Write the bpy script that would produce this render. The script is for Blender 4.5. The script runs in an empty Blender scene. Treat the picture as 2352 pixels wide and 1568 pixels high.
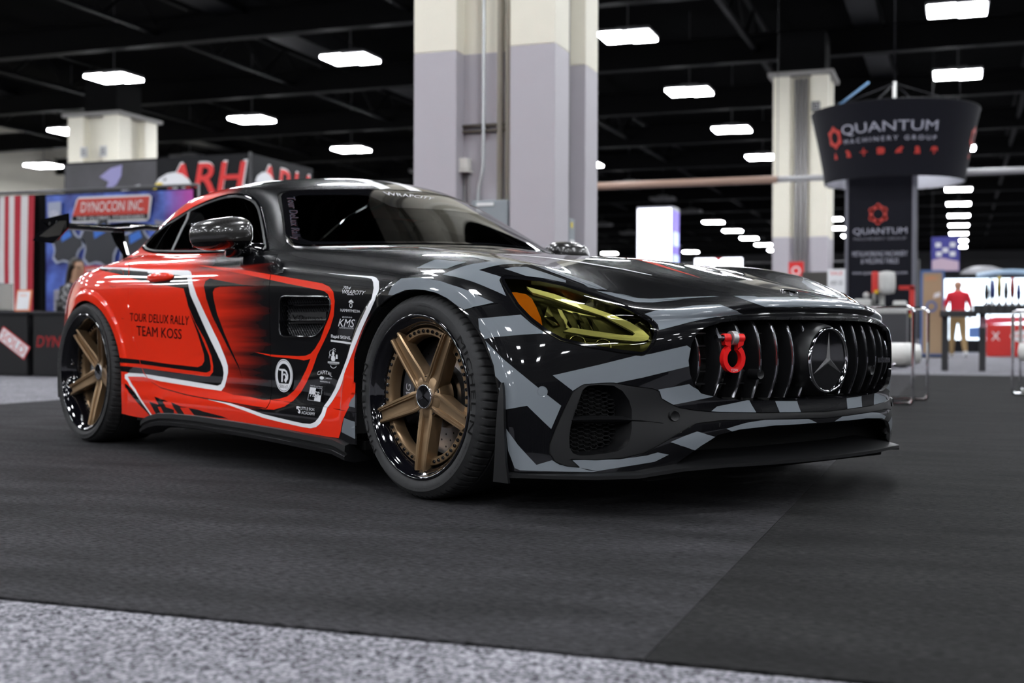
import bpy, bmesh, math, random
import numpy as np
from mathutils import Vector, Matrix
from mathutils.geometry import tessellate_polygon, delaunay_2d_cdt
R = math.radians
SC = bpy.context.scene
COL = SC.collection
random.seed(7)

# ---------------------------------------------------------------- camera, world, exposure
# world: +Y runs down the hall, +X to the right, origin on the carpet under the car's front axle
CAR_YAW = R(-28.772)
def w_from_car(x, y, z=0.0):
    c, s = math.cos(CAR_YAW), math.sin(CAR_YAW)
    return Vector((c*x - s*y, s*x + c*y, z))
cam_d = bpy.data.cameras.new('camera')
cam = bpy.data.objects.new('camera', cam_d); COL.objects.link(cam)
cam_d.sensor_width = 36.0
cam_d.lens = 2824.2/2352*36.0
cam_d.clip_end = 400
cam.location = w_from_car(3.1406, -3.298, 0.5388)
_yaw, _pitch, _roll = R(138.770-28.772), R(-0.4776), R(0.2202)
_d = Vector((math.cos(_yaw)*math.cos(_pitch), math.sin(_yaw)*math.cos(_pitch), math.sin(_pitch)))
_r = _d.cross(Vector((0, 0, 1))).normalized(); _u = _r.cross(_d)
_r2 = math.cos(_roll)*_r + math.sin(_roll)*_u; _u2 = -math.sin(_roll)*_r + math.cos(_roll)*_u
cam.matrix_world = Matrix.Translation(cam.location) @ Matrix((_r2, _u2, -_d)).transposed().to_4x4()
cam_d.dof.use_dof = True
cam_d.dof.focus_distance = 3.75
cam_d.dof.aperture_fstop = 2.8
SC.camera = cam

world = bpy.data.worlds.new('hall_air'); SC.world = world
world.use_nodes = True
world.node_tree.nodes['Background'].inputs[0].default_value = (0.55, 0.6, 0.75, 1)
world.node_tree.nodes['Background'].inputs[1].default_value = 0.0015
SC.view_settings.view_transform = 'Standard'
SC.view_settings.look = 'None'
SC.view_settings.gamma = 1.0
SC.view_settings.use_curve_mapping = False
SC.view_settings.exposure = 1.1
SC.cycles.max_bounces = 5
SC.cycles.diffuse_bounces = 2
SC.cycles.glossy_bounces = 3
SC.cycles.use_adaptive_sampling = True
SC.cycles.adaptive_threshold = 0.03
SC.cycles.caustics_reflective = False
SC.cycles.caustics_refractive = False
SC.cycles.sample_clamp_indirect = 4.0
SC.cycles.use_denoising = True

# ---------------------------------------------------------------- helpers
def tag(o, label=None, cat=None, group=None, kind=None):
    if label: o['label'] = label
    if cat: o['category'] = cat
    if group: o['group'] = group
    if kind: o['kind'] = kind
    return o
def empty(name, loc=(0, 0, 0), rz=0.0, parent=None):
    o = bpy.data.objects.new(name, None); COL.objects.link(o)
    o.location = loc; o.rotation_euler = (0, 0, rz); o.empty_display_size = .1
    if parent: o.parent = parent
    return o
def link_mesh(name, me, mat=None, parent=None, smooth=True):
    o = bpy.data.objects.new(name, me); COL.objects.link(o)
    if mat:
        for m in (mat if isinstance(mat, (list, tuple)) else [mat]): me.materials.append(m)
    if parent: o.parent = parent
    if smooth: me.shade_smooth()
    return o
def mesh_pd(name, verts, faces, mat=None, parent=None, smooth=True, normals=None):
    me = bpy.data.meshes.new(name)
    me.from_pydata([tuple(v) for v in verts], [], [tuple(f) for f in faces]); me.update()
    o = link_mesh(name, me, mat, parent, smooth)
    if normals is not None and len(normals): me.normals_split_custom_set_from_vertices([tuple(n) for n in normals])
    return o

class MB:
    """collects shapes into one mesh"""
    def __init__(s): s.v = []; s.f = []; s.m = []; s.cur = 0
    def add(s, V, F):
        b = len(s.v); s.v += [tuple(p) for p in V]; s.f += [tuple(i+b for i in f) for f in F]; s.m += [s.cur]*len(F); return s
    def xf(s, M, start=0):
        s.v[start:] = [tuple(M @ Vector(p)) for p in s.v[start:]]; return s
    def box(s, c, d, M=None):
        x, y, z = d[0]/2, d[1]/2, d[2]/2
        V = [Vector((i*x, j*y, k*z)) for i in (-1, 1) for j in (-1, 1) for k in (-1, 1)]
        if M: V = [M @ p for p in V]
        V = [p+Vector(c) for p in V]
        return s.add(V, [(0, 1, 3, 2), (4, 6, 7, 5), (0, 4, 5, 1), (2, 3, 7, 6), (0, 2, 6, 4), (1, 5, 7, 3)])
    def bbox(s, c, d, b=.01, M=None):
        """box with chamfered edges"""
        bm = bmesh.new(); bmesh.ops.create_cube(bm, size=1.0)
        for v in bm.verts: v.co = Vector((v.co.x*d[0], v.co.y*d[1], v.co.z*d[2]))
        bmesh.ops.bevel(bm, geom=list(bm.edges), offset=min(b, min(d)*.45), segments=2, profile=.7, affect='EDGES')
        if M is not None: bmesh.ops.transform(bm, matrix=M.to_4x4(), verts=bm.verts)
        bmesh.ops.translate(bm, vec=Vector(c), verts=bm.verts)
        return s.bm(bm)
    def bm(s, bm):
        bm.verts.index_update()
        s.add([v.co for v in bm.verts], [[v.index for v in f.verts] for f in bm.faces]); bm.free(); return s
    def tube(s, pts, r, n=10, cap=True, closed=False):
        pts = [Vector(p) for p in pts]; m = len(pts)
        rr = r if isinstance(r, (list, tuple)) else [r]*m
        b = len(s.v); prev = None; V = []
        for i, p in enumerate(pts):
            if closed: t = pts[(i+1) % m]-pts[i-1]
            else: t = pts[min(i+1, m-1)]-pts[max(i-1, 0)]
            t.normalize()
            if prev is None:
                a = Vector((0, 0, 1)) if abs(t.z) < .9 else Vector((1, 0, 0))
                u = t.cross(a).normalized()
            else: u = (prev-t*prev.dot(t)).normalized()
            prev = u; w = t.cross(u)
            V += [p+rr[i]*(math.cos(2*math.pi*k/n)*u+math.sin(2*math.pi*k/n)*w) for k in range(n)]
        F = []
        for i in range(m if closed else m-1):
            j = (i+1) % m
            F += [(i*n+k, i*n+(k+1) % n, j*n+(k+1) % n, j*n+k) for k in range(n)]
        if cap and not closed: F += [tuple(range(n-1, -1, -1)), tuple((m-1)*n+k for k in range(n))]
        return s.add(V, F)
    def lathe(s, prof, n=48, M=None, closed=False, cap=False):
        """profile of (r, h) turned about the local z axis"""
        V = []; m = len(prof)
        for (r, h) in prof:
            V += [Vector((r*math.cos(2*math.pi*k/n), r*math.sin(2*math.pi*k/n), h)) for k in range(n)]
        F = []
        for i in range(m if closed else m-1):
            j = (i+1) % m
            F += [(i*n+k, i*n+(k+1) % n, j*n+(k+1) % n, j*n+k) for k in range(n)]
        if cap: F += [tuple(range(n-1, -1, -1)), tuple((m-1)*n+k for k in range(n))]
        if M is not None: V = [M @ p for p in V]
        return s.add(V, F)
    def prism(s, poly, a, b, fn=None):
        """2-D polygon (counter-clockwise) swept from level a to level b; fn(u, v, w) -> point"""
        n = len(poly); fn = fn or (lambda u, v, w: (u, v, w))
        V = [fn(u, v, a) for u, v in poly]+[fn(u, v, b) for u, v in poly]
        F = [(i, (i+1) % n, n+(i+1) % n, n+i) for i in range(n)]
        tris = tessellate_polygon([[Vector((u, v, 0)) for u, v in poly]])
        F += [tuple(t) for t in tris]+[tuple(n+i for i in reversed(t)) for t in tris]
        return s.add(V, F)
    def build(s, name, mat=None, parent=None, smooth=False, sharp=None, fix=True):
        me = bpy.data.meshes.new(name)
        me.from_pydata(s.v, [], s.f)
        if isinstance(mat, (list, tuple)) and len(mat) > 1: me.polygons.foreach_set('material_index', s.m)
        if fix:
            bm = bmesh.new(); bm.from_mesh(me); bmesh.ops.recalc_face_normals(bm, faces=bm.faces); bm.to_mesh(me); bm.free()
        me.update()
        o = link_mesh(name, me, mat, parent, smooth)
        if sharp is not None: me.set_sharp_from_angle(angle=R(sharp))
        return o
def copy_tree(o, parent=None):
    c = o.copy(); COL.objects.link(c); c.parent = parent
    for ch in o.children: copy_tree(ch, c)
    return c

# ---------------------------------------------------------------- materials
MATS = {}
def mat(name, col=(.8, .8, .8), rough=.5, metal=0.0, emit=None, es=1.0, coat=0.0, spec=None, noise=None, bump=None, trans=0.0, ior=None):
    """noise=(scale, amount) varies the colour, bump=(scale, strength) the relief"""
    if name in MATS: return MATS[name]
    m = bpy.data.materials.new(name); m.use_nodes = True
    nt = m.node_tree; b = nt.nodes['Principled BSDF']
    def I(k): return b.inputs[k]
    I('Base Color').default_value = (*col, 1); I('Roughness').default_value = rough; I('Metallic').default_value = metal
    if coat: I('Coat Weight').default_value = coat; I('Coat Roughness').default_value = .03
    if spec is not None: I('Specular IOR Level').default_value = spec
    if trans: I('Transmission Weight').default_value = trans
    if ior: I('IOR').default_value = ior
    if emit: I('Emission Color').default_value = (*emit, 1); I('Emission Strength').default_value = es
    tc = nt.nodes.new('ShaderNodeTexCoord')
    n = nt.nodes.new('ShaderNodeTexNoise'); n.inputs['Scale'].default_value = (noise or (40, 0))[0]; n.inputs['Detail'].default_value = 4
    nt.links.new(tc.outputs['Object'], n.inputs['Vector'])
    amt = (noise or (40, .06))[1]
    mx = nt.nodes.new('ShaderNodeMix'); mx.data_type = 'RGBA'
    mx.inputs[6].default_value = (*[max(0, c*(1-amt)) for c in col], 1); mx.inputs[7].default_value = (*[min(1, c*(1+amt)) for c in col], 1)
    nt.links.new(n.outputs['Fac'], mx.inputs[0]); nt.links.new(mx.outputs[2], I('Base Color'))
    if bump:
        n2 = nt.nodes.new('ShaderNodeTexNoise'); n2.inputs['Scale'].default_value = bump[0]; n2.inputs['Detail'].default_value = 3
        nt.links.new(tc.outputs['Object'], n2.inputs['Vector'])
        bp = nt.nodes.new('ShaderNodeBump'); bp.inputs['Strength'].default_value = bump[1]; bp.inputs['Distance'].default_value = .01
        nt.links.new(n2.outputs['Fac'], bp.inputs['Height']); nt.links.new(bp.outputs['Normal'], I('Normal'))
    MATS[name] = m
    return m
# ---------------------------------------------------------------- flat shapes and lettering
def slope(pts, k=4):
    """round a polyline (Chaikin)"""
    pts = [Vector(p) for p in pts]
    for _ in range(k):
        q = [pts[0]]
        for a, b in zip(pts, pts[1:]): q += [a*.75+b*.25, a*.25+b*.75]
        pts = q+[pts[-1]]
    return pts
_tc = {}
def text2d(s, bold=0.0, shear=0.0, space=1.0):
    key = (s, bold, shear, space)
    if key in _tc: return _tc[key]
    cu = bpy.data.curves.new('lettering', 'FONT'); cu.body = s; cu.size = 1; cu.shear = shear; cu.space_character = space; cu.resolution_u = 3; cu.fill_mode = 'FRONT'
    o = bpy.data.objects.new('lettering', cu); COL.objects.link(o)
    me = o.evaluated_get(bpy.context.evaluated_depsgraph_get()).to_mesh()
    V = [(v.co.x, v.co.y) for v in me.vertices]; F = [tuple(p.vertices) for p in me.polygons]
    bpy.data.objects.remove(o); bpy.data.curves.remove(cu)
    if bold > .004:   # heavier strokes: the union of slightly shifted copies
        V0, F0 = V, F; V, F = [], []
        for dx, dy in ((-1, -.7), (-1, .7), (1, -.7), (1, .7)):
            F += [tuple(i+len(V) for i in f) for f in F0]; V = V+[(x+dx*bold*.8, y+dy*bold*.8) for x, y in V0]
        q = delaunay_2d_cdt([Vector(v) for v in V], [], F, 0, 1e-5)
        def area(VV, FF): return sum(abs(sum(VV[f[i]][0]*VV[f[(i+1) % len(f)]][1]-VV[f[(i+1) % len(f)]][0]*VV[f[i]][1] for i in range(len(f))))/2 for f in FF)
        V = [(v.x, v.y) for v in q[0]]; F = [tuple(f) for f, o_ in zip(q[2], q[5]) if o_]
        if area(V, F) > area(V0, F0)*(1.25+bold*9) or not F: V, F = V0, F0
    x0, x1 = min(v[0] for v in V), max(v[0] for v in V); y0, y1 = min(v[1] for v in V), max(v[1] for v in V)
    V = [((x-x0)/(x1-x0), (y-y0)/(y1-y0)) for x, y in V]
    _tc[key] = (V, F); return V, F
def shape2d(polys):
    V, F = [], []
    for poly in polys:
        b = len(V); V += poly
        F += [tuple(b+i for i in t) for t in tessellate_polygon([[Vector((x, y, 0)) for x, y in poly]])]
    return V, F
def ring2d(cx, cy, rx, ry, t, n=40, a0=0, a1=360):
    V, F = [], []
    for i in range(n+1):
        a = R(a0+(a1-a0)*i/n); c, s_ = math.cos(a), math.sin(a)
        V += [(cx+rx*c, cy+ry*s_), (cx+(rx-t)*c, cy+(ry-t*ry/rx)*s_)]
    F = [(2*i, 2*i+2, 2*i+3, 2*i+1) for i in range(n)]
    return V, F
def disc2d(cx, cy, rx, ry, n=40): return shape2d([[(cx+rx*math.cos(2*math.pi*i/n), cy+ry*math.sin(2*math.pi*i/n)) for i in range(n)]])
def merge2d(*parts):
    V, F = [], []
    for v, f in parts: b = len(V); V += v; F += [tuple(i+b for i in q) for q in f]
    return V, F
def rect2d(x0, y0, x1, y1): return [(x0, y0), (x1, y0), (x1, y1), (x0, y1)], [(0, 1, 2, 3)]
def box_text(s, x0, y0, x1, y1, bold=0, shear=0, space=1.0):
    V, F = text2d(s, bold, shear, space); return [(x0+(x1-x0)*u, y0+(y1-y0)*v) for u, v in V], F
def plate_text(s, p, right, up, w, h, m, parent, name, thick=.004, bold=.03, shear=0.0):
    """raised letters on a flat spot"""
    V, F = text2d(s, bold, shear); right = Vector(right).normalized(); up = Vector(up).normalized(); nz = right.cross(up)
    P = [Vector(p)+right*(u-.5)*w+up*(v-.5)*h+nz*thick for u, v in V]
    return mesh_pd(name, P, F, m, parent, False)
# ---------------------------------------------------------------- the exhibition hall
GX = [1.07+7.3*k for k in range(-5, 4)]; GY = [23.8+7.05*j for j in range(-7, 12)]
LIGHT_Z, CEIL_Z = 7.5, 9.8
def carpet_mat(name, c0, c1, scale, rough=.95, contrast=(.35, .65), big=.15, bump=.6, stretch=(1, 1, 1)):
    m = bpy.data.materials.new(name); m.use_nodes = True; nt = m.node_tree; b = nt.nodes['Principled BSDF']
    tc = nt.nodes.new('ShaderNodeTexCoord'); mp = nt.nodes.new('ShaderNodeMapping'); mp.inputs['Scale'].default_value = stretch; nt.links.new(tc.outputs['Object'], mp.inputs[0])
    n = nt.nodes.new('ShaderNodeTexNoise'); n.inputs['Scale'].default_value = scale; n.inputs['Detail'].default_value = 3; n.inputs['Roughness'].default_value = .65; nt.links.new(mp.outputs[0], n.inputs['Vector'])
    n2 = nt.nodes.new('ShaderNodeTexNoise'); n2.inputs['Scale'].default_value = 3.5; n2.inputs['Detail'].default_value = 5; nt.links.new(mp.outputs[0], n2.inputs['Vector'])
    mr = nt.nodes.new('ShaderNodeMapRange'); mr.inputs['From Min'].default_value = contrast[0]; mr.inputs['From Max'].default_value = contrast[1]; nt.links.new(n.outputs['Fac'], mr.inputs['Value'])
    mx = nt.nodes.new('ShaderNodeMix'); mx.data_type = 'RGBA'; mx.inputs[6].default_value = (*c0, 1); mx.inputs[7].default_value = (*c1, 1); nt.links.new(mr.outputs[0], mx.inputs[0])
    mr2 = nt.nodes.new('ShaderNodeMapRange'); mr2.inputs['From Min'].default_value = .35; mr2.inputs['From Max'].default_value = .65; mr2.inputs['To Min'].default_value = 1-big; mr2.inputs['To Max'].default_value = 1+big; nt.links.new(n2.outputs['Fac'], mr2.inputs['Value'])
    ml = nt.nodes.new('ShaderNodeMix'); ml.data_type = 'RGBA'; ml.blend_type = 'MULTIPLY'; ml.inputs[0].default_value = 1; nt.links.new(mx.outputs[2], ml.inputs[6]); nt.links.new(mr2.outputs[0], ml.inputs[7])
    nt.links.new(ml.outputs[2], b.inputs['Base Color'])
    b.inputs['Roughness'].default_value = rough; b.inputs['Specular IOR Level'].default_value = .15
    bp = nt.nodes.new('ShaderNodeBump'); bp.inputs['Strength'].default_value = bump; bp.inputs['Distance'].default_value = .006; nt.links.new(n.outputs['Fac'], bp.inputs['Height']); nt.links.new(bp.outputs[0], b.inputs['Normal'])
    return m
M_GCARPET = carpet_mat('grey_loop_carpet', (.022, .022, .03), (.44, .43, .47), 105, contrast=(.38, .66), big=.10)
M_KCARPET1 = carpet_mat('black_carpet_pile', (.003, .003, .0034), (.060, .058, .063), 95, contrast=(.34, .74), big=.35, bump=.5, stretch=(.45, 1.6, 1))
M_KCARPET2 = carpet_mat('black_carpet_pile_reversed', (.0015, .0015, .0015), (.030, .029, .030), 95, contrast=(.34, .74), big=.35, bump=.5, stretch=(.45, 1.6, 1))
M_CREAM = mat('cream_paint', (.82, .78, .66), .6, noise=(6, .03), bump=(40, .08))
M_CGREY = mat('grey_column_paint', (.45, .425, .46), .5, noise=(5, .03), bump=(40, .08))
M_CEIL = mat('ceiling_black', (.0006, .0006, .0008), .95, spec=.03); M_BEAM = mat('beam_black', (.0013, .0013, .0017), .7, spec=.12, noise=(3, .5))
M_DUCT = mat('duct_dark', (.0022, .0024, .003), .5, .0, spec=.2, noise=(4, .3))
def box_obj(name, lo, hi, m, parent=None, kind=None):
    b = MB(); b.box([(a+c)/2 for a, c in zip(lo, hi)], [c-a for a, c in zip(lo, hi)]); o = b.build(name, m, parent)
    if kind: o['kind'] = kind
    return o
X0, X1, Y0, Y1 = -40, 34, -36, 118
box_obj('floor', (X0, Y0, -.3), (X1, Y1, -.006), M_GCARPET, kind='structure')
box_obj('ceiling', (X0, Y0, CEIL_Z), (X1, Y1, CEIL_Z+.2), M_CEIL, kind='structure')
for nm, lo, hi, m in (('wall_left', (X0-.3, Y0, -.3), (X0, Y1, CEIL_Z+.2), M_CREAM), ('wall_right', (X1, Y0, -.3), (X1+.3, Y1, CEIL_Z+.2), mat('right_wall_dark', (.05, .05, .055), .7)),
                      ('wall_far', (X0, Y1, -.3), (X1, Y1+.3, CEIL_Z+.2), mat('far_wall_dark', (.03, .03, .033), .7)), ('wall_near', (X0, Y0-.3, -.3), (X1, Y0, CEIL_Z+.2), mat('near_wall_tan', (.12, .11, .09), .7))):
    box_obj(nm, lo, hi, m, kind='structure')
def carpet(xs, ys, hole, m, label):
    V = [(x, y, z) for z in (-.006, 0) for y in ys for x in xs]; nx, ny = len(xs), len(ys); F = []
    for j in range(ny-1):
        for i in range(nx-1):
            if (i, j) == hole: continue
            q = (j*nx+i, j*nx+i+1, (j+1)*nx+i+1, (j+1)*nx+i); F.append(tuple(k+nx*ny for k in q)); F.append(q[::-1])
    per = [(i, 0) for i in range(nx)]+[(nx-1, j) for j in range(1, ny)]+[(i, ny-1) for i in range(nx-2, -1, -1)]+[(0, j) for j in range(ny-2, 0, -1)]
    for (i, j), (k, l) in zip(per, per[1:]+per[:1]): a, b = j*nx+i, l*nx+k; F.append((a, b, b+nx*ny, a+nx*ny))
    return tag(mesh_pd('booth_carpet', V, F, m, None, False), label, 'carpet', 'black booth carpet strips')
carpet((-5.33, -3.42, -2.08, .68), (-2.43, 5.58, 6.92, 12.35), (1, 1), M_KCARPET1, 'black carpet strip with lighter nap under the sports car')
carpet((.682, 7.2), (-2.43, 12.35), None, M_KCARPET2, 'darker black carpet strip right of the seam beside the car')
# ---- ceiling steel
for j, y in enumerate([22.95+7.05*k for k in range(-8, 14)]):
    b = MB(); z0 = 8.0; b.box((-3, y, z0+.05), (74, .34, .04)); b.box((-3, y, z0+.75), (74, .34, .04)); b.box((-3, y, z0+.4), (74, .05, .72))
    o = b.build('beam', M_BEAM); o.name = 'trim_%d' % (j+1); o['kind'] = 'structure'
for j, x in enumerate([-36.4+7.3*k for k in range(0, 10)]):
    b = MB()
    for z in (8.35, 9.35): b.box((x+3.0, 41, z), (.14, 150, .10))
    n = 120
    for k in range(n):
        y0 = -33+150/n*k; y1 = y0+150/n; za, zb = (8.35, 9.35) if k % 2 else (9.35, 8.35)
        b.tube([(x+3.0, y0, za), (x+3.0, y1, zb)], .035, 4, False)
    o = b.build('joist', M_BEAM); o.name = 'trim_%d' % (j+40); o['kind'] = 'structure'
for i, (x, y0, y1, z, w_, h_) in enumerate(((-16.5, -30, 110, 8.9, .9, .5), (-1.2, -30, 110, 8.95, .7, .5), (-30, -30, 110, 8.9, .9, .5))):
    d = box_obj('air_duct', (x-w_/2, y0, z-h_/2), (x+w_/2, y1, z+h_/2), M_DUCT)
    tag(d, ['long dark air duct under the ceiling left of the big pillar', 'long dark air duct under the ceiling above the round hanging sign', 'long dark air duct under the ceiling at far left'][i], 'duct', 'ceiling ducts')
    b = MB()
    for y in range(int(y0)+4, int(y1), 12): b.box((x, y, (z+CEIL_Z)/2), (.04, .04, CEIL_Z-z))
    b.build('duct_hanger', M_BEAM, d)
# ---- high-bay lights
M_LED = mat('led_panel', (1, 1, 1), .4, emit=(.93, .96, 1.0), es=34)
M_HOUSE = mat('light_housing', (.08, .08, .085), .5)
_hp = MB(); _hp.bbox((0, 0, .05), (1.26, 1.0, .08), .02); _hp.bbox((0, 0, .14), (.5, .3, .12), .02)
_l1 = MB(); _l1.bbox((0, 0, -.02), (.57, .92, .07), .02)
_rod = MB(); _rod.tube([(0, 0, .18), (0, 0, CEIL_Z-LIGHT_Z)], .012, 6)
first = None
M_OFF = mat('led_panel_off', (.10, .10, .10), .5)
OFF = {(round(x), round(23.8+7.05*j)) for x, js in ((-13.53, (5, 6)), (-6.23, (4, 5, 6)), (-20.83, (3, 4, 5, 6, 7, 8, 9, 10)), (-28.13, (2, 3, 4, 5, 6, 7, 8))) for j in js}
for x in GX:
    for y in GY:
        if first is None:
            first = empty('ceiling_light', (x, y, LIGHT_Z)); tag(first, 'white rectangular LED light hanging from the dark hall ceiling', 'light', 'LED lights in rows under the hall ceiling')
            _hp.build('housing', M_HOUSE, first)
            for s in (-1, 1):
                o = _l1.build('led_panel', M_LED, first); o.location = (s*.31, s*.05, 0)
            _rod.build('hanger_rod', M_HOUSE, first)
        else:
            c = copy_tree(first); c.location = (x, y, LIGHT_Z)
        if (round(x), round(y)) in OFF:
            for ch in (c if (x, y) != (GX[0], GY[0]) else first).children:
                if ch.name.startswith('led_panel'): ch.material_slots[0].link = 'OBJECT'; ch.material_slots[0].material = M_OFF
# ---- pillars: four corner piers round recessed webs, cream above, grey below
def pillar(cx, cy, half, zt, label, zp=3.0, cap=False, name='pillar'):
    root = empty(name, (cx, cy, 0)); tag(root, label, 'pillar', 'concrete hall pillars')
    pw = half*.31; rec = half*.28
    for sx in (-1, 1):
        for sy in (-1, 1):
            x, y = sx*(half-pw), sy*(half-pw)
            p = empty('pier', parent=root)
            b = MB(); b.bbox((x, y, zp/2), (2*pw, 2*pw, zp), .012); b.build('painted_base', M_CGREY, p, False)
            b = MB(); b.bbox((x, y, (zp+zt)/2), (2*pw, 2*pw, zt-zp), .012); b.build('painted_shaft', M_CREAM, p, False)
    b = MB(); b.box((0, 0, zp/2), (2*(half-rec), 2*(half-rec), zp)); b.build('web_base', M_CGREY, root)
    b = MB(); b.box((0, 0, (zp+zt)/2), (2*(half-rec), 2*(half-rec), zt-zp)); b.build('web_shaft', M_CREAM, root)
    if cap:
        b = MB(); b.box((0, 0, zt+.05), (2*half+.25, 2*half+.25, .1)); b.build('pillar_cap', mat('cap_grey', (.3, .29, .28), .7), root)
        b = MB(); b.box((0, 0, zt+.6), (1.2, 1.2, 1.1)); b.build('pillar_head', M_BEAM, root)
    return root, half, rec
PC, ph_, pr_ = pillar(-2.75, 6.25, .66, 9.8, 'big cream and grey concrete pillar with conduits right behind the car')
M_COND = mat('conduit_grey', (.30, .29, .29), .45, .3); M_CONDT = mat('conduit_tan', (.42, .39, .32), .5)
def conduit(root, pts, r, m, label=None): return MB().tube(slope(pts, 2) if len(pts) > 2 else pts, r, 10).build('conduit', m, root, True)
# ---- fittings on the big pillar (local to the pillar)
f_ = -ph_+pr_           # y of the recessed web facing the camera
for x, r, m in ((-.045, .016, mat('conduit_galvanised', (.55, .57, .58), .3, .6)), (.105, .028, M_CONDT), (.185, .03, M_CONDT)):
    b = MB()
    if x < 0: b.tube(slope([(x, f_-.05, 9.6), (x, f_-.05, 2.1), (x, f_-.05, 1.95), (x-.05, f_-.05, 1.8), (x-.05, f_-.05, 1.62)], 2), r, 10)
    else: b.tube([(x, f_-.035, 9.7), (x, f_-.035, .1)], r, 10)
    b.build('conduit', m, PC, True)
b = MB(); b.box((0, f_-.02, 2.36), (.50, .05, .022)); b.box((0, f_-.02, 2.31), (.50, .05, .022)); b.build('conduit_strut', mat('strut_brown', (.08, .065, .05), .6), PC)
b = MB(); b.bbox((.06, f_-.09, 1.42), (.34, .16, .52), .012); eb = b.build('electrical_panel', mat('panel_grey', (.26, .29, .31), .45), PC)
b = MB(); b.box((.02, f_-.175, 1.645), (.16, .006, .028)); b.build('panel_label', mat('label_white', (.8, .8, .8), .5), eb)
b = MB(); b.bbox((-.215, f_-.06, 2.02), (.085, .10, .10), .01); b.box((-.215, f_-.06, 1.955), (.10, .12, .02)); b.build('alarm_strobe', mat('strobe_white', (.75, .73, .68), .4), PC)
for x in (-.235, -.195): MB().tube([(x, f_-.02, 1.93), (x, f_-.02, .2)], .011, 8).build('conduit', M_COND, PC, True)
g_ = ph_-pr_            # x of the recessed web on the right-hand side
for y, r in ((-.22, .035), (-.13, .028), (.03, .018), (.21, .012)): MB().tube([(g_+.035, y, 9.7), (g_+.035, y, .1)], r, 10).build('conduit', M_CONDT if r > .03 else M_COND, PC, True)
sw = MB().bbox((g_+.09, .0, 1.42), (.10, .16, .28), .01).build('switch_box', mat('panel_grey', (.26, .29, .31), .45), PC)
MB().box((g_+.142, -.02, 1.50), (.006, .05, .05)).build('warning_label', mat('label_yellow', (.75, .6, .05), .5), sw); MB().box((g_+.142, .0, 1.34), (.006, .14, .05)).build('switch_label', mat('label_white', (.8, .8, .8), .5), sw)
MB().bbox((g_+.08, .02, 1.2), (.08, .12, .1), .01).build('outlet_box', mat('panel_grey', (.26, .29, .31), .45), PC)
PF, hf, rf = pillar(-2.72, 28.65, .70, 7.15, 'tall cream pillar with grey foot beside the round hanging sign', cap=True)
for x in (-.12, 0, .12): MB().tube([(x, -hf+rf-.03, 7.1), (x, -hf+rf-.03, .1)], .05, 8).build('conduit', M_COND, PF, True)
pl = MB().box((.38, -hf-.012, 6.33), (.22, .02, .26)).build('grid_sign', mat('sign_dark', (.05, .05, .055), .5), PF)
plate_text('C3', (.38, -hf-.024, 6.33), (1, 0, 0), (0, 0, 1), .14, .16, mat('label_white', (.8, .8, .8), .5), pl, 'sign_lettering', .002)
PL, hl, rl = pillar(-23.9, 27.7, .95, 7.1, 'distant cream pillar above the black sign with red letters', cap=True)
for x in (.0, .72):
    pl = MB().box((x-.33, -hl-.012, 6.0), (.26, .02, .32)).build('grid_sign', mat('sign_pale', (.5, .5, .5), .5), PL)
    plate_text('E5', (x-.33, -hl-.024, 6.0), (1, 0, 0), (0, 0, 1), .16, .2, mat('sign_dark', (.05, .05, .055), .5), pl, 'sign_lettering', .002)
# ---- helpers for booths
M_WSIGN = mat('sign_white', (.78, .78, .8), .5); M_RSIGN = mat('sign_red', (.70, .02, .02), .5); M_KSIGN = mat('sign_black', (.006, .006, .008), .6, spec=.2)
UP = (0, 0, 1); RT = (1, 0, 0)
def flat(name, polys, y, m, parent, fn=None):
    """flat print: polygons in (x, z) on a wall facing -y"""
    V, F = shape2d(polys) if isinstance(polys, list) else polys
    fn = fn or (lambda a, b: (a, y, b))
    return mesh_pd(name, [fn(a, b) for a, b in V], F, m, parent, False)
def cloth(name, x0, x1, z0, z1, y, m, parent=None, folds=9, amp=.03, nz=6):
    V = []; nx = max(24, int(folds*8))
    for j in range(nz+1):
        for i in range(nx+1):
            u = i/nx; a = amp*(.5+.5*(1-j/nz)); V.append((x0+(x1-x0)*u, y+a*math.sin(u*folds*2*math.pi+.8*math.sin(u*7)), z0+(z1-z0)*j/nz))
    F = [(j*(nx+1)+i, j*(nx+1)+i+1, (j+1)*(nx+1)+i+1, (j+1)*(nx+1)+i) for j in range(nz) for i in range(nx)]
    n = len(V); V += [(x, yy+.008, z) for x, yy, z in V]; F += [tuple(n+i for i in reversed(f)) for f in F]
    return mesh_pd(name, V, F, m, parent, True)
# ---- left booth: flag, drape, blue banner, counters, woman
M_DRAPE = mat('black_drape', (.005, .005, .0055), .9, spec=.1)
def pipe_frame(x0, x1, y, z, root):
    b = MB(); b.tube([(x0, y, z), (x1, y, z)], .022, 8); b.build('top_pipe', mat('pipe_silver', (.10, .10, .105), .4, .6), root, True)
    for x in (x0, x1):
        b = MB(); b.tube([(x, y, 0), (x, y, z)], .022, 8); b.box((x, y, .006), (.4, .3, .012)); b.build('upright', mat('pipe_silver', (.10, .10, .105), .4, .6), root, True)
pf = empty('pipe_and_drape', (0, 0, 0)); tag(pf, 'black drape on silver poles behind the flag and blue banner', 'drape')
pipe_frame(-14.2, -8.27, 9.42, 2.45, pf)
for i in range(4): cloth('drape_panel', -14.1+1.46*i, -14.1+1.46*(i+1), .02, 2.42, 9.46, M_DRAPE, pf, 7)
fl = empty('flag', (0, 0, 0)); tag(fl, 'American flag hung upright on black drape at left edge', 'flag')
fx0, fx1 = -12.25, -10.93; wst = (fx1-fx0)/13
def fy(x): return 9.37+.025*math.sin((x-fx0)*11)
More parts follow.
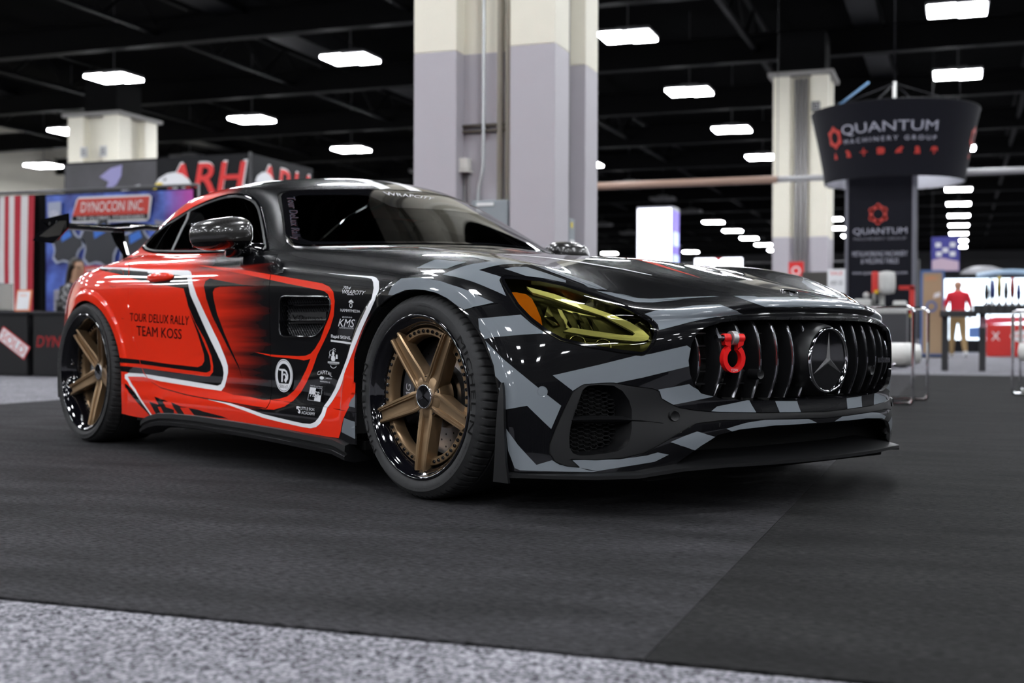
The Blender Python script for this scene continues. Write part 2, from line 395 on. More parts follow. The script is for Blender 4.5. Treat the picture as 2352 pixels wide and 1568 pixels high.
for i in range(13):
    V = []
    for j in range(5):
        for k in range(4):
            x = fx0+wst*(i+k/3); V.append((x+.02*(j-4)/4*math.sin(x*9), fy(x)-.01*math.sin(j), .50+(2.40-.50)*j/4))
    F = [(j*4+k, j*4+k+1, j*4+k+5, j*4+k+4) for j in range(4) for k in range(3)]
    mesh_pd('stripe', V, F, mat('flag_red', (.42, .012, .03), .7) if i % 2 == 0 else mat('flag_white', (.68, .66, .66), .7), fl, True)
cw = wst*7
V = [(fx0+cw*i/8, fy(fx0+cw*i/8)-.006, z) for z in (1.64, 2.40) for i in range(9)]
cn = mesh_pd('canton', V, [(i, i+1, i+10, i+9) for i in range(8)], mat('flag_blue', (.012, .02, .10), .7), fl, True)
for r in range(9):
    for q in range(6 if r % 2 == 0 else 5):
        sx = fx0+cw*(.09+.165*q+(0 if r % 2 == 0 else .082)); sz = 1.70+.0805*r
        pts = [(sx+(.026 if k % 2 == 0 else .011)*math.sin(R(36*k)), sz+(.026 if k % 2 == 0 else .011)*math.cos(R(36*k))) for k in range(10)]
        flat('star', [pts], 0, mat('flag_white', (.68, .66, .66), .7), cn, lambda a, b: (a, fy(a)-.011, b))
def blue_banner():
    m = bpy.data.materials.new('blue_print'); m.use_nodes = True; nt = m.node_tree; b = nt.nodes['Principled BSDF']
    tc = nt.nodes.new('ShaderNodeTexCoord'); n = nt.nodes.new('ShaderNodeTexNoise'); n.inputs['Scale'].default_value = 4; n.inputs['Detail'].default_value = 5; nt.links.new(tc.outputs['Object'], n.inputs[0])
    cr = nt.nodes.new('ShaderNodeValToRGB'); e = cr.color_ramp.elements; e[0].position = .35; e[0].color = (.010, .018, .17, 1); e[1].position = .68; e[1].color = (.09, .17, .62, 1); nt.links.new(n.outputs['Fac'], cr.inputs[0])
    sp = nt.nodes.new('ShaderNodeSeparateXYZ'); nt.links.new(tc.outputs['Object'], sp.inputs[0])
    mr = nt.nodes.new('ShaderNodeMapRange'); mr.inputs['From Min'].default_value = -8.75; mr.inputs['From Max'].default_value = -8.3; nt.links.new(sp.outputs[0], mr.inputs['Value'])
    mx = nt.nodes.new('ShaderNodeMix'); mx.data_type = 'RGBA'; mx.inputs[7].default_value = (.55, .06, .42, 1); nt.links.new(mr.outputs[0], mx.inputs[0]); nt.links.new(cr.outputs[0], mx.inputs[6]); nt.links.new(mx.outputs[2], b.inputs['Base Color']); b.inputs['Roughness'].default_value = .4
    return m
bn = empty('vinyl_banner', (0, 0, 0)); tag(bn, 'blue vinyl banner with red logo plate and text DYNOCON INC.', 'banner')
cloth('banner_sheet', -10.66, -8.29, .55, 2.38, 9.32, blue_banner(), bn, 2.3, .012)
BY = 9.285
flat('plate_border', [[(-10.22, 2.00), (-10.12, 2.30), (-10.08, 2.335), (-8.94, 2.335), (-8.90, 2.30), (-8.94, 2.02), (-8.99, 1.985), (-10.17, 1.985)]], BY, M_WSIGN, bn)
flat('logo_plate', [[(-10.185, 2.08), (-10.09, 2.31), (-8.93, 2.31), (-8.955, 2.08)]], BY-.006, mat('banner_red', (.55, .035, .02), .45), bn)
flat('logo_strip', [[(-10.195, 2.01), (-10.185, 2.08), (-8.955, 2.08), (-8.965, 2.01)]], BY-.006, M_KSIGN, bn)
plate_text('DYNOCON INC.', (-9.53, BY-.012, 2.195), RT, UP, 1.02, .135, M_WSIGN, bn, 'banner_lettering', .002, .045, .15)
plate_text('THE GLOBAL STANDARD', (-9.56, BY-.012, 2.043), RT, UP, 1.10, .045, M_WSIGN, bn, 'banner_lettering', .002, .02)
flat('shield', [[(-10.60, 2.28), (-10.38, 2.29), (-10.38, 2.10), (-10.42, 2.02), (-10.49, 1.97), (-10.57, 2.03), (-10.60, 2.10)]], BY, mat('banner_pale', (.35, .38, .5), .5), bn)
plate_text('USA', (-10.49, BY-.006, 2.12), RT, UP, .15, .09, M_WSIGN, bn, 'banner_lettering', .002, .03)
def gear(cx, cz, r, k=7): return [(cx+(r if i % 4 in (0, 1) else r*.76)*math.cos(2*math.pi*i/(4*k)), cz+(r if i % 4 in (0, 1) else r*.76)*math.sin(2*math.pi*i/(4*k))) for i in range(4*k)]
for cx, cz, r in ((-10.28, 1.68, .26), (-9.72, 1.70, .33), (-9.15, 1.62, .30)):
    flat('machine_outline', [gear(cx, cz, r+.04, 5)], BY, mat('banner_pale', (.35, .38, .5), .5), bn); flat('machine_picture', [gear(cx, cz, r, 5)], BY-.005, mat('banner_dark', (.02, .022, .03), .4), bn)
    flat('machine_accent', [[(cx-r*.3, cz+r*.2), (cx+r*.35, cz+r*.5), (cx+r*.2, cz+r*.8), (cx-r*.35, cz+r*.6)]], BY-.010, mat('banner_cyan', (.03, .16, .6), .4), bn)
flat('label_plate', [[(-10.0, 1.28), (-10.0, 1.40), (-9.25, 1.40), (-9.25, 1.28)]], BY-.004, mat('banner_red', (.55, .035, .02), .45), bn)
plate_text('HORSEPOWER', (-9.63, BY-.009, 1.34), RT, UP, .62, .06, M_WSIGN, bn, 'banner_lettering', .002, .03)
flat('photo_patch', [[(-8.85, 1.0), (-8.85, 2.0), (-8.35, 1.9), (-8.35, 1.0)]], BY-.002, mat('banner_greyphoto', (.22, .21, .26), .5), bn)
# counters
M_COUNTER = mat('black_counter', (.012, .012, .013), .4)
def counter(x0, x1, label):
    r = empty('display_counter', ((x0+x1)/2, 7.35, 0)); tag(r, label, 'counter', 'black display counters')
    w_ = x1-x0; MB().bbox((0, 0, .36), (w_, .5, .72), .015).build('body', M_COUNTER, r); MB().bbox((0, 0, .735), (w_+.04, .56, .03), .01).build('top', mat('counter_top', (.03, .03, .034), .25), r); return r
c1 = counter(-10.6, -9.02, 'black display counter with tilted SOLD sign at left edge')
c2 = counter(-8.93, -7.6, 'black display counter with red lettering beside the car tail')
so = empty('sold_sign', (-9.2, 7.085, .38)); tag(so, 'white SOLD sign with red edge tilted on the black counter', 'sign'); so.rotation_euler = (0, R(32), 0)
MB().box((0, 0, 0), (.46, .006, .17)).build('sign_edge', mat('sold_red', (.6, .05, .05), .5), so); MB().box((0, -.004, 0), (.43, .004, .145)).build('sign_face', M_WSIGN, so)
plate_text('SOLD', (0, -.006, 0), RT, UP, .38, .11, mat('sold_red', (.6, .05, .05), .5), so, 'sign_lettering', .002, .05)
plate_text('DYNOCON', (-8.45-(-8.265), -.252, .40), RT, UP, .86, .13, mat('counter_red', (.40, .01, .015), .5), c2, 'counter_lettering', .002, .05, .15)
fr_ = empty('framed_notice', (-9.22, 7.25, .75)); tag(fr_, 'small white notice in orange frame standing on the left counter', 'notice'); fr_.rotation_euler = (R(-10), 0, R(6))
MB().bbox((0, 0, .13), (.20, .012, .26), .004).build('frame', mat('frame_orange', (.75, .22, .08), .5), fr_); MB().box((0, -.008, .13), (.165, .004, .22)).build('sheet', M_WSIGN, fr_)
plate_text('NEW', (0, -.010, .19), RT, UP, .09, .03, mat('frame_orange', (.75, .22, .08), .5), fr_, 'notice_lettering', .001, .03)
ac = empty('acrylic_display', (-9.75, 7.35, .75)); tag(ac, 'clear acrylic display box on the left counter by the flag', 'display box')
MB().bbox((0, 0, .17), (.34, .3, .34), .006).build('case', mat('acrylic', (.5, .5, .52), .1, trans=.8, ior=1.2), ac); MB().bbox((0, 0, .012), (.36, .32, .024), .006).build('plinth', M_COUNTER, ac)
cu_ = empty('cup', (-8.72, 7.3, .75)); tag(cu_, 'black drinking cup on the right counter by the banner', 'cup')
MB().lathe([(.0, 0), (.038, 0), (.046, .12), (.042, .12), (.036, .01)], 20).build('body', mat('cup_black', (.015, .015, .015), .4), cu_, True); MB().lathe([(.048, .118), (.048, .13), (0, .132)], 20).build('lid', M_KSIGN, cu_, True)
oc = empty('office_chair', (-9.7, 8.45, 0)); tag(oc, 'grey office chair with rounded back behind the counters', 'chair')
MB().bbox((0, .22, .78), (.50, .08, .56), .035).build('backrest', mat('chair_grey', (.25, .24, .28), .8), oc, True); MB().bbox((0, 0, .47), (.5, .46, .09), .03).build('seat', mat('chair_grey', (.25, .24, .28), .8), oc, True); MB().tube([(0, 0, .1), (0, 0, .45)], .03, 10).build('post', M_CHROMED_ := mat('dark_chrome', (.32, .32, .34), .16, 1.0), oc, True)
for k in range(5):
    a = R(72*k); MB().tube([(0, 0, .12), (.27*math.cos(a), .27*math.sin(a), .05)], .02, 8).build('leg', M_KSIGN, oc, True); MB().lathe([(.0, -.025), (.025, -.012), (.025, .012), (0, .025)], 10, Matrix.Translation((.27*math.cos(a), .27*math.sin(a), .027))).build('caster', M_KSIGN, oc, True)
# ---- black exhibit with red letters
ar = empty('exhibit_tower', (-12.53, 15.4, 0)); tag(ar, 'tall black booth wall with large red ARH letters and eagle head', 'booth')
MB().box((0, 0, 1.82), (4.0, 2.2, 3.64)).build('wall', M_KSIGN, ar)
AY = -1.106
def dark_photo():
    return mat('photo_grey', (.045, .043, .05), .4, noise=(1.2, .9))
flat('photo_panel', [[(-1.98, 2.4), (.05, 2.4), (.05, 3.6), (-1.98, 3.6)]], AY, dark_photo(), ar)
flat('photo_shape', [[(-1.2, 3.35), (-.95, 3.5), (-.7, 3.55), (-.72, 3.35), (-.82, 3.2), (-.95, 3.12), (-1.05, 3.15), (-1.0, 3.25)]], AY-.005, mat('photo_violet', (.28, .26, .5), .4), ar)
flat('photo_shape', [[(-.75, 3.05), (-.35, 3.12), (-.3, 3.18), (-.7, 3.10)]], AY-.005, mat('photo_white', (.5, .5, .55), .4), ar)
plate_text('ARH', (1.08, AY-.004, 3.24), RT, UP, 1.75, .60, M_WSIGN, ar, 'letter_outline', .002, .060, .18)
plate_text('ARH', (1.08, AY-.010, 3.24), RT, UP, 1.68, .54, M_RSIGN, ar, 'letter_face', .002, .02, .18)
eag0 = [[(-.02, 3.02), (.12, 3.14), (.38, 3.22), (.62, 3.24), (.86, 3.20), (1.08, 3.10), (1.2, 2.98), (.9, 3.02), (.98, 2.92), (.7, 3.0), (.74, 2.9), (.45, 2.98), (.3, 3.02), (.15, 3.02)]]
eag = [[(a*.66+.03, b+.13) for a, b in eag0[0]]]
flat('eagle_head', eag, AY-.016, M_WSIGN, ar); flat('eagle_beak', [[(a*.7+.06, b+.15) for a, b in ((-.12, 2.86), (-.08, 2.98), (.0, 3.04), (.16, 3.04), (.2, 2.98), (.05, 2.97), (-.02, 2.92))]], AY-.018, mat('beak_yellow', (.8, .6, .02), .5), ar); flat('eagle_eye', [[(.18, 3.23), (.26, 3.27), (.27, 3.23)]], AY-.020, M_KSIGN, ar)
plate_text('Houston Series', (1.1, AY-.006, 2.83), RT, UP, 1.5, .14, mat('pale_red', (.5, .12, .13), .5), ar, 'booth_lettering', .002, .02)
for o_y in (0,):
    V, F = text2d('ARH', .045, .18)
    mesh_pd('letter_outline', [(2.006, -.9+1.9*u, 2.96+.56*v) for u, v in V], F, M_WSIGN, ar, False)
    V, F = text2d('ARH', .01, .18)
    mesh_pd('letter_face', [(2.012, -.87+1.84*u, 2.99+.50*v) for u, v in V], F, M_RSIGN, ar, False)
    mesh_pd('eagle_head', [(2.018, -1.0+.9*a, b) for a, b in eag[0]], [tuple(range(len(eag[0])))], M_WSIGN, ar, False)
MB().tube([(1.99, -1.1, 0), (1.99, -1.1, 3.66)], .03, 8).build('corner_post', mat('pipe_silver', (.10, .10, .105), .4, .6), ar, True)
MB().box((2.2, -4.0, 1.3), (.05, .05, 2.6)).build('banner_post', mat('pipe_silver', (.10, .10, .105), .4, .6), ar)
# ---- far lightbox kiosk, screens, drapes, rail
M_LBOX = mat('lightbox_white', (.9, .9, .95), .4, emit=(.86, .88, 1.0), es=2.2)
ki = empty('lightbox_kiosk', (-6.9, 30.5, 0)); tag(ki, 'tall glowing white kiosk with purple side beyond the bonnet', 'kiosk')
MB().box((-.15, 0, 2.06), (1.04, .9, 4.12)).build('frame', mat('kiosk_frame', (.3, .3, .35), .4), ki)
flat('lit_face', [[(-.64, .1), (.34, .1), (.34, 4.06), (-.64, 4.06)]], -.456, M_LBOX, ki)
MB().box((.372, 0, 2.06), (.004, .86, 3.9)).build('purple_side', mat('kiosk_purple', (.07, .03, .32), .4, emit=(.14, .08, .6), es=.5), ki)
flat('wing_logo', [[(-.42, 3.88), (-.2, 3.84), (-.15, 3.86), (-.1, 3.84), (.12, 3.88), (.02, 3.78), (-.32, 3.78)]], -.462, mat('logo_rose', (.6, .2, .3), .5), ki)
for z in (3.4, 3.1, 2.7): flat('print_line', [[(-.45, z), (.15, z), (.15, z+.05), (-.45, z+.05)]], -.462, mat('print_grey', (.62, .64, .72), .5, emit=(.5, .52, .6), es=1.2), ki)
for z0, z1 in ((3.0, 3.4), (2.3, 2.75)): MB().box((.377, 0, (z0+z1)/2), (.004, .7, z1-z0)).build('side_print', mat('side_print_pale', (.3, .35, .8), .5, emit=(.35, .45, .9), es=.9), ki)
dr = empty('pipe_and_drape', (0, 0, 0)); tag(dr, 'long black drape wall across the far booths below the pillar', 'drape')
pipe_frame(-11.5, .15, 29.6, 2.44, dr)
for i in range(6): cloth('drape_panel', -11.4+1.9*i, -11.4+1.9*(i+1), .02, 2.42, 29.64, M_DRAPE, dr, 8, .04)
tv = empty('display_screen', (-4.75, 27.6, 0)); tag(tv, 'bright white video screen on stand behind the bonnet', 'screen')
MB().bbox((0, 0, 2.12), (1.3, .06, .74), .01).build('bezel', M_KSIGN, tv); flat('lit_picture', [[(-.62, 1.78), (.62, 1.78), (.62, 2.46), (-.62, 2.46)]], -.034, M_LBOX, tv); flat('picture_red', [[(-.1, 2.46), (.1, 2.46), (.0, 2.38)]], -.038, M_RSIGN, tv); MB().tube([(0, .05, 0), (0, .05, 1.8)], .04, 8).build('stand', M_KSIGN, tv); MB().box((0, .05, .01), (.7, .5, .02)).build('foot', M_KSIGN, tv)
for i, (x, t_) in enumerate(((-3.55, 'MACHINE'), (-2.95, 'TOOLS'), (-2.30, 'PARTS'))):
    ps = empty('wall_sign', (x, 29.45, 0)); tag(ps, ['faint white lettered sign on the far black drape nearest the screen', 'faint white lettered sign on the far black drape between two signs', 'faint white lettered sign on the far black drape by the pillar foot'][i], 'sign', 'small signs on far drape')
    MB().box((0, 0, 2.10), (.5, .02, .22)).build('board', M_KSIGN, ps); plate_text(t_, (0, -.012, 2.1), RT, UP, .42, .10, mat('sign_grey', (.4, .4, .42), .5), ps, 'sign_lettering', .002, .02)
rs = empty('post_sign', (-2.57, 26.0, 0)); tag(rs, 'square red sign with white ring on a thin post', 'sign')
MB().box((0, 0, 2.07), (.36, .03, .36)).build('board', M_RSIGN, rs); V, F = ring2d(0, 2.03, .11, .11, .035, 24); flat('ring', (V, F), -.018, M_WSIGN, rs); MB().tube([(0, .03, 0), (0, .03, 1.95)], .05, 8).build('post', M_RSIGN, rs, True)
po = empty('easel_poster', (-.52, 14.0, 0)); tag(po, 'white poster with red heading on dark stand behind the car nose', 'poster')
MB().box((0, 0, 1.28), (.25, .012, .36)).build('sheet', M_WSIGN, po); plate_text('SALE', (0, -.008, 1.40), RT, UP, .17, .05, M_RSIGN, po, 'poster_heading', .001, .04); plate_text('ASK US', (0, -.008, 1.26), RT, UP, .17, .06, M_KSIGN, po, 'poster_lettering', .001, .04); MB().tube([(0, .02, 0), (0, .02, 1.4)], .012, 8).build('stand', M_KSIGN, po); MB().box((0, .02, .005), (.3, .3, .01)).build('foot', M_KSIGN, po)
td = empty('display_screen', (-.86, 14.6, 0)); tag(td, 'dark switched-off screen back beside the white poster', 'screen')
MB().bbox((0, 0, 1.30), (.44, .05, .30), .01).build('panel', mat('screen_back', (.05, .045, .04), .5), td); MB().tube([(0, .02, 0), (0, .02, 1.2)], .025, 8).build('stand', M_KSIGN, td); MB().box((0, .02, .008), (.4, .35, .016)).build('foot', M_KSIGN, td)
ra = empty('hanging_rail', (0, 20, 0)); tag(ra, 'long thin horizontal rail hung across the hall behind the pillar', 'rail')
MB().tube([(-9, 0, 3.53), (-2.2, 0, 3.53)], .075, 10).build('rail_tube', mat('rail_tan', (.40, .26, .20), .5), ra, True); MB().tube([(-2.2, 0, 3.53), (7, 0, 3.53)], .06, 10).build('rail_tube', mat('rail_grey', (.38, .38, .39), .4), ra, True)
for x in (-8.5, -2.2, 2.9, 6.5): MB().tube([(x, 0, 3.55), (x, 0, CEIL_Z)], .006, 5).build('hanger_cable', M_KSIGN, ra)
# ---- round sign and tower
M_FAB = mat('dark_fabric', (.008, .008, .013), .7, spec=.15, noise=(40, .2)); M_QW = mat('print_lilac', (.42, .42, .50), .5); M_QR = mat('print_red', (.52, .035, .025), .5)
rg = empty('round_hanging_sign', (.10, 17.5, 0)); tag(rg, 'dark flared round hanging sign reading QUANTUM MACHINERY GROUP', 'sign')
Zb, Zt, Rb, Rtt = 3.08, 4.27, 1.15, 1.38
def cone(a, v, off=0): r = Rb+(Rtt-Rb)*v**1.25+off; return (r*math.cos(a), r*math.sin(a), Zb+(Zt-Zb)*v)
n = 72
V = [cone(2*math.pi*i/n, j/6) for j in range(7) for i in range(n)]; F = [(j*n+i, j*n+(i+1) % n, (j+1)*n+(i+1) % n, (j+1)*n+i) for j in range(6) for i in range(n)]
mesh_pd('fabric_skin', V, F, M_FAB, rg, True)
V = [cone(2*math.pi*i/n, j/6, -.02) for j in range(7) for i in range(n)]
mesh_pd('white_lining', V, [f[::-1] for f in F], mat('lining_white', (.75, .75, .82), .6), rg, True)
for z_, r_ in ((Zb, Rb-.01), (Zt, Rtt-.01)): MB().tube([(r_*math.cos(2*math.pi*i/48), r_*math.sin(2*math.pi*i/48), z_) for i in range(48)], .012, 6, closed=True).build('hoop', M_KSIGN, rg, True)
A0 = R(-90-13)     # the lettered face looks at the aisle
def on_cone(name, V, F, x0, x1, v0, v1, m, off=.012, a0=A0):
    P = []
    for u, v in V:
        s_ = x0+(x1-x0)*u; vv = v0+(v1-v0)*v; P.append(cone(a0+s_/1.25, vv, off))
    return mesh_pd(name, P, F, m, rg, False)
hexlogo = merge2d(ring2d(.5, .5, .5, .5, .2, 24), *[disc2d(.5+.46*math.cos(R(60*k+30)), .5+.46*math.sin(R(60*k+30)), .14, .14, 10) for k in range(6)])
for base in (0, 2.72):
    aa = A0+base/1.25
    V, F = text2d('QUANTUM', .012); on_cone('sign_lettering', V, F, -.52, 1.02, .56, .72, M_QW, a0=aa)
    V, F = text2d('MACHINERY GROUP', .01, 0, 1.5); on_cone('sign_lettering', V, F, -.50, 1.02, .46, .52, M_QW, a0=aa)
    on_cone('ring_logo', *hexlogo, -.83, -.56, .44, .70, M_QR, a0=aa)
    for k in range(7):
        x = -.80+.29*k
        pol = [[(.2, 0), (.8, 0), (.7, .5), (.6, .6), (.5, 1), (.35, .6), (.3, .4)], [(.2, 0), (.9, 0), (.8, .6), (.5, 1), (.1, .9), (.3, .5)], [(.4, 0), (.6, 0), (.6, .4), (1, .45), (1, .6), (.6, .6), (.6, 1), (.4, 1), (.4, .6), (0, .6), (0, .45), (.4, .4)], [(0, .05), (.8, .05), (1, .4), (.9, .9), (.4, 1), (0, .9)], [(0, .1), (.9, .2), (.7, .4), (1, .8), (.8, 1), (.3, .7), (.05, .4)], [(.1, 0), (.9, 0), (.8, .5), (.7, .9), (.5, 1), (.2, .9), (.25, .4)], [(.4, 0), (.6, 0), (.6, .5), (1, .4), (.9, .9), (.5, 1), (.1, .9), (0, .4), (.4, .5)]][k]
        on_cone('machine_icon', *shape2d([pol]), x, x+.13, .28, .38, M_QR, a0=aa)
MB().tube([(0, 0, Zt-.3), (0, 0, 4.80)], .03, 8).build('mast', mat('mast_white', (.6, .6, .58), .5), rg, True)
MB().tube([(0, 0, 4.80), (0, 0, CEIL_Z)], .012, 6).build('hanger_cable', M_KSIGN, rg, True)
for a in (200, 260, 330, 60, 130): MB().tube([(1.3*math.cos(R(a)), 1.3*math.sin(R(a)), Zt-.02), (0, 0, 4.78)], .010, 6).build('guy_cable', M_KSIGN, rg, True)
for x0, z0, x1, z1 in ((-.95, 4.25, -.42, 4.80),): MB().tube([(x0, -.75, z0), (x1, -.1, z1)], .02, 6).build('guy_strap', mat('strap_blue', (.07, .16, .28), .5), rg, True)
MB().box((0, 0, Zt-.3), (2.5, .03, .03)).build('cross_bar', M_KSIGN, rg)
tw = empty('sign_tower', (-.09, 17.45, 0)); tag(tw, 'tall dark fabric tower under the round sign with red ring logo', 'tower')
MB().bbox((0, 0, 1.9), (1.07, 1.07, 3.8), .02).build('fabric_box', M_FAB, tw)
for sx in (-1, 1):
    for sy in (-1, 1): MB().box((sx*.535, sy*.535, 1.9), (.05, .05, 3.8)).build('corner_profile', mat('profile_grey', (.16, .16, .19), .4, .5), tw)
TY = -.5365
V, F = hexlogo; mesh_pd('ring_logo', [(-.15+.28*u-.02, TY-.004, 2.36+.30*v) for u, v in V], F, M_QR, tw, False)
plate_text('QUANTUM', (0.0, TY-.004, 2.22), RT, UP, .86, .12, M_QW, tw, 'tower_lettering', .002, .015); plate_text('MACHINERY GROUP', (0, TY-.004, 2.10), RT, UP, .84, .045, mat('print_dim', (.2, .2, .24), .5), tw, 'tower_lettering', .002)
plate_text('METALWORKING MACHINERY', (.0, TY-.004, 1.85), RT, UP, .88, .085, M_QW, tw, 'tower_lettering', .002, .02); plate_text('& WELDING TABLES', (0, TY-.004, 1.73), RT, UP, .6, .085, M_QW, tw, 'tower_lettering', .002, .02); plate_text('www.quantummachinery.com', (0, TY-.004, 1.53), RT, UP, .88, .075, M_QW, tw, 'tower_lettering', .002, .01)
# ---- milling machine in front of the tower
M_MW = mat('machine_white', (.55, .55, .53), .4); M_MR = mat('machine_red', (.60, .03, .025), .4); M_MK = mat('machine_dark', (.04, .04, .045), .5)
mm = empty('milling_machine', (.0, 15.9, 0)); tag(mm, 'white and red milling machine on dark cabinet before the tower', 'machine')
MB().bbox((0, 0, .42), (.8, .55, .84), .02).build('cabinet', M_MK, mm); MB().bbox((-.05, 0, .89), (.86, .4, .10), .02).build('work_table', M_MW, mm, True); MB().bbox((-.05, .12, 1.12), (.18, .2, .5), .04).build('column', M_MW, mm, True)
MB().bbox((.08, -.02, 1.33), (.26, .34, .36), .10).build('head', M_MW, mm, True); MB().bbox((-.09, -.08, 1.33), (.10, .2, .34), .03).build('red_cover', M_MR, mm, True); MB().bbox((-.07, -.16, 1.18), (.05, .1, .05), .01).build('yellow_tag', mat('tag_yellow', (.8, .55, .02), .5), mm)
MB().tube([(-.06, -.1, 1.2), (-.06, -.1, .98)], .035, 12).build('spindle', M_MK, mm, True); MB().bbox((-.28, -.05, 1.0), (.26, .22, .14), .04).build('vice', M_MW, mm, True); MB().bbox((.28, -.05, .99), (.2, .2, .10), .03).build('feed_box', M_MW, mm, True)
for x, z in ((-.22, 1.13), (-.33, 1.02)): MB().lathe([(0, -.05), (.04, -.03), (.05, 0), (.04, .03), (0, .05)], 16, Matrix.Translation((x, -.14, z))).build('hand_knob', M_MW, mm, True)
b = MB(); b.box((.38, .05, 1.25), (.24, .06, .06)); b.box((.46, .05, 1.05), (.08, .06, .42)); b.build('red_bracket', M_MR, mm); MB().box((.46, .05, .81), (.07, .06, .05)).build('bracket_tip', mat('tag_yellow', (.8, .55, .02), .5), mm)
# ---- right-hand booths
br = empty('roll_up_banner', (.60, 24.2, 0)); tag(br, 'brown banner stand with blue border right of the dark tower', 'banner')
MB().box((0, 0, .97), (.50, .04, 1.90)).build('blue_border', mat('stand_blue', (.08, .16, .38), .5), br); flat('brown_sheet', [[(-.20, .08), (.20, .08), (.20, 1.86), (-.20, 1.86)]], -.024, mat('kraft_brown', (.40, .27, .16), .6), br)
V, F = ring2d(-.02, 1.12, .12, .13, .045, 24); flat('blue_ring', (V, F), -.028, mat('stand_blue', (.08, .16, .38), .5), br); plate_text('SUPPLY', (-.02, -.028, 1.74), RT, UP, .26, .08, mat('frame_orange', (.75, .22, .08), .5), br, 'banner_heading', .002, .04); flat('white_patch', [[(.02, 1.3), (.16, 1.34), (.16, 1.44), (.04, 1.4)]], -.03, M_WSIGN, br); MB().box((0, .02, .02), (.56, .3, .04)).build('base', M_KSIGN, br)
pu = empty('hanging_banner', (.80, 30, 0)); tag(pu, 'purple and white hanging banner above the walking man', 'banner')
MB().box((0, 0, 2.62), (.70, .02, .90)).build('sheet', mat('banner_purple', (.05, .05, .30), .5), pu); flat('white_half', [[(-.33, 2.18), (.33, 2.18), (.33, 2.42), (-.1, 2.52), (-.33, 2.46)]], -.014, mat('banner_pink', (.6, .45, .55), .5), pu)
for dx, dz in ((-.18, 2.86), (.0, 2.72), (.18, 2.86), (-.16, 2.62), (.18, 2.62)): flat('white_spot', [[(dx-.07, dz-.06), (dx+.07, dz-.06), (dx+.07, dz+.06), (dx-.07, dz+.06)]], -.014, M_WSIGN, pu)
for sx in (-.33, .33): MB().tube([(sx, 0, 3.06), (sx, 0, CEIL_Z)], .006, 5).build('hanger_cable', M_KSIGN, pu)
lw = empty('lightbox_wall', (2.6, 32.4, 0)); tag(lw, 'glowing white booth wall with curved blue header at right edge', 'booth')
MB().box((0, .2, 1.1), (3.9, .3, 2.2)).build('frame', M_KSIGN, lw)
for k in range(3): flat('lit_panel', [[(-1.9+1.28*k, .35), (-.66+1.28*k, .35), (-.66+1.28*k, 2.06), (-1.9+1.28*k, 2.06)]], .04, mat('lightbox_cool', (.8, .9, 1), .4, emit=(.72, .86, 1.0), es=1.7), lw)
V = []; N_ = 24
for i in range(N_+1):
    x = -1.0+3.0*i/N_; z = 2.08+.09*math.sin((x+.9)*2.0); V += [(x, -.05, z), (x, -.05, z+.14), (x, .12, z+.14), (x, .12, z)]
MB().add(V, [(4*i+j, 4*i+(j+1) % 4, 4*i+4+(j+1) % 4, 4*i+4+j) for i in range(N_) for j in range(4)]).build('curved_header', mat('header_blue', (.35, .48, .62), .3), lw, True)
flat('print_red', [[(-.9, .9), (-.5, 1.0), (.6, 1.0), (1.6, .92), (1.6, .80), (.4, .86), (-.9, .76)]], .03, mat('wall_print_red', (.7, .05, .08), .5), lw); flat('print_blue', [[(-1.2, .4), (.3, .4), (-.4, .75), (-1.2, .7)]], .03, mat('wall_print_blue', (.12, .22, .5), .5), lw)
ft = empty('domed_tent', (1.9, 40, 0)); tag(ft, 'grey domed booth roof far behind the glowing wall', 'tent')
MB().lathe([(.85, 2.35), (.8, 2.5), (.6, 2.68), (.3, 2.78), (0, 2.8)], 32).build('dome', mat('dome_grey', (.25, .25, .27), .5), ft, True)
for a in (45, 135, 225, 315): MB().tube([(.8*math.cos(R(a)), .8*math.sin(R(a)), 0), (.8*math.cos(R(a)), .8*math.sin(R(a)), 2.4)], .05, 8).build('leg', M_KSIGN, ft)
rb = empty('lettered_counter', (2.35, 26.3, 0)); tag(rb, 'red counter front with white oval logo at right edge', 'counter')
MB().bbox((0, 0, .37), (1.2, .5, .74), .02).build('body', mat('counter_bright_red', (.55, .02, .015), .45), rb); V, F = disc2d(.25, .47, .34, .14, 28); flat('white_oval', (V, F), -.256, M_WSIGN, rb); plate_text('MASTER', (.25, -.258, .47), RT, UP, .5, .09, M_RSIGN, rb, 'counter_lettering', .002, .03); plate_text('X', (-.4, -.256, .47), RT, UP, .18, .2, M_WSIGN, rb, 'counter_lettering', .002, .09)
tt = empty('welding_table', (1.95, 14.3, 0)); tag(tt, 'black perforated steel table with tools at right edge', 'table')
MB().bbox((.15, 0, .87), (1.5, .8, .12), .01).build('tabletop', mat('table_black', (.018, .018, .02), .4), tt); MB().bbox((-.80, 0, .81), (.5, .5, .09), .01).build('side_shelf', mat('table_black', (.018, .018, .02), .4), tt)
b = MB()
for i in range(14):
    for k in range(2): b.lathe([(.016, 0), (0, 0)], 8, Matrix.Translation((-.5+.1*i, -.4015, .85+.045*k)) @ Matrix.Rotation(R(90), 4, 'X'))
tag(b.build('table_holes', M_DARK_ := mat('hole_black', (.002, .002, .002), .9), tt), kind='stuff')
for x in (-.98, -.48, .8): MB().bbox((x, -.05, .41), (.09, .09, .82), .008).build('leg', mat('table_black', (.018, .018, .02), .4), tt)
fg = flat('flag_sticker', [[(-.52, .62), (-.44, .62), (-.44, .76), (-.52, .76)]], -.098, mat('sticker_mix', (.45, .25, .3), .5), tt)
cols = [(.02, .02, .02), (.03, .05, .2), (.35, .25, .02), (.02, .02, .02), (.3, .03, .03), (.04, .06, .25), (.02, .02, .02), (.4, .3, .03), (.02, .02, .02), (.05, .05, .06), (.35, .25, .02)]
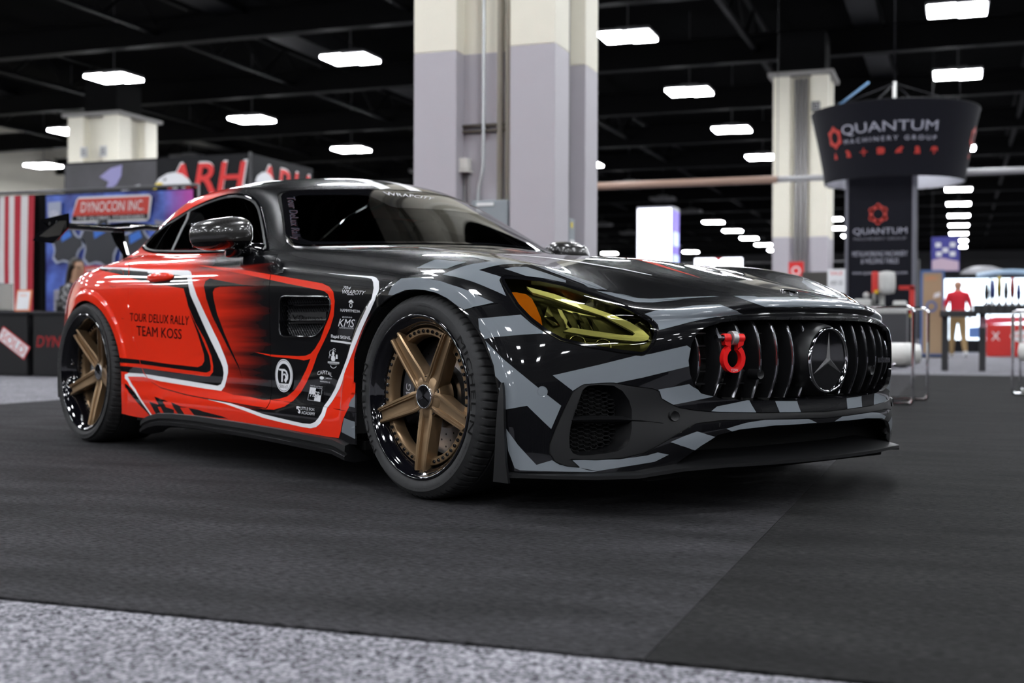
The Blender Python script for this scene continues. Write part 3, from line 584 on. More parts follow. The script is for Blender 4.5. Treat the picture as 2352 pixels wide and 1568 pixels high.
cn_ = ['black', 'blue', 'yellow', 'black', 'red', 'blue', 'black', 'yellow', 'black', 'grey', 'yellow']
for i, c_ in enumerate(cols):
    t_ = empty('tool_clamp', (1.52+.085*i, 14.2+.06*(i % 3), .93)); tag(t_, '%s handled upright clamp, number %s from the left on the black steel table' % (cn_[i], ['one', 'two', 'three', 'four', 'five', 'six', 'seven', 'eight', 'nine', 'ten', 'eleven'][i]), 'tool', 'upright tools on the steel table')
    h_ = .24+.10*((i*7) % 5)/4; h_ *= 1.25; MB().lathe([(.036, 0), (.036, .03), (.018, .04), (.014, h_*.55)], 10).build('shank', M_CHROMED_, t_, True); MB().lathe([(.0, h_*.3), (.028, h_*.3), (.034, h_*.6), (.020, h_), (0, h_)], 10).build('grip', mat('grip_%s' % cn_[i], c_, .4), t_, True)
def lounge_chair(x, y, rz, label):
    r = empty('lounge_chair', (x, y, 0), rz); tag(r, label, 'chair', 'white chairs with chrome frames')
    M_WL = mat('white_leather', (.72, .71, .68), .35)
    MB().bbox((0, 0, .375), (.62, .60, .17), .075).build('seat', M_WL, r, True); MB().bbox((-.27, 0, .60), (.15, .58, .36), .07, Matrix.Rotation(R(-12), 3, 'Y')).build('backrest', M_WL, r, True)
    for s in (-1, 1):
        MB().tube(slope([(-.30, s*.32, .016), (.28, s*.32, .016), (.34, s*.32, .016), (.34, s*.32, .1), (.34, s*.32, .64), (.34, s*.32, .73), (.25, s*.32, .73), (-.16, s*.32, .73), (-.26, s*.32, .70)], 2), .014, 10).build('side_frame', M_CHROME_ := mat('chrome', (.82, .82, .84), .06, 1.0), r, True)
    MB().tube([(-.30, -.32, .016), (-.30, .32, .016)], .012, 8).build('cross_tube', mat('chrome', (.82, .82, .84), .06, 1.0), r, True); MB().tube([(.2, -.32, .30), (.2, .32, .30)], .012, 8).build('cross_tube', mat('chrome', (.82, .82, .84), .06, 1.0), r, True)
lounge_chair(.55, 5.55, R(-8), 'white leather chair with chrome frame half hidden behind the car nose')
lounge_chair(1.98, 7.35, R(172), 'white leather chair with chrome frame cut off by the right edge')

# ---- unseen drape walls added out of frame to darken reflections on the car
for i, (x, y, rz, L, lab) in enumerate(((-13.5, -3.0, 90, 16, 'unseen black drape wall added left of the car to darken reflections'), (-2.0, -13.0, 0, 22, 'unseen black drape wall added behind the camera to darken reflections'), (14.5, 2.0, 90, 20, 'unseen black drape wall added right of the car to darken reflections'))):
    r = empty('pipe_and_drape', (x, y, 0), R(rz)); tag(r, lab, 'drape'); pipe_frame(-L/2, L/2, 0, 2.45, r)
    for k in range(int(L/2)): cloth('drape_panel', -L/2+2*k, -L/2+2*k+1.98, .02, 2.42, .04, M_DRAPE, r, 6)
# ---------------------------------------------------------------- people
def skinned(name, verts, edges, mats, parent, sub=2, root=0):
    """verts: (x, y, z, radius, material index); one continuous surface grown over the joints"""
    me = bpy.data.meshes.new(name); me.from_pydata([v[:3] for v in verts], edges, []); me.update()
    o = bpy.data.objects.new(name, me); COL.objects.link(o)
    o.modifiers.new('skin', 'SKIN').use_smooth_shade = True
    if not me.skin_vertices: bpy.context.view_layer.objects.active = o
    lay = me.skin_vertices[0].data if me.skin_vertices else None
    if lay is None:
        at_ = me.attributes.get('skin_vertices')
    for i, v in enumerate(verts):
        r = v[3] if isinstance(v[3], (tuple, list)) else (v[3], v[3])
        lay[i].radius = r; lay[i].use_root = (i == root)
    s = o.modifiers.new('sub', 'SUBSURF'); s.levels = sub; s.render_levels = sub
    ev = o.evaluated_get(bpy.context.evaluated_depsgraph_get()); m2 = bpy.data.meshes.new_from_object(ev)
    bpy.data.objects.remove(o); bpy.data.meshes.remove(me)
    m2.name = name; m2.materials.clear()
    ob = link_mesh(name, m2, mats, parent, True)
    P = np.array([v[:3] for v in verts]); segs = [(a, b) for a, b in edges]
    A = P[[a for a, b in segs]]; B = P[[b for a, b in segs]]; rad = np.array([(np.mean(verts[a][3])+np.mean(verts[b][3]))/2 for a, b in segs])
    idx = []
    for f in m2.polygons:
        c = np.array(f.center); e = B-A; t = np.clip(((c-A)*e).sum(1)/np.maximum((e*e).sum(1), 1e-9), 0, 1); d = np.linalg.norm(c-A-t[:, None]*e, axis=1)/rad
        k = int(np.argmin(d)); a, b = segs[k]; idx.append(verts[b][4] if t[k] > .5 else verts[a][4])
    m2.polygons.foreach_set('material_index', idx); m2.update()
    return ob
M_SKIN = mat('skin_tan', (.50, .27, .18), .5); M_SKIN2 = mat('skin_olive', (.42, .24, .15), .5)
def hand(V, E, wrist, palm, dirv, side, mi, s=1.0):
    """palm and five unequal bent fingers"""
    dirv = Vector(dirv).normalized(); side = Vector(side).normalized(); n_ = dirv.cross(side)
    k = len(V); p = Vector(palm); V.append((*p, .030*s, mi)); E.append((wrist, k))
    for i, L in enumerate((.060, .072, .068, .052)):
        b0 = p+side*(-.026+.0175*i)*s+dirv*.03*s; q = len(V)
        V.append((*b0, .0085*s, mi)); V.append((*(b0+dirv*L*.5*s+n_*.004), .008*s, mi)); V.append((*(b0+dirv*L*.85*s+n_*.022*s), .0065*s, mi))
        E += [(k, q), (q, q+1), (q+1, q+2)]
    q = len(V); t0 = p+side*-.034*s-dirv*.005*s; V.append((*t0, .010*s, mi)); V.append((*(t0+dirv*.04*s-side*.014*s+n_*.012*s), .008*s, mi)); E += [(k, q), (q, q+1)]
# man walking away
mn = empty('person', (1.13, 23.7, 0), R(6)); tag(mn, 'bald person in red polo shirt and khaki trousers walking away', 'person', None)
V = [(0, 0, .92, (.155, .115), 1), (0, 0, 1.06, (.165, .12), 0), (0, .005, 1.22, (.185, .125), 0), (0, .01, 1.36, (.15, .095), 0), (0, .02, 1.44, .062, 2), (0, .03, 1.50, .066, 2), (0, .035, 1.555, (.078, .09), 2), (0, .035, 1.61, (.080, .094), 2), (0, .03, 1.655, (.055, .065), 2)]
E = [(i, i+1) for i in range(8)]
for s in (-1, 1):
    k = len(V); V += [(s*.175, 0, 1.355, .075, 0), (s*.225, -.01, 1.22, .062, 0), (s*.25, -.03, 1.13, .050, 0), (s*.262, -.035, 1.09, .043, 2), (s*.262, .02*s+.03, .98, .038, 2), (s*.255, .05*s+.05, .87, .027, 2)]
    E += [(3, k)]+[(k+i, k+i+1) for i in range(5)]
    hand(V, E, k+5, (s*.252, .055*s+.06, .82), (0, .1, -1), (0, 1 if s > 0 else 1, 0), 2)
k = len(V); V += [(-.09, .02, .82, .100, 1), (-.10, .10, .52, .074, 1), (-.105, .10, .30, .062, 1), (-.11, .09, .12, .052, 1), (-.11, .10, .055, .045, 3), (-.115, .22, .035, .038, 3)]; E += [(0, k)]+[(k+i, k+i+1) for i in range(5)]
k = len(V); V += [(.09, -.01, .82, .100, 1), (.105, -.02, .52, .074, 1), (.115, -.14, .33, .062, 1), (.125, -.26, .17, .052, 1), (.13, -.29, .115, .045, 3), (.14, -.20, .04, .038, 3)]; E += [(0, k)]+[(k+i, k+i+1) for i in range(5)]
for s in (-1, 1): k = len(V); V.append((s*.085, .03, 1.57, .016, 2)); E.append((6, k))
k = len(V); V.append((0, .135, 1.565, .013, 2)); E.append((6, k))
skinned('figure', V, E, [mat('polo_red', (.62, .012, .03), .8), mat('khaki_cloth', (.28, .18, .08), .85), M_SKIN, mat('shoe_white', (.7, .7, .7), .6)], mn)
for s in (-1, 1): MB().lathe([(0, -.012), (.008, -.006), (.008, .006), (0, .012)], 10, Matrix.Translation((s*.032, .122, 1.585))).build('eye', mat('eye_dark', (.02, .015, .01), .3), mn, True)
MB().box((0, .118, 1.525), (.045, .01, .008)).build('mouth', mat('lip', (.35, .1, .09), .5), mn)
# woman seated behind the counters, looking to the right
wm = empty('person', (-9.40, 8.42, 0), R(-104)); tag(wm, 'seated person with long dark hair and black patterned top looking right', 'person')
V = [(0, -.10, .55, (.17, .14), 1), (0, -.08, .72, (.15, .11), 0), (0, -.05, .90, (.16, .115), 0), (0, -.04, 1.06, (.135, .085), 0), (0, -.03, 1.14, .052, 2), (0, -.01, 1.20, .056, 2), (0, .01, 1.26, (.068, .078), 2), (0, .01, 1.335, (.078, .090), 2), (0, .0, 1.40, (.070, .08), 2), (0, -.005, 1.44, (.04, .05), 2)]
E = [(i, i+1) for i in range(9)]
for s in (-1, 1):
    k = len(V); V += [(s*.165, -.04, 1.05, .062, 0), (s*.20, -.02, .90, .050, 0), (s*.21, .02, .78, .043, 0), (s*.17, .16, .80, .036, 0), (s*.10, .27, .83, .026, 2)]
    E += [(3, k)]+[(k+i, k+i+1) for i in range(4)]
    hand(V, E, k+4, (s*.08, .31, .835), (-.3*s, 1, 0), (1, 0, 0), 2, .9)
for s in (-1, 1):
    k = len(V); V += [(s*.09, .05, .54, .095, 1), (s*.11, .36, .53, .068, 1), (s*.11, .40, .28, .055, 1), (s*.11, .38, .09, .042, 3), (s*.11, .48, .04, .035, 3)]; E += [(0, k)]+[(k+i, k+i+1) for i in range(4)]
k = len(V); V += [(0, .103, 1.305, .012, 2), (0, .118, 1.290, .013, 2)]; E += [(7, k), (k, k+1)]
k = len(V); V.append((0, .075, 1.215, .022, 2)); E.append((5, k))
M_TOP = mat('top_pattern', (.03, .03, .035), .8)
def pattern_top():
    m = bpy.data.materials.new('patterned_top'); m.use_nodes = True; nt = m.node_tree; b = nt.nodes['Principled BSDF']
    tc = nt.nodes.new('ShaderNodeTexCoord'); vo = nt.nodes.new('ShaderNodeTexNoise'); vo.inputs['Scale'].default_value = 26; nt.links.new(tc.outputs['Object'], vo.inputs['Vector'])
    cr = nt.nodes.new('ShaderNodeValToRGB'); e = cr.color_ramp.elements; e[0].position = .54; e[0].color = (.010, .010, .011, 1); e[1].position = .58; e[1].color = (.35, .35, .36, 1); nt.links.new(vo.outputs['Fac'], cr.inputs[0]); nt.links.new(cr.outputs[0], b.inputs['Base Color']); b.inputs['Roughness'].default_value = .8
    return m
skinned('figure', V, E, [pattern_top(), mat('trousers_dark', (.015, .015, .018), .85), M_SKIN2, mat('shoe_black', (.01, .01, .01), .5)], wm)
bm = bmesh.new(); bmesh.ops.create_uvsphere(bm, u_segments=28, v_segments=24, radius=1)
for v in bm.verts:
    x, y, z = v.co
    if z > -.05: v.co = Vector((x*.100, y*.108-.012, 1.345+z*.112))                         # crown
    else:
        t = min(1, -z); w_ = .100+.03*math.sin(t*2.6); fall = .42*t**.8
        v.co = Vector((x*w_*(1 if abs(z) < .98 else .3)/max(.25, math.sqrt(max(.02, 1-z*z)))*.92, (y*.075/max(.25, math.sqrt(max(.02, 1-z*z))) if y < 0 else y*.02)-.055-.03*t, 1.345-fall))
kill = [f for f in bm.faces if f.calc_center_median().y > .035 and f.calc_center_median().z < 1.405]
bmesh.ops.delete(bm, geom=kill, context='FACES')
MB().bm(bm).build('hair', mat('hair_dark', (.012, .008, .006), .45), wm, True)
for s in (-1, 1):
    MB().lathe([(0, -.006), (.011, -.003), (.011, .003), (0, .006)], 12, Matrix.Translation((s*.031, .086, 1.318))).build('eye', mat('eye_dark', (.02, .015, .01), .3), wm, True)
    MB().bbox((s*.031, .088, 1.338), (.03, .008, .005), .002).build('eyebrow', mat('hair_dark', (.012, .008, .006), .45), wm)
MB().bbox((0, .088, 1.248), (.042, .012, .012), .004).build('mouth', mat('lip', (.35, .1, .09), .5), wm)
# outlines measured on the car, in the axes of the named projection
TRACE = {
 'dlo': ('side', [(-2.5039, 1.014), (-2.4548, 1.0252), (-2.4166, 1.0372), (-2.3844, 1.0495), (-2.3114, 1.0661), (-2.2794, 1.0747), (-2.1525, 1.1148), (-2.0586, 1.1339), (-1.96, 1.147), (-1.884, 1.152), (-1.803, 1.149), (-1.716, 1.1369), (-1.6508, 1.1211), (-1.5952, 1.1018), (-1.5254, 1.0679), (-1.3756, 0.9768), (-1.2966, 0.9307), (-1.205, 0.8824), (-1.153, 0.8578), (-1.1968, 0.8525), (-1.3696, 0.8549), (-1.804, 0.8713), (-2.033, 0.8822), (-2.2987, 0.898), (-2.3841, 0.9077), (-2.4612, 0.9193), (-2.5553, 0.94)]),
 'door': ('side', [(-2.3626, 0.8604), (-2.2686, 0.8279), (-2.2269, 0.7988), (-2.2044, 0.771), (-2.1926, 0.7439), (-2.1866, 0.722), (-2.1835, 0.7002), (-2.1826, 0.6569), (-2.1581, 0.586), (-2.1393, 0.5116), (-2.1007, 0.4553), (-2.0625, 0.3938), (-2.0263, 0.3484), (-1.9663, 0.3119), (-1.8599, 0.2892), (-1.6118, 0.2694), (-1.411, 0.2601), (-0.9419, 0.2447), (-0.9252, 0.2667), (-0.9269, 0.3399), (-0.9359, 0.3788), (-0.943, 0.4179), (-0.9526, 0.4965), (-0.958, 0.5755), (-0.9614, 0.6545), (-0.9653, 0.6941), (-0.9651, 0.7249), (-0.9704, 0.7614), (-0.991, 0.8046), (-1.0126, 0.8273), (-1.0902, 0.8362), (-1.3649, 0.8406), (-1.8134, 0.8597), (-2.2568, 0.883), (-2.3417, 0.8799), (-2.3754, 0.8723)]),
 'vent': ('side', [(-0.8814, 0.6502), (-0.8683, 0.6627), (-0.8461, 0.6655), (-0.5719, 0.658), (-0.5377, 0.6547), (-0.5237, 0.645), (-0.522, 0.6184), (-0.5367, 0.5886), (-0.5637, 0.5585), (-0.5986, 0.5325), (-0.6242, 0.5202), (-0.6514, 0.5157), (-0.8501, 0.5159), (-0.875, 0.5226), (-0.886, 0.5408)]),
 'headlamp': ('cor', [(-0.2727, 0.6978), (-0.2697, 0.7052), (-0.2606, 0.7077), (-0.2042, 0.7047), (-0.1488, 0.6988), (-0.0776, 0.6845), (-0.02, 0.6661), (0.0668, 0.6354), (0.1387, 0.6049), (0.1846, 0.5775), (0.2058, 0.5547), (0.2093, 0.5319), (0.1989, 0.5001), (0.1835, 0.4774), (0.1658, 0.4691), (0.0988, 0.477), (0.0097, 0.4925), (-0.0667, 0.5103), (-0.1132, 0.5352), (-0.1672, 0.574), (-0.2096, 0.6135), (-0.266, 0.6854)]),
 'insert': ('front', [(-0.806, 0.3651), (-0.7817, 0.3842), (-0.7385, 0.3885), (-0.7135, 0.3894), (-0.6684, 0.3795), (-0.6279, 0.3733), (-0.6116, 0.3657), (-0.6057, 0.3441), (-0.5831, 0.3287), (-0.561, 0.3171), (-0.5135, 0.3077), (-0.4501, 0.3024), (-0.2942, 0.2959), (-0.0138, 0.2884), (-0.0159, 0.2783), (-0.0166, 0.2681), (-0.2303, 0.2749), (-0.4368, 0.2781), (-0.5174, 0.271), (-0.5427, 0.2579), (-0.5665, 0.2436), (-0.6507, 0.1861), (-0.7002, 0.1709), (-0.7599, 0.1659), (-0.819, 0.1684), (-0.7992, 0.1445), (-0.8292, 0.1483), (-0.8525, 0.1607), (-0.8639, 0.1858), (-0.8631, 0.211), (-0.8439, 0.2693), (-0.8226, 0.3253)]),
 'blade': ('front', [(-0.7833, 0.3747), (-0.7971, 0.3654), (-0.8141, 0.3467), (-0.831, 0.3227), (-0.844, 0.2934), (-0.8582, 0.2447), (-0.8636, 0.2217), (-0.8654, 0.1979), (-0.8622, 0.1767), (-0.8528, 0.1609), (-0.8373, 0.1491), (-0.8213, 0.1444), (-0.8008, 0.1452), (-0.8106, 0.1611), (-0.8224, 0.1769), (-0.8267, 0.2007), (-0.8246, 0.2272), (-0.8191, 0.2617), (-0.8043, 0.3113)]),
 'opening': ('front', [(-0.7835, 0.3694), (-0.7716, 0.3814), (-0.7466, 0.3841), (-0.7134, 0.3816), (-0.6932, 0.3656), (-0.679, 0.339), (-0.6731, 0.3123), (-0.6755, 0.2592), (-0.6815, 0.2273), (-0.6907, 0.2061), (-0.7097, 0.1915), (-0.7369, 0.1848), (-0.779, 0.1791), (-0.7997, 0.1791), (-0.8119, 0.1849), (-0.8195, 0.2008), (-0.8195, 0.2272), (-0.815, 0.2617), (-0.8077, 0.2909)]),
 'hoodedge': ('top', [(0.106, -0.781), (0.1518, -0.7758), (0.172, -0.7712), (0.1902, -0.765), (0.2061, -0.7569), (0.2251, -0.7512), (0.2418, -0.7436), (0.2563, -0.7341), (0.2687, -0.7228), (0.2794, -0.7101), (0.3012, -0.6921), (0.3481, -0.6397), (0.3852, -0.6188), (0.4356, -0.6095), (0.5092, -0.6059), (0.534, -0.5925), (0.5936, -0.5683), (0.6109, -0.5459), (0.6204, -0.5356), (0.6353, -0.5021), (0.6605, -0.4547), (0.681, -0.4229), (0.7001, -0.3893), (0.7174, -0.3533), (0.7355, -0.3234), (0.7521, -0.2916), (0.7668, -0.257), (0.779, -0.2189), (0.7882, -0.1747), (0.793, -0.1239), (0.793, -0.0658), (0.7916, -0.0342)]),
 'wind': ('front', [(-0.8229, 0.8503), (-0.7845, 0.8777), (-0.7489, 0.9054), (-0.724, 0.9285), (-0.683, 0.9745), (-0.5939, 1.0863), (-0.5692, 1.1152), (-0.542, 1.1367), (-0.5237, 1.1424), (-0.3066, 1.1487), (-0.215, 1.1524), (-0.1322, 1.1492)]),
 'windin': ('front', [(-0.7855, 0.8538), (-0.7093, 0.8844), (-0.6764, 0.9316), (-0.6116, 1.0179), (-0.5471, 1.0966), (-0.526, 1.1138), (-0.5068, 1.1184), (-0.2886, 1.1191), (-0.269, 1.1145), (-0.2607, 1.0983), (-0.2489, 1.0602), (-0.1676, 1.061), (-0.1369, 1.0628)]),
 'bpillar': ('side', [(-2.1665, 1.1026), (-2.1516, 1.0529), (-2.1387, 1.0039), (-2.0985, 0.9066), (-2.0839, 0.8823)]),
 'bumpseam': ('side', [(0.2366, 0.6024), (0.2812, 0.6126), (0.3486, 0.6243), (0.386, 0.6331)]),
 'fuel': ('side', [(-2.4476, 0.7856), (-2.4209, 0.7621), (-2.386, 0.7439), (-2.3494, 0.7355), (-2.3165, 0.7371), (-2.2855, 0.7517), (-2.2678, 0.7717), (-2.2689, 0.7889), (-2.3004, 0.8107), (-2.3427, 0.8192), (-2.4142, 0.8217), (-2.4646, 0.8198), (-2.4641, 0.8055)]),
 'qseam': ('side', [(-2.3683, 0.6), (-2.1667, 0.5831)]),
 'sillseam': ('side', [(-0.9277, 0.2796), (-0.5071, 0.2676), (-0.3324, 0.26)]),
 'handle': ('side', [(-2.0277, 0.7765), (-1.7877, 0.7701), (-1.7784, 0.7576), (-2.0185, 0.7646)]),
 'silltop': ('side', [(-2.0109, 0.1532), (-1.7832, 0.1834), (-1.6976, 0.1893), (-1.4867, 0.1922), (-1.1059, 0.1887), (-0.865, 0.1854), (-0.5661, 0.1718), (-0.3026, 0.1589)]),
 'hl_drl': ('cor', [(-0.1936, 0.6876), (-0.1025, 0.6651), (-0.0406, 0.6424), (0.0769, 0.5949), (0.1301, 0.5706), (0.168, 0.5509), (0.1861, 0.5318), (0.1838, 0.5204), (0.1696, 0.5145), (0.1427, 0.5144), (0.081, 0.5219), (0.016, 0.5317), (-0.064, 0.5454), (-0.0377, 0.556), (0.0971, 0.5369), (0.1375, 0.5339), (0.1439, 0.5407), (0.1368, 0.5475), (0.0503, 0.5884), (-0.0085, 0.6121), (-0.0993, 0.646), (-0.1747, 0.6679)]),
 'hl_amber': ('cor', [(-0.2423, 0.661), (-0.2168, 0.6609), (-0.187, 0.655), (-0.168, 0.6416), (-0.1503, 0.6157), (-0.1329, 0.5832), (-0.1245, 0.5534), (-0.1378, 0.5579), (-0.1842, 0.601), (-0.2256, 0.6418)]),
 'hl_f1': ('cor', [(-0.1504, 0.6368), (-0.1211, 0.632), (-0.0996, 0.5995), (-0.0751, 0.5765), (-0.0975, 0.5718), (-0.127, 0.5948)]),
 'hl_f2': ('cor', [(-0.087, 0.6157), (-0.0731, 0.6134), (-0.0532, 0.5888), (-0.0335, 0.5606), (-0.0561, 0.5628)]),
 'hl_f3': ('cor', [(-0.0406, 0.6042), (-0.0224, 0.6042), (0.0016, 0.5722), (0.0071, 0.5539), (-0.0155, 0.5584)]),
 'hl_f4': ('cor', [(0.0009, 0.5882), (0.019, 0.5837), (0.0425, 0.5586), (0.0474, 0.5495), (0.025, 0.5517)]),
 'hl_low': ('cor', [(-0.0545, 0.5354), (0.0667, 0.5177), (0.1608, 0.5067), (0.1612, 0.4818), (0.0987, 0.486), (0.0185, 0.4971), (-0.0534, 0.5149)]),
 'white_shield': ('side', [(-2.647, 0.8401), (-2.2547, 0.8224), (-2.0577, 0.8077), (-1.8249, 0.7979), (-1.6646, 0.7897), (-1.6348, 0.7829), (-1.6142, 0.7707), (-1.595, 0.7503), (-1.5815, 0.7302), (-1.5596, 0.7067), (-1.5407, 0.6836), (-1.4705, 0.6102), (-1.3943, 0.5333), (-1.3492, 0.4909), (-1.289, 0.4258), (-1.2674, 0.3972), (-1.2628, 0.3707), (-1.271, 0.3487), (-1.2886, 0.3143), (-1.3115, 0.2964), (-1.4575, 0.3006), (-1.8665, 0.317), (-2.0289, 0.3305), (-2.1826, 0.3275), (-2.1444, 0.2941), (-2.0096, 0.2185), (-1.9501, 0.1827), (-1.9224, 0.1648), (-1.9374, 0.164), (-1.9935, 0.198), (-2.0551, 0.2322), (-2.1634, 0.2879), (-2.1987, 0.3199), (-2.2, 0.3364), (-2.1752, 0.3443), (-2.0251, 0.3442), (-1.6162, 0.3269), (-1.3477, 0.3155), (-1.3194, 0.3229), (-1.3026, 0.3429), (-1.298, 0.3673), (-1.3061, 0.3899), (-1.3298, 0.4152), (-1.4071, 0.4864), (-1.4482, 0.5269), (-1.484, 0.5648), (-1.5514, 0.6399), (-1.5945, 0.6846), (-1.6283, 0.7404), (-1.6443, 0.7602), (-1.6638, 0.7671), (-1.8588, 0.7803), (-2.0347, 0.7897), (-2.0494, 0.7972), (-2.2975, 0.8137), (-2.7165, 0.8367)]),
 'black_shield': ('side', [(-2.5873, 0.8295), (-2.2975, 0.8137), (-2.0494, 0.7972), (-2.0347, 0.7897), (-1.8009, 0.7773), (-1.6638, 0.7671), (-1.6443, 0.7602), (-1.6283, 0.7404), (-1.5945, 0.6846), (-1.5514, 0.6399), (-1.484, 0.5648), (-1.4482, 0.5269), (-1.3689, 0.4506), (-1.3298, 0.4152), (-1.3061, 0.3899), (-1.298, 0.3673), (-1.3026, 0.3429), (-1.3194, 0.3229), (-1.3477, 0.3155), (-1.7068, 0.3307), (-2.0251, 0.3442), (-2.1752, 0.3443), (-2.1944, 0.3477), (-2.3223, 0.3515), (-2.322, 0.4157), (-2.2348, 0.4105), (-2.0024, 0.403), (-1.8118, 0.3943), (-1.5208, 0.3857), (-1.4849, 0.3945), (-1.4664, 0.4124), (-1.4725, 0.4398), (-1.503, 0.482), (-1.5317, 0.5245), (-1.5954, 0.6057), (-1.6317, 0.6725), (-1.6609, 0.7132), (-2.0148, 0.7485), (-2.2227, 0.7776), (-2.3256, 0.7959), (-2.5671, 0.8236)]),
 'red_loop': ('side', [(-1.6114, 0.6365), (-1.5529, 0.57), (-1.4678, 0.4998), (-1.406, 0.431), (-1.3876, 0.3919), (-1.3868, 0.3697), (-1.414, 0.3517), (-1.4397, 0.3499), (-1.8573, 0.363), (-2.0596, 0.3703), (-2.3222, 0.3763), (-2.3222, 0.3892), (-2.0613, 0.3866), (-1.6527, 0.3718), (-1.4431, 0.3657), (-1.4082, 0.3741), (-1.406, 0.3914), (-1.4272, 0.4356), (-1.4696, 0.4798), (-1.5104, 0.5246), (-1.5953, 0.6108), (-1.6394, 0.6727)]),
 'black_hook': ('side', [(-1.0437, 0.7067), (-1.1759, 0.7172), (-1.4437, 0.7491), (-1.4753, 0.7389), (-1.4829, 0.72), (-1.4651, 0.6862), (-1.4579, 0.6695), (-1.4061, 0.5943), (-1.2835, 0.4769), (-1.1761, 0.3874), (-1.1437, 0.3455), (-1.1831, 0.4015), (-1.2232, 0.4391), (-1.2587, 0.4748), (-1.3051, 0.5254), (-1.3653, 0.6039), (-1.3962, 0.6684), (-1.403, 0.6932), (-1.3897, 0.7078), (-1.3503, 0.7128), (-1.1937, 0.7109)]),
 'red_sweep': ('side', [(-1.641, 0.8137), (-1.2715, 0.7844), (-0.9204, 0.7448), (-0.5894, 0.7062), (-0.5351, 0.6925), (-0.5042, 0.6738), (-0.4922, 0.6415), (-0.5002, 0.5904), (-0.5279, 0.5478), (-0.6159, 0.4518), (-0.6445, 0.401), (-0.6791, 0.3539), (-0.7212, 0.314), (-0.7647, 0.2821), (-0.8201, 0.2571), (-0.8883, 0.2434), (-0.968, 0.2417), (-0.9692, 0.2584), (-0.972, 0.2751), (-0.8591, 0.2846), (-0.8099, 0.2957), (-0.7645, 0.3199), (-0.7248, 0.3524), (-0.6894, 0.3932), (-0.6608, 0.4379), (-0.6814, 0.4331), (-0.7065, 0.4303), (-0.7493, 0.4339), (-0.9381, 0.4403), (-1.0688, 0.4554), (-0.9388, 0.4472), (-0.7504, 0.4446), (-0.6995, 0.4468), (-0.6622, 0.4554), (-0.6337, 0.4734), (-0.5965, 0.5065), (-0.5366, 0.5907), (-0.5235, 0.6292), (-0.5264, 0.6507), (-0.5404, 0.6668), (-0.5699, 0.6787), (-0.8343, 0.7119), (-1.1605, 0.7564)]),
 'red_sill': ('side', [(-2.1826, 0.3275), (-2.0289, 0.3305), (-1.8665, 0.317), (-1.6328, 0.3079), (-1.6223, 0.2691), (-1.4476, 0.2604), (-1.2611, 0.2478), (-1.106, 0.2291), (-0.9609, 0.2088), (-0.8006, 0.1974), (-0.6362, 0.1895), (-0.5997, 0.1961), (-0.5713, 0.2108), (-0.5439, 0.2404), (-0.5377, 0.2665), (-0.5164, 0.2846), (-0.3735, 0.2912), (-0.4166, 0.2429), (-0.4599, 0.1663), (-0.7589, 0.1662), (-1.0952, 0.1686), (-1.279, 0.1692), (-1.6318, 0.1663), (-1.7898, 0.1534), (-2.0866, 0.1548), (-2.1211, 0.2034), (-2.1612, 0.2522)]),
 'red_arch': ('side', [(-0.5164, 0.2846), (-0.4601, 0.338), (-0.3852, 0.4433), (-0.358, 0.4792), (-0.3024, 0.5458), (-0.2439, 0.6068), (-0.184, 0.6343), (-0.2048, 0.5975), (-0.2962, 0.4594), (-0.3249, 0.3845), (-0.3305, 0.3644), (-0.3735, 0.2912)]),
 'red_door_foot': ('side', [(-1.6328, 0.3079), (-1.4575, 0.3006), (-1.3115, 0.2964), (-1.2088, 0.2852), (-1.0744, 0.2823), (-0.972, 0.2751), (-0.9692, 0.2584), (-0.968, 0.2417), (-1.0317, 0.2469), (-1.4697, 0.2655), (-1.6223, 0.2691)]),
 'white_sweep': ('side', [(-0.5777, 0.7422), (-0.4299, 0.731), (-0.2746, 0.7214), (-0.2437, 0.715), (-0.2202, 0.702), (-0.2077, 0.6792), (-0.2098, 0.661), (-0.2142, 0.6429), (-0.2439, 0.6068), (-0.3024, 0.5458), (-0.358, 0.4792), (-0.3852, 0.4433), (-0.4601, 0.338), (-0.5377, 0.2665), (-0.5439, 0.2404), (-0.5713, 0.2108), (-0.5997, 0.1961), (-0.6362, 0.1895), (-0.6887, 0.1907), (-0.8389, 0.1997), (-0.9609, 0.2088), (-1.106, 0.2291), (-1.2611, 0.2478), (-1.4476, 0.2604), (-1.6223, 0.2691), (-1.4481, 0.2636), (-1.2619, 0.256), (-1.1058, 0.241), (-0.9595, 0.2227), (-0.799, 0.211), (-0.6872, 0.2041), (-0.6387, 0.2047), (-0.6063, 0.2131), (-0.5862, 0.2273), (-0.5672, 0.2478), (-0.5611, 0.2696), (-0.5264, 0.3041), (-0.4912, 0.3368), (-0.4562, 0.3847), (-0.4306, 0.4234), (-0.4032, 0.4618), (-0.3342, 0.5457), (-0.2747, 0.6071), (-0.2483, 0.6435), (-0.244, 0.6617), (-0.2421, 0.68), (-0.2542, 0.7009), (-0.2707, 0.7117), (-0.3006, 0.7168), (-0.4269, 0.7275)]),
 'black_streak_rear': ('side', [(-2.1977, 0.2968), (-2.1774, 0.2858), (-2.0407, 0.231), (-1.989, 0.1991), (-1.9418, 0.1673), (-1.953, 0.1648), (-2.0752, 0.2156), (-2.1701, 0.258), (-2.1937, 0.2782)]),
 'check1': ('side', [(-1.8996, 0.2486), (-1.7956, 0.2387), (-1.7606, 0.2336), (-1.811, 0.2324), (-1.7832, 0.2093), (-1.7047, 0.2021), (-1.7081, 0.187), (-1.8004, 0.1772), (-1.8342, 0.2079), (-1.8628, 0.2065), (-1.8311, 0.1755), (-1.879, 0.1684), (-1.9251, 0.206), (-1.9506, 0.2249), (-1.8535, 0.2166)]),
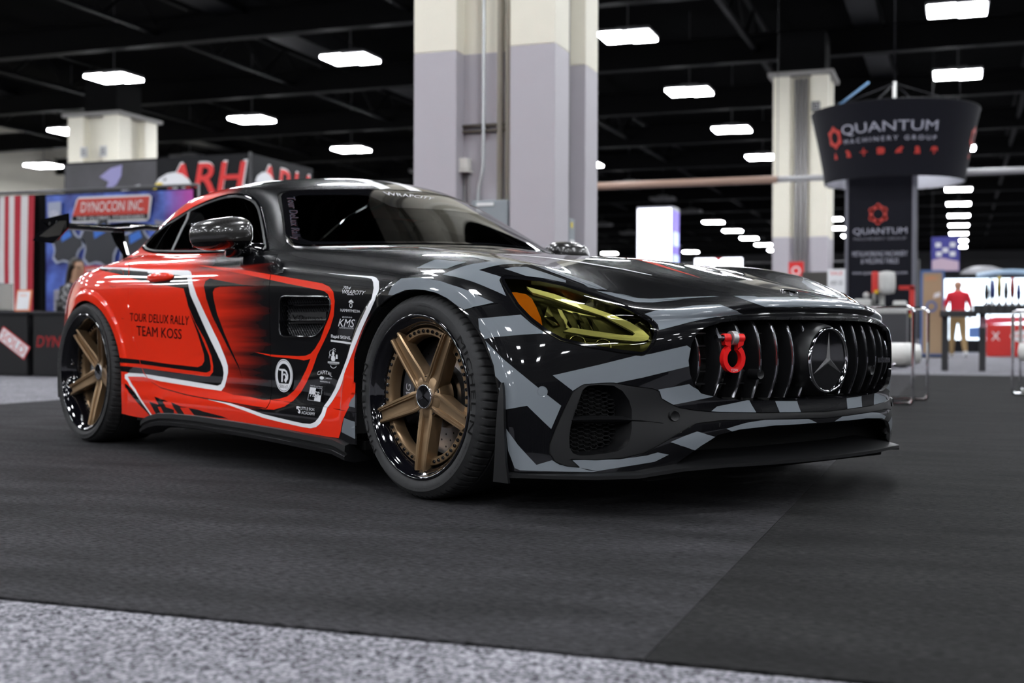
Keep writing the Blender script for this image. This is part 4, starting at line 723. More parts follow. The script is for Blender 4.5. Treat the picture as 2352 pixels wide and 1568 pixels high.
 'check2': ('side', [(-1.7325, 0.2334), (-1.6407, 0.2189), (-1.5804, 0.2186), (-1.6465, 0.214), (-1.6114, 0.1869), (-1.6726, 0.186), (-1.704, 0.2079)]),
 'check3': ('side', [(-1.5708, 0.2159), (-1.4925, 0.2138), (-1.4354, 0.2076), (-1.2872, 0.1976), (-1.2342, 0.1904), (-1.3167, 0.1884), (-1.5264, 0.1891)]),
 'grey_low1': ('side', [(-0.3489, 0.3422), (-0.3111, 0.3436), (-0.3217, 0.2696), (-0.3895, 0.2812)]),
 'grey_low2': ('side', [(-0.4166, 0.2387), (-0.3223, 0.2211), (-0.296, 0.1546), (-0.4399, 0.1888)]),
 'grey_a': ('sht', [(-0.0566, -0.2808), (-0.0479, -0.2678), (-0.0414, -0.2535), (-0.0313, -0.239), (-0.0234, -0.2231), (0.0798, -0.2252), (0.1272, -0.2243), (0.1155, -0.2374), (0.1023, -0.2496), (0.0936, -0.2626), (0.0835, -0.2747), (0.0304, -0.2785)]),
 'grey_b': ('sht', [(0.0898, -0.3041), (0.121, -0.273), (0.1387, -0.2511), (0.1581, -0.2322), (0.1824, -0.2138), (0.1928, -0.2034), (0.2015, -0.1917), (0.1716, -0.1909), (0.1076, -0.1843), (0.0169, -0.1852), (0.0522, -0.1753), (0.084, -0.1633), (0.1386, -0.1608), (0.1842, -0.1606), (0.2039, -0.1584), (0.2384, -0.1509), (0.2535, -0.1458), (0.2662, -0.1389), (0.2773, -0.1309), (0.2801, -0.1248), (0.2799, -0.1421), (0.2762, -0.1566), (0.2647, -0.1801), (0.2579, -0.1899), (0.2499, -0.1988), (0.2444, -0.2106), (0.2207, -0.245), (0.2106, -0.2574), (0.2569, -0.2599), (0.2976, -0.2589), (0.3023, -0.2741), (0.3523, -0.3161), (0.2905, -0.3136), (0.2222, -0.3089), (0.1484, -0.3054)]),
 'grey_c': ('sht', [(0.2765, -0.2189), (0.2836, -0.2045), (0.2886, -0.1885), (0.2976, -0.175), (0.3041, -0.1596), (0.3997, -0.1531), (0.432, -0.1488), (0.4533, -0.1708), (0.4311, -0.1857), (0.3788, -0.2066), (0.3508, -0.2143)]),
 'grey_hoodline': ('sht', [(0.2779, -0.1228), (0.2905, -0.1151), (0.3015, -0.1061), (0.3108, -0.0958), (0.3184, -0.0841), (0.3743, -0.0694), (0.4038, -0.0636), (0.4266, -0.0573), (0.5078, -0.0843), (0.5019, -0.113), (0.4868, -0.13), (0.4591, -0.1171), (0.357, -0.1248), (0.3191, -0.1249)]),
 'grey_arch': ('side', [(-0.1402, 0.6559), (-0.1271, 0.6807), (-0.1108, 0.6945), (-0.0979, 0.7084), (-0.0365, 0.7089), (0.0228, 0.7066), (0.107, 0.6941), (0.1863, 0.6737), (0.2232, 0.6625), (0.326, 0.6248), (0.2693, 0.6123), (0.2429, 0.6022), (0.2359, 0.6035), (0.2061, 0.6155), (0.1583, 0.6397), (0.1058, 0.6579), (0.0524, 0.667), (0.0015, 0.6708), (-0.0507, 0.6692), (-0.1081, 0.6539)]),
 'grey_d': ('cor', [(-0.3274, 0.5764), (-0.1923, 0.5878), (-0.1566, 0.5602), (-0.1131, 0.5329), (-0.1799, 0.5289), (-0.2764, 0.5206), (-0.3026, 0.5149), (-0.323, 0.546)]),
 'grey_e': ('nose', [(-0.6207, -0.0602), (-0.6057, -0.0627), (-0.5888, -0.0638), (-0.5264, -0.0803), (-0.482, -0.0878), (-0.4214, -0.109), (-0.4052, -0.1137), (-0.401, -0.1251), (-0.3945, -0.1351), (-0.3808, -0.1462), (-0.3604, -0.1535), (-0.3362, -0.1587), (-0.3796, -0.1538), (-0.4204, -0.1477), (-0.5531, -0.1343), (-0.5792, -0.1293), (-0.6023, -0.1232), (-0.5964, -0.104), (-0.5982, -0.0931), (-0.6022, -0.0835)]),
 'grey_f': ('nose', [(-0.6619, 0.1023), (-0.6129, 0.0886), (-0.5919, 0.0719), (-0.5827, 0.0626), (-0.57, 0.0324), (-0.5397, 0.0096), (-0.5062, 0.001), (-0.4592, -0.0142), (-0.4285, -0.0286), (-0.3962, -0.0419), (-0.3617, -0.0541), (-0.3498, -0.0637), (-0.3851, -0.0554), (-0.4182, -0.0459), (-0.5123, -0.0155), (-0.5455, -0.007), (-0.5113, -0.0183), (-0.4631, -0.0374), (-0.5257, -0.0242), (-0.5584, -0.0188), (-0.6055, 0.0018), (-0.6184, 0.0248), (-0.6332, 0.0466), (-0.6468, 0.0749)]),
 'grey_g': ('nose', [(-0.3033, -0.0714), (-0.2712, -0.0826), (-0.2366, -0.0925), (-0.2323, -0.1031), (-0.1874, -0.1079), (-0.1359, -0.1093), (-0.0767, -0.1072), (-0.0439, -0.1046), (-0.062, -0.1261), (0.0303, -0.1358), (0.0733, -0.1441), (0.1226, -0.1496), (0.1222, -0.1645), (0.1423, -0.1693), (0.0757, -0.1718), (-0.0445, -0.1722), (-0.16, -0.1684), (-0.2132, -0.1649), (-0.263, -0.1601), (-0.2814, -0.1521), (-0.2938, -0.1407), (-0.3013, -0.1265), (-0.3046, -0.1098), (-0.3051, -0.0914)]),
 'grey_h': ('cor', [(-0.0885, 0.4106), (0.0403, 0.4413), (0.1524, 0.4704), (0.1836, 0.4728), (0.2932, 0.4993), (0.3142, 0.4828), (0.2985, 0.4382), (0.1664, 0.4048), (0.0867, 0.3877), (0.0206, 0.3876), (-0.0222, 0.3699), (-0.0299, 0.3658)]),
 'grey_i': ('cor', [(-0.2998, 0.5112), (-0.2326, 0.4522), (-0.1755, 0.4098), (-0.0625, 0.3228), (-0.0903, 0.2551), (-0.1617, 0.3218), (-0.2313, 0.3086), (-0.2507, 0.3718), (-0.2304, 0.3769), (-0.2619, 0.4058), (-0.2681, 0.4378)]),
 'grey_j': ('cor', [(-0.2251, 0.2566), (-0.1875, 0.2084), (-0.1315, 0.1511), (-0.0868, 0.1651), (-0.0645, 0.1518), (-0.0116, 0.1452), (0.0148, 0.1362), (0.0412, 0.133), (0.0272, 0.1314), (-0.1795, 0.1342), (-0.1962, 0.1403), (-0.2164, 0.1891)]),
 'grey_k': ('front', [(-0.8149, 0.1654), (-0.7087, 0.1675), (-0.6449, 0.1788), (-0.6195, 0.1878), (-0.5919, 0.1806), (-0.6253, 0.1604), (-0.7594, 0.1339), (-0.8016, 0.1443)]),
 'grey_l': ('nose', [(-0.5894, -0.378), (-0.518, -0.3851), (-0.4865, -0.4024), (-0.4518, -0.4183), (-0.4972, -0.4306), (-0.5315, -0.4147), (-0.5622, -0.3972)]),
 'grey_m': ('nose', [(-0.427, -0.4061), (-0.3569, -0.4084), (-0.2805, -0.4148), (-0.2335, -0.42), (-0.1019, -0.4281), (-0.0466, -0.4405), (-0.1558, -0.4388), (-0.2532, -0.4334), (-0.3428, -0.4259), (-0.404, -0.4182)]),
 'grey_n': ('front', [(-0.6136, 0.3707), (-0.5375, 0.3861), (-0.5255, 0.3774), (-0.5051, 0.367), (-0.4715, 0.3586), (-0.4363, 0.3525), (-0.5064, 0.3401), (-0.5767, 0.3258), (-0.6064, 0.3434)]),
 'grey_o': ('front', [(-0.4495, 0.3193), (-0.3364, 0.3364), (-0.3153, 0.297), (-0.4724, 0.3037)]),
 'grey_p': ('front', [(-0.2328, 0.3297), (-0.1334, 0.3266), (-0.1252, 0.2905), (-0.2219, 0.294), (-0.2284, 0.3177)]),
 'hood_white': ('top', [(-0.2419, -0.3899), (-0.1723, -0.3932), (-0.1074, -0.3936), (-0.0777, -0.3919), (-0.0498, -0.3888), (-0.0235, -0.3845), (0.0013, -0.379), (0.0335, -0.3815), (0.0628, -0.3815), (0.0892, -0.3791), (0.1131, -0.3745), (0.1348, -0.368), (0.1548, -0.36), (0.1952, -0.3482), (0.3071, -0.3063), (0.411, -0.2982), (0.4222, -0.3105), (0.3301, -0.3306), (0.186, -0.3907), (0.1484, -0.4086), (0.1279, -0.4161), (0.1054, -0.4219), (0.0806, -0.4256), (0.053, -0.427), (0.0306, -0.4342), (0.0066, -0.4402), (-0.0192, -0.4447), (-0.0469, -0.4478), (-0.0769, -0.449), (-0.1092, -0.4484), (0.1407, -0.6933), (0.1423, -0.7202)]),
 'roof_white1': ('top', [(-1.477, -0.1334), (-1.4608, -0.1218), (-1.448, -0.108), (-1.3891, -0.1189), (-1.3478, -0.1179), (-1.3036, -0.123), (-1.2669, -0.123), (-1.2736, -0.163), (-1.2782, -0.1819), (-1.3075, -0.1835), (-1.3408, -0.1825), (-1.3691, -0.1851), (-1.4023, -0.1846)]),
 'roof_white2': ('top', [(-1.3703, -0.0379), (-1.3671, -0.0187), (-1.3654, 0.0017), (-1.3489, 0.0129), (-1.3352, 0.0261), (-1.297, 0.0266), (-1.2659, 0.0323), (-1.2399, 0.0416), (-1.2364, 0.0151), (-1.2349, -0.0096), (-1.235, -0.033), (-1.2586, -0.0384), (-1.2848, -0.042), (-1.3109, -0.0397), (-1.3421, -0.0338)]),
}
QUADS = {
 't1': ('side', [(-2.1612, 0.6146), (-1.6042, 0.5966), (-1.6091, 0.5589), (-2.1623, 0.5782)]),
 't2': ('side', [(-2.1011, 0.5578), (-1.6708, 0.542), (-1.6729, 0.4998), (-2.0963, 0.513)]),
 '704': ('side', [(-0.4412, 0.6925), (-0.3871, 0.6887), (-0.3915, 0.6789), (-0.4413, 0.6827)]),
 'wrap': ('side', [(-0.4436, 0.6802), (-0.2877, 0.6719), (-0.2991, 0.6572), (-0.4429, 0.6648)]),
 'hammy': ('side', [(-0.4521, 0.615), (-0.3204, 0.6081), (-0.3208, 0.5991), (-0.4524, 0.605)]),
 'hicon': ('side', [(-0.3971, 0.6463), (-0.3614, 0.6441), (-0.3641, 0.6154), (-0.3997, 0.6174)]),
 'kms': ('side', [(-0.462, 0.5804), (-0.3558, 0.5768), (-0.3653, 0.5496), (-0.4713, 0.5535)]),
 'kms2': ('side', [(-0.4638, 0.5519), (-0.3669, 0.5481), (-0.3687, 0.5436), (-0.4642, 0.547)]),
 'kmsdots': ('side', [(-0.4417, 0.5888), (-0.3729, 0.586), (-0.3747, 0.5807), (-0.4427, 0.5829)]),
 'rapid': ('side', [(-0.5209, 0.5255), (-0.3884, 0.5185), (-0.3892, 0.5048), (-0.5214, 0.5107)]),
 'rbar': ('side', [(-0.5237, 0.5068), (-0.3887, 0.4987), (-0.3899, 0.4918), (-0.5238, 0.5002)]),
 'still': ('side', [(-0.5438, 0.4808), (-0.4663, 0.4782), (-0.4655, 0.4045), (-0.5415, 0.406)]),
 'capital': ('side', [(-0.6098, 0.3991), (-0.5109, 0.3966), (-0.5089, 0.3748), (-0.6057, 0.3777)]),
 'capital2': ('side', [(-0.5918, 0.3774), (-0.5116, 0.3747), (-0.5107, 0.366), (-0.5901, 0.3649)]),
 'wilm': ('side', [(-0.5874, 0.3613), (-0.5194, 0.3592), (-0.5187, 0.3529), (-0.5866, 0.3554)]),
 'hsp': ('side', [(-0.6497, 0.3451), (-0.5649, 0.3422), (-0.5714, 0.2847), (-0.66, 0.2881)]),
 'fox': ('side', [(-0.7021, 0.2637), (-0.6075, 0.2623), (-0.6066, 0.252), (-0.6982, 0.2526)]),
 'academy': ('side', [(-0.6937, 0.2483), (-0.6037, 0.2477), (-0.6034, 0.2366), (-0.692, 0.2379)]),
 'foxhead': ('side', [(-0.7316, 0.2645), (-0.7022, 0.2644), (-0.6975, 0.2384), (-0.7227, 0.2393)]),
 'round': ('side', [(-0.9113, 0.4326), (-0.7844, 0.432), (-0.7648, 0.3107), (-0.8866, 0.3105)]),
 'v8': ('side', [(-0.8115, 0.5977), (-0.7326, 0.5944), (-0.7342, 0.5767), (-0.8117, 0.5797)]),
 'bit': ('side', [(-0.7314, 0.5891), (-0.5964, 0.587), (-0.5994, 0.5748), (-0.7316, 0.578)]),
 'wtext': ('front', [(-0.5343, 1.1068), (-0.6987, 0.899), (-0.73, 0.9012), (-0.5638, 1.1077)]),
 'wtop': ('front', [(-0.1934, 1.1423), (0.043, 1.1281), (0.0091, 1.1149), (-0.193, 1.1233)]),
}
# ---------------------------------------------------------------- the car body as one master surface (car space: x forward, y left, z up)
# control points (x, half width, z) the surface passes through
BODY_ROWS = ['S0', 'S1', 'S2', 'S3', 'S4', 'S5', 'S6', 'S7']
FRONT = {  # front face, columns 0 (centre) .. 4 (corner)
 'S7': [(.806, 0, .650), (.790, .22, .649), (.727, .44, .633), (.602, .63, .630), (.435, .775, .688)],
 'S6': [(.848, 0, .606), (.832, .25, .602), (.765, .49, .580), (.632, .672, .577), (.465, .828, .612)],
 'S5': [(.866, 0, .575), (.850, .27, .572), (.778, .525, .550), (.645, .687, .522), (.482, .855, .540)],
 'S4': [(.872, 0, .500), (.856, .27, .500), (.783, .530, .480), (.650, .694, .456), (.486, .872, .468)],
 'S3': [(.874, 0, .410), (.858, .27, .408), (.783, .530, .398), (.652, .700, .380), (.484, .888, .385)],
 'S2': [(.868, 0, .330), (.852, .27, .330), (.777, .530, .320), (.650, .706, .300), (.478, .902, .300)],
 'S1': [(.880, 0, .262), (.864, .27, .258), (.785, .535, .228), (.648, .718, .212), (.472, .915, .212)],
 'S0': [(.850, 0, .150), (.834, .27, .150), (.757, .550, .135), (.645, .728, .130), (.467, .922, .130)],
}
SIDE = {   # side columns 5 .. 18
 'x':  [ .30,  .10, -.12, -.36, -.62, -.92, -1.2, -1.5, -1.8, -2.1, -2.4, -2.65, -2.9, -3.15],
 'S0': [(.940,.13),(.938,.13),(.936,.15),(.938,.150),(.940,.152),(.941,.153),(.942,.153),(.942,.153),(.942,.153),(.940,.150),(.938,.17),(.935,.20),(.915,.21),(.845,.22)],
 'S1': [(.942,.22),(.942,.22),(.940,.235),(.940,.24),(.945,.245),(.948,.248),(.950,.248),(.950,.248),(.950,.246),(.945,.245),(.942,.25),(.942,.26),(.918,.27),(.850,.28)],
 'S2': [(.945,.34),(.947,.345),(.945,.345),(.939,.345),(.936,.345),(.936,.345),(.937,.345),(.938,.345),(.939,.345),(.940,.345),(.945,.35),(.948,.36),(.920,.37),(.852,.38)],
 'S3': [(.943,.47),(.952,.485),(.950,.485),(.938,.485),(.928,.485),(.925,.485),(.927,.485),(.929,.485),(.931,.485),(.936,.487),(.948,.495),(.955,.50),(.924,.505),(.852,.51)],
 'S4': [(.930,.58),(.953,.612),(.955,.622),(.944,.627),(.930,.632),(.924,.635),(.926,.637),(.929,.638),(.932,.64),(.938,.643),(.951,.648),(.958,.65),(.925,.645),(.848,.635)],
 'S5': [(.888,.668),(.918,.712),(.925,.728),(.918,.737),(.912,.745),(.912,.752),(.915,.755),(.918,.757),(.920,.759),(.927,.762),(.938,.765),(.944,.765),(.905,.748),(.828,.735)],
 'S6': [(.810,.727),(.808,.774),(.812,.797),(.818,.810),(.832,.820),(.858,.824),(.866,.826),(.868,.828),(.868,.832),(.874,.838),(.882,.845),(.880,.838),(.850,.820),(.775,.800)],
 'S7': [(.690,.740),(.690,.790),(.695,.812),(.705,.825),(.735,.838),(.818,.848),(.812,.860),(.805,.867),(.798,.873),(.783,.884),(.758,.900),(.735,.895),(.712,.870),(.665,.848)],
}
TOP = {    # rows towards the centre line; columns 5 .. 18, (x, w, z)
 'T1': [(.31,.52,.726),(.10,.53,.774),(-.12,.54,.799),(-.36,.56,.818),(-.62,.60,.840),(-1.06,.750,.866),(-1.28,.672,.985),(-1.56,.605,1.108),(-1.84,.600,1.150),(-2.12,.60,1.150),(-2.42,.605,1.106),(-2.68,.605,.990),(-2.93,.610,.905),(-3.17,.58,.866)],
 'T2': [(.32,.34,.741),(.10,.345,.787),(-.12,.35,.812),(-.36,.37,.831),(-.62,.41,.858),(-.92,.55,.874),(-1.21,.505,1.025),(-1.49,.472,1.152),(-1.82,.468,1.208),(-2.11,.465,1.208),(-2.42,.460,1.152),(-2.68,.45,1.060),(-2.95,.45,.960),(-3.19,.44,.890)],
 'T3': [(.33,.17,.749),(.10,.175,.797),(-.12,.18,.819),(-.36,.19,.836),(-.60,.21,.861),(-.78,.28,.883),(-1.10,.26,1.046),(-1.41,.245,1.188),(-1.80,.24,1.245),(-2.1,.24,1.243),(-2.40,.24,1.185),(-2.68,.24,1.090),(-2.95,.24,.985),(-3.2,.24,.902)],
 'T4': [(.335,0,.753),(.10,0,.800),(-.12,0,.821),(-.36,0,.837),(-.59,0,.861),(-.725,0,.887),(-1.055,0,1.053),(-1.375,0,1.198),(-1.80,0,1.257),(-2.1,0,1.255),(-2.40,0,1.197),(-2.68,0,1.100),(-2.95,0,.992),(-3.2,0,.905)],
}
REAR = {   # rear corner column 19 and rear face 20 .. 23
 'S0': [(-3.36,.765,.23),(-3.47,.63,.23),(-3.53,.43,.23),(-3.555,.22,.23),(-3.56,0,.23)],
 'S1': [(-3.37,.767,.30),(-3.50,.63,.30),(-3.56,.43,.30),(-3.585,.22,.30),(-3.59,0,.30)],
 'S2': [(-3.375,.767,.39),(-3.515,.63,.39),(-3.575,.43,.39),(-3.60,.22,.39),(-3.605,0,.39)],
 'S3': [(-3.375,.765,.52),(-3.515,.63,.52),(-3.58,.43,.52),(-3.605,.22,.52),(-3.61,0,.52)],
 'S4': [(-3.365,.76,.63),(-3.50,.625,.635),(-3.57,.43,.64),(-3.595,.22,.64),(-3.60,0,.64)],
 'S5': [(-3.35,.74,.725),(-3.47,.61,.73),(-3.55,.425,.735),(-3.575,.22,.74),(-3.58,0,.742)],
 'S6': [(-3.33,.695,.785),(-3.44,.58,.79),(-3.52,.415,.80),(-3.545,.22,.805),(-3.55,0,.807)],
 'S7': [(-3.32,.61,.832),(-3.40,.54,.840),(-3.45,.405,.848),(-3.475,.215,.853),(-3.48,0,.855)],
}
def body_cage():
    V = []; idx = {}
    def put(key, p):
        idx[key] = len(V); V.append((p[0], -p[1], p[2]))
    NS = len(SIDE['x'])
    for r, row in enumerate(BODY_ROWS):
        for c in range(5): put((r, c), FRONT[row][c])
        for k in range(NS):
            w, z = SIDE[row][k]; put((r, 5+k), (SIDE['x'][k], w, z))
        for k in range(5): put((r, 5+NS+k), REAR[row][k])
    last = 5+NS
    for t in range(4):
        for k in range(NS): put((8+t, 5+k), TOP['T%d' % (t+1)][k])
        idx[(8+t, 4)] = idx[(7, 3-t)]          # the bonnet rows run into the top of the front face
        idx[(8+t, last)] = idx[(7, last+1+t)]  # the deck rows into the top of the rear face
    F = []; FK = []
    nc = last+5
    for r in range(7):
        for c in range(nc-1): F.append((idx[r, c], idx[r, c+1], idx[r+1, c+1], idx[r+1, c])); FK.append((r, c))
    for r in range(7, 11):
        for c in range(4, last): F.append((idx[r, c], idx[r, c+1], idx[r+1, c+1], idx[r+1, c])); FK.append((r, c))
    return V, F, FK, idx
def body_master(levels=4):
    V, F, FK, idx = body_cage()
    n = len(V); target = np.array(V)
    # mirror: points on y = 0 are shared
    mir = {}; VV = [tuple(v) for v in V]
    for i, v in enumerate(V):
        if abs(v[1]) < 1e-6: mir[i] = i
        else: mir[i] = len(VV); VV.append((v[0], -v[1], v[2]))
    FF = [f[::-1] for f in F]+[tuple(mir[i] for i in f) for f in F]
    me = bpy.data.meshes.new('cage'); me.from_pydata(VV, [], FF); me.update()
    # creases
    cr = {}
    def crease(a, b, w):
        for q in ((a, b), (mir[a], mir[b])): cr[tuple(sorted(q))] = w
    for c in range(10, 16): crease(idx[7, c], idx[7, c+1], .55)       # waist line under the side windows
    for c in range(10, 15): crease(idx[8, c], idx[8, c+1], .35)       # pillar and roof rail
    for r in range(8, 11): crease(idx[r, 10], idx[r+1, 10], .75)      # foot of the windscreen
    crease(idx[7, 10], idx[8, 10], .6)
    for c in range(0, 4): crease(idx[7, c], idx[7, c+1], .15)
    for c in range(0, 23): crease(idx[0, c], idx[0, c+1], 1.0)
    at = me.attributes.new('crease_edge', 'FLOAT', 'EDGE')
    for e in me.edges:
        w = cr.get(tuple(sorted(e.vertices)))
        if w: at.data[e.index].value = w
    o = bpy.data.objects.new('cage', me); COL.objects.link(o)
    md = o.modifiers.new('s', 'SUBSURF'); md.levels = 3; md.render_levels = 3; md.use_limit_surface = True; md.boundary_smooth = 'ALL'
    co = np.array(VV); tgt = np.array(VV)
    for it in range(6):
        me.vertices.foreach_set('co', co.ravel()); me.update()
        dg = bpy.context.evaluated_depsgraph_get(); ev = o.evaluated_get(dg); m2 = ev.to_mesh()
        lim = np.empty(len(m2.vertices)*3); m2.vertices.foreach_get('co', lim); lim = lim.reshape(-1, 3)[:len(VV)]
        ev.to_mesh_clear()
        co = co+.85*(tgt-lim)
    me.vertices.foreach_set('co', co.ravel()); me.update()
    md.levels = levels
    dg = bpy.context.evaluated_depsgraph_get(); ev = o.evaluated_get(dg); m2 = ev.to_mesh()
    P = np.empty(len(m2.vertices)*3); m2.vertices.foreach_get('co', P); P = P.reshape(-1, 3)
    Q = np.empty(len(m2.polygons)*4, dtype=np.int64); m2.loops.foreach_get('vertex_index', Q); Q = Q.reshape(-1, 4)
    ev.to_mesh_clear()
    bpy.data.objects.remove(o); bpy.data.meshes.remove(me)
    half = P[Q][:, :, 1].mean(1) < 0
    Q = Q[half]
    used = np.unique(Q); remap = -np.ones(len(P), dtype=np.int64); remap[used] = np.arange(len(used))
    return P[used], remap[Q]
def vert_normals(P, T):
    n = np.cross(P[T[:, 1]]-P[T[:, 0]], P[T[:, 2]]-P[T[:, 0]])
    N = np.zeros_like(P)
    for k in range(3): np.add.at(N, T[:, k], n)
    c = np.abs(P[:, 1]) < 1e-6; N[c, 1] = 0
    return N/np.maximum(np.linalg.norm(N, axis=1, keepdims=True), 1e-12)
# ---------------------------------------------------------------- triangle sheets cut out of the master surface
class Sheet:
    """triangles with their own smooth normals: P points, N normals, T triangles"""
    def __init__(s, P, N, T): s.P, s.N, s.T = P, N, T
    def sub(s, keep):
        T = s.T[keep]; used = np.unique(T); re = np.zeros(len(s.P), dtype=np.int64); re[used] = np.arange(len(used))
        return Sheet(s.P[used], s.N[used], re[T])
    def cut(s, f):
        """split along f = 0 -> (f < 0 sheet, f > 0 sheet)"""
        f = np.where(np.abs(f) < 1e-9, 1e-9, f)
        neg = f[s.T] < 0; cnt = neg.sum(1)
        cross = (cnt == 1) | (cnt == 2)
        P, N = s.P, s.N
        newP, newN, TA, TB = [P], [N], [s.T[cnt == 3]], [s.T[cnt == 0]]
        base = len(P)
        for c, (dst1, dst2) in ((1, (TA, TB)), (2, (TB, TA))):
            k = np.where(cnt == c)[0]
            if not len(k): continue
            lone = np.argmax(neg[k], 1) if c == 1 else np.argmin(neg[k], 1)
            t = s.T[k]; i0 = t[np.arange(len(k)), lone]; i1 = t[np.arange(len(k)), (lone+1) % 3]; i2 = t[np.arange(len(k)), (lone+2) % 3]
            a = (f[i0]/(f[i0]-f[i1]))[:, None]; b = (f[i0]/(f[i0]-f[i2]))[:, None]
            newP += [P[i0]*(1-a)+P[i1]*a, P[i0]*(1-b)+P[i2]*b]; newN += [N[i0]*(1-a)+N[i1]*a, N[i0]*(1-b)+N[i2]*b]
            ia = base+np.arange(len(k)); ib = ia+len(k); base += 2*len(k)
            dst1.append(np.c_[i0, ia, ib]); dst2.append(np.c_[ia, i1, i2]); dst2.append(np.c_[ia, i2, ib])
        PP = np.concatenate(newP); NN = np.concatenate(newN); NN = NN/np.maximum(np.linalg.norm(NN, axis=1, keepdims=True), 1e-9)
        A = Sheet(PP, NN, np.concatenate(TA)); B = Sheet(PP, NN, np.concatenate(TB))
        return A.sub(np.ones(len(A.T), bool)), B.sub(np.ones(len(B.T), bool))
    def mirrored(s): return Sheet(s.P*[1, -1, 1], s.N*[1, -1, 1], s.T[:, ::-1])
    def join(s, o): return Sheet(np.r_[s.P, o.P], np.r_[s.N, o.N], np.r_[s.T, o.T+len(s.P)])
    def offset(s, d): return Sheet(s.P+s.N*d, s.N, s.T)
    def build(s, name, m, parent, thick=0.0):
        me = bpy.data.meshes.new(name)
        P, T, N = s.P, s.T, s.N
        if thick:  # closed skin: inner sheet and rim
            E = np.sort(np.concatenate([T[:, [0, 1]], T[:, [1, 2]], T[:, [2, 0]]]), axis=1)
            # weld by position so that cut edges count once
            key = np.round(P*1e5).astype(np.int64); _, inv = np.unique(key, axis=0, return_inverse=True); inv = inv.ravel()
            De = np.concatenate([T[:, [0, 1]], T[:, [1, 2]], T[:, [2, 0]]]); Ek = np.sort(inv[De], axis=1)
            _, ix, ct = np.unique(Ek, axis=0, return_index=True, return_counts=True)
            rim = De[ix[ct == 1]]
            n = len(P)
            T = np.concatenate([T, np.c_[rim[:, 0], rim[:, 0]+n, rim[:, 1]], np.c_[rim[:, 1], rim[:, 0]+n, rim[:, 1]+n]])
            P = np.r_[P, P-N*thick]; N = np.r_[N, N]
        me.vertices.add(len(P)); me.vertices.foreach_set('co', P.astype(np.float32).ravel())
        me.loops.add(len(T)*3); me.loops.foreach_set('vertex_index', T.astype(np.int32).ravel())
        me.polygons.add(len(T)); me.polygons.foreach_set('loop_start', np.arange(0, len(T)*3, 3, dtype=np.int32))
        me.update(calc_edges=True); me.validate()
        o = link_mesh(name, me, m, parent, True)
        if len(me.vertices) == len(N): me.normals_split_custom_set_from_vertices(N.astype(np.float32))
        return o
FRAMES = {
 'side': ((1, 0, 0), (0, 0, 1), (0, -1, 0)),
 'front': ((0, 1, 0), (0, 0, 1), (1, 0, 0)),
 'top': ((1, 0, 0), (0, 1, 0), (0, 0, 1)),
 'sht': ((1, 0, 0), (0, .8, .6), (0, -.6, .8)),
 'cor': ((.8, .6, 0), (0, 0, 1), (.6, -.8, 0)),
 'nose': ((0, 1, 0), (-.7071, 0, .7071), (.7071, 0, .7071)),
}
FRAMES = {k: tuple(np.array(q, float) for q in v) for k, v in FRAMES.items()}
def sdf(A, poly, reach=.25):
    """signed distance of 2-D points to a closed polygon (negative inside); far points get +reach"""
    poly = np.asarray(poly, float)
    lo, hi = poly.min(0)-reach, poly.max(0)+reach
    out = np.full(len(A), reach)
    k = np.where((A > lo).all(1) & (A < hi).all(1))[0]
    if not len(k): return out
    a = A[k]; d2 = np.full(len(k), 1e9); ins = np.zeros(len(k), bool)
    for p, q in zip(poly, np.roll(poly, -1, 0)):
        e = q-p; L = e@e
        if L < 1e-14: continue
        t = np.clip(((a-p)@e)/L, 0, 1); d = a-p-t[:, None]*e
        d2 = np.minimum(d2, (d*d).sum(1))
        c = (p[1] > a[:, 1]) != (q[1] > a[:, 1])
        with np.errstate(divide='ignore', invalid='ignore'):
            xi = p[0]+(a[:, 1]-p[1])*(e[0])/(e[1] if e[1] else 1e-12)
        ins ^= c & (a[:, 0] < xi)
    d = np.sqrt(d2); out[k] = np.where(ins, -d, d)
    return out
def field(S, poly, frame, facing=.08):
    ax, bx, d = FRAMES[frame]
    f = sdf(np.c_[S.P@ax, S.P@bx], poly)
    f[(S.N@d) < facing] = .25
    return f
def take(S, poly, frame, gap=0.0, facing=.08, seams=None):
    """cut the region inside the polygon out of S -> (inside, rest); gap leaves a shut line, its strip goes to seams"""
    f = field(S, poly, frame, facing)
    ins, rest = S.cut(f+gap)
    if gap:
        f2 = field(rest, poly, frame, facing)
        mid, rest = rest.cut(f2-gap)
        if seams is not None: seams.append(mid)
    return ins, rest
def clip_tri(tri, conv):
    """Sutherland-Hodgman: tri = list of (u, v, weights) clipped by a counter-clockwise triangle"""
    out = tri
    for i in range(3):
        if not out: return out
        ax, ay = conv[i]; bx, by = conv[(i+1) % 3]; ex, ey = bx-ax, by-ay
        res = []; n = len(out)
        ds = [ex*(q[1]-ay)-ey*(q[0]-ax) for q in out]
        for j in range(n):
            p, q, dp, dq = out[j], out[(j+1) % n], ds[j], ds[(j+1) % n]
            if dp >= 0: res.append(p)
            if (dp >= 0) != (dq >= 0):
                t = dp/(dp-dq); res.append(tuple(a+(b-a)*t for a, b in zip(p, q)))
        out = res
    return out
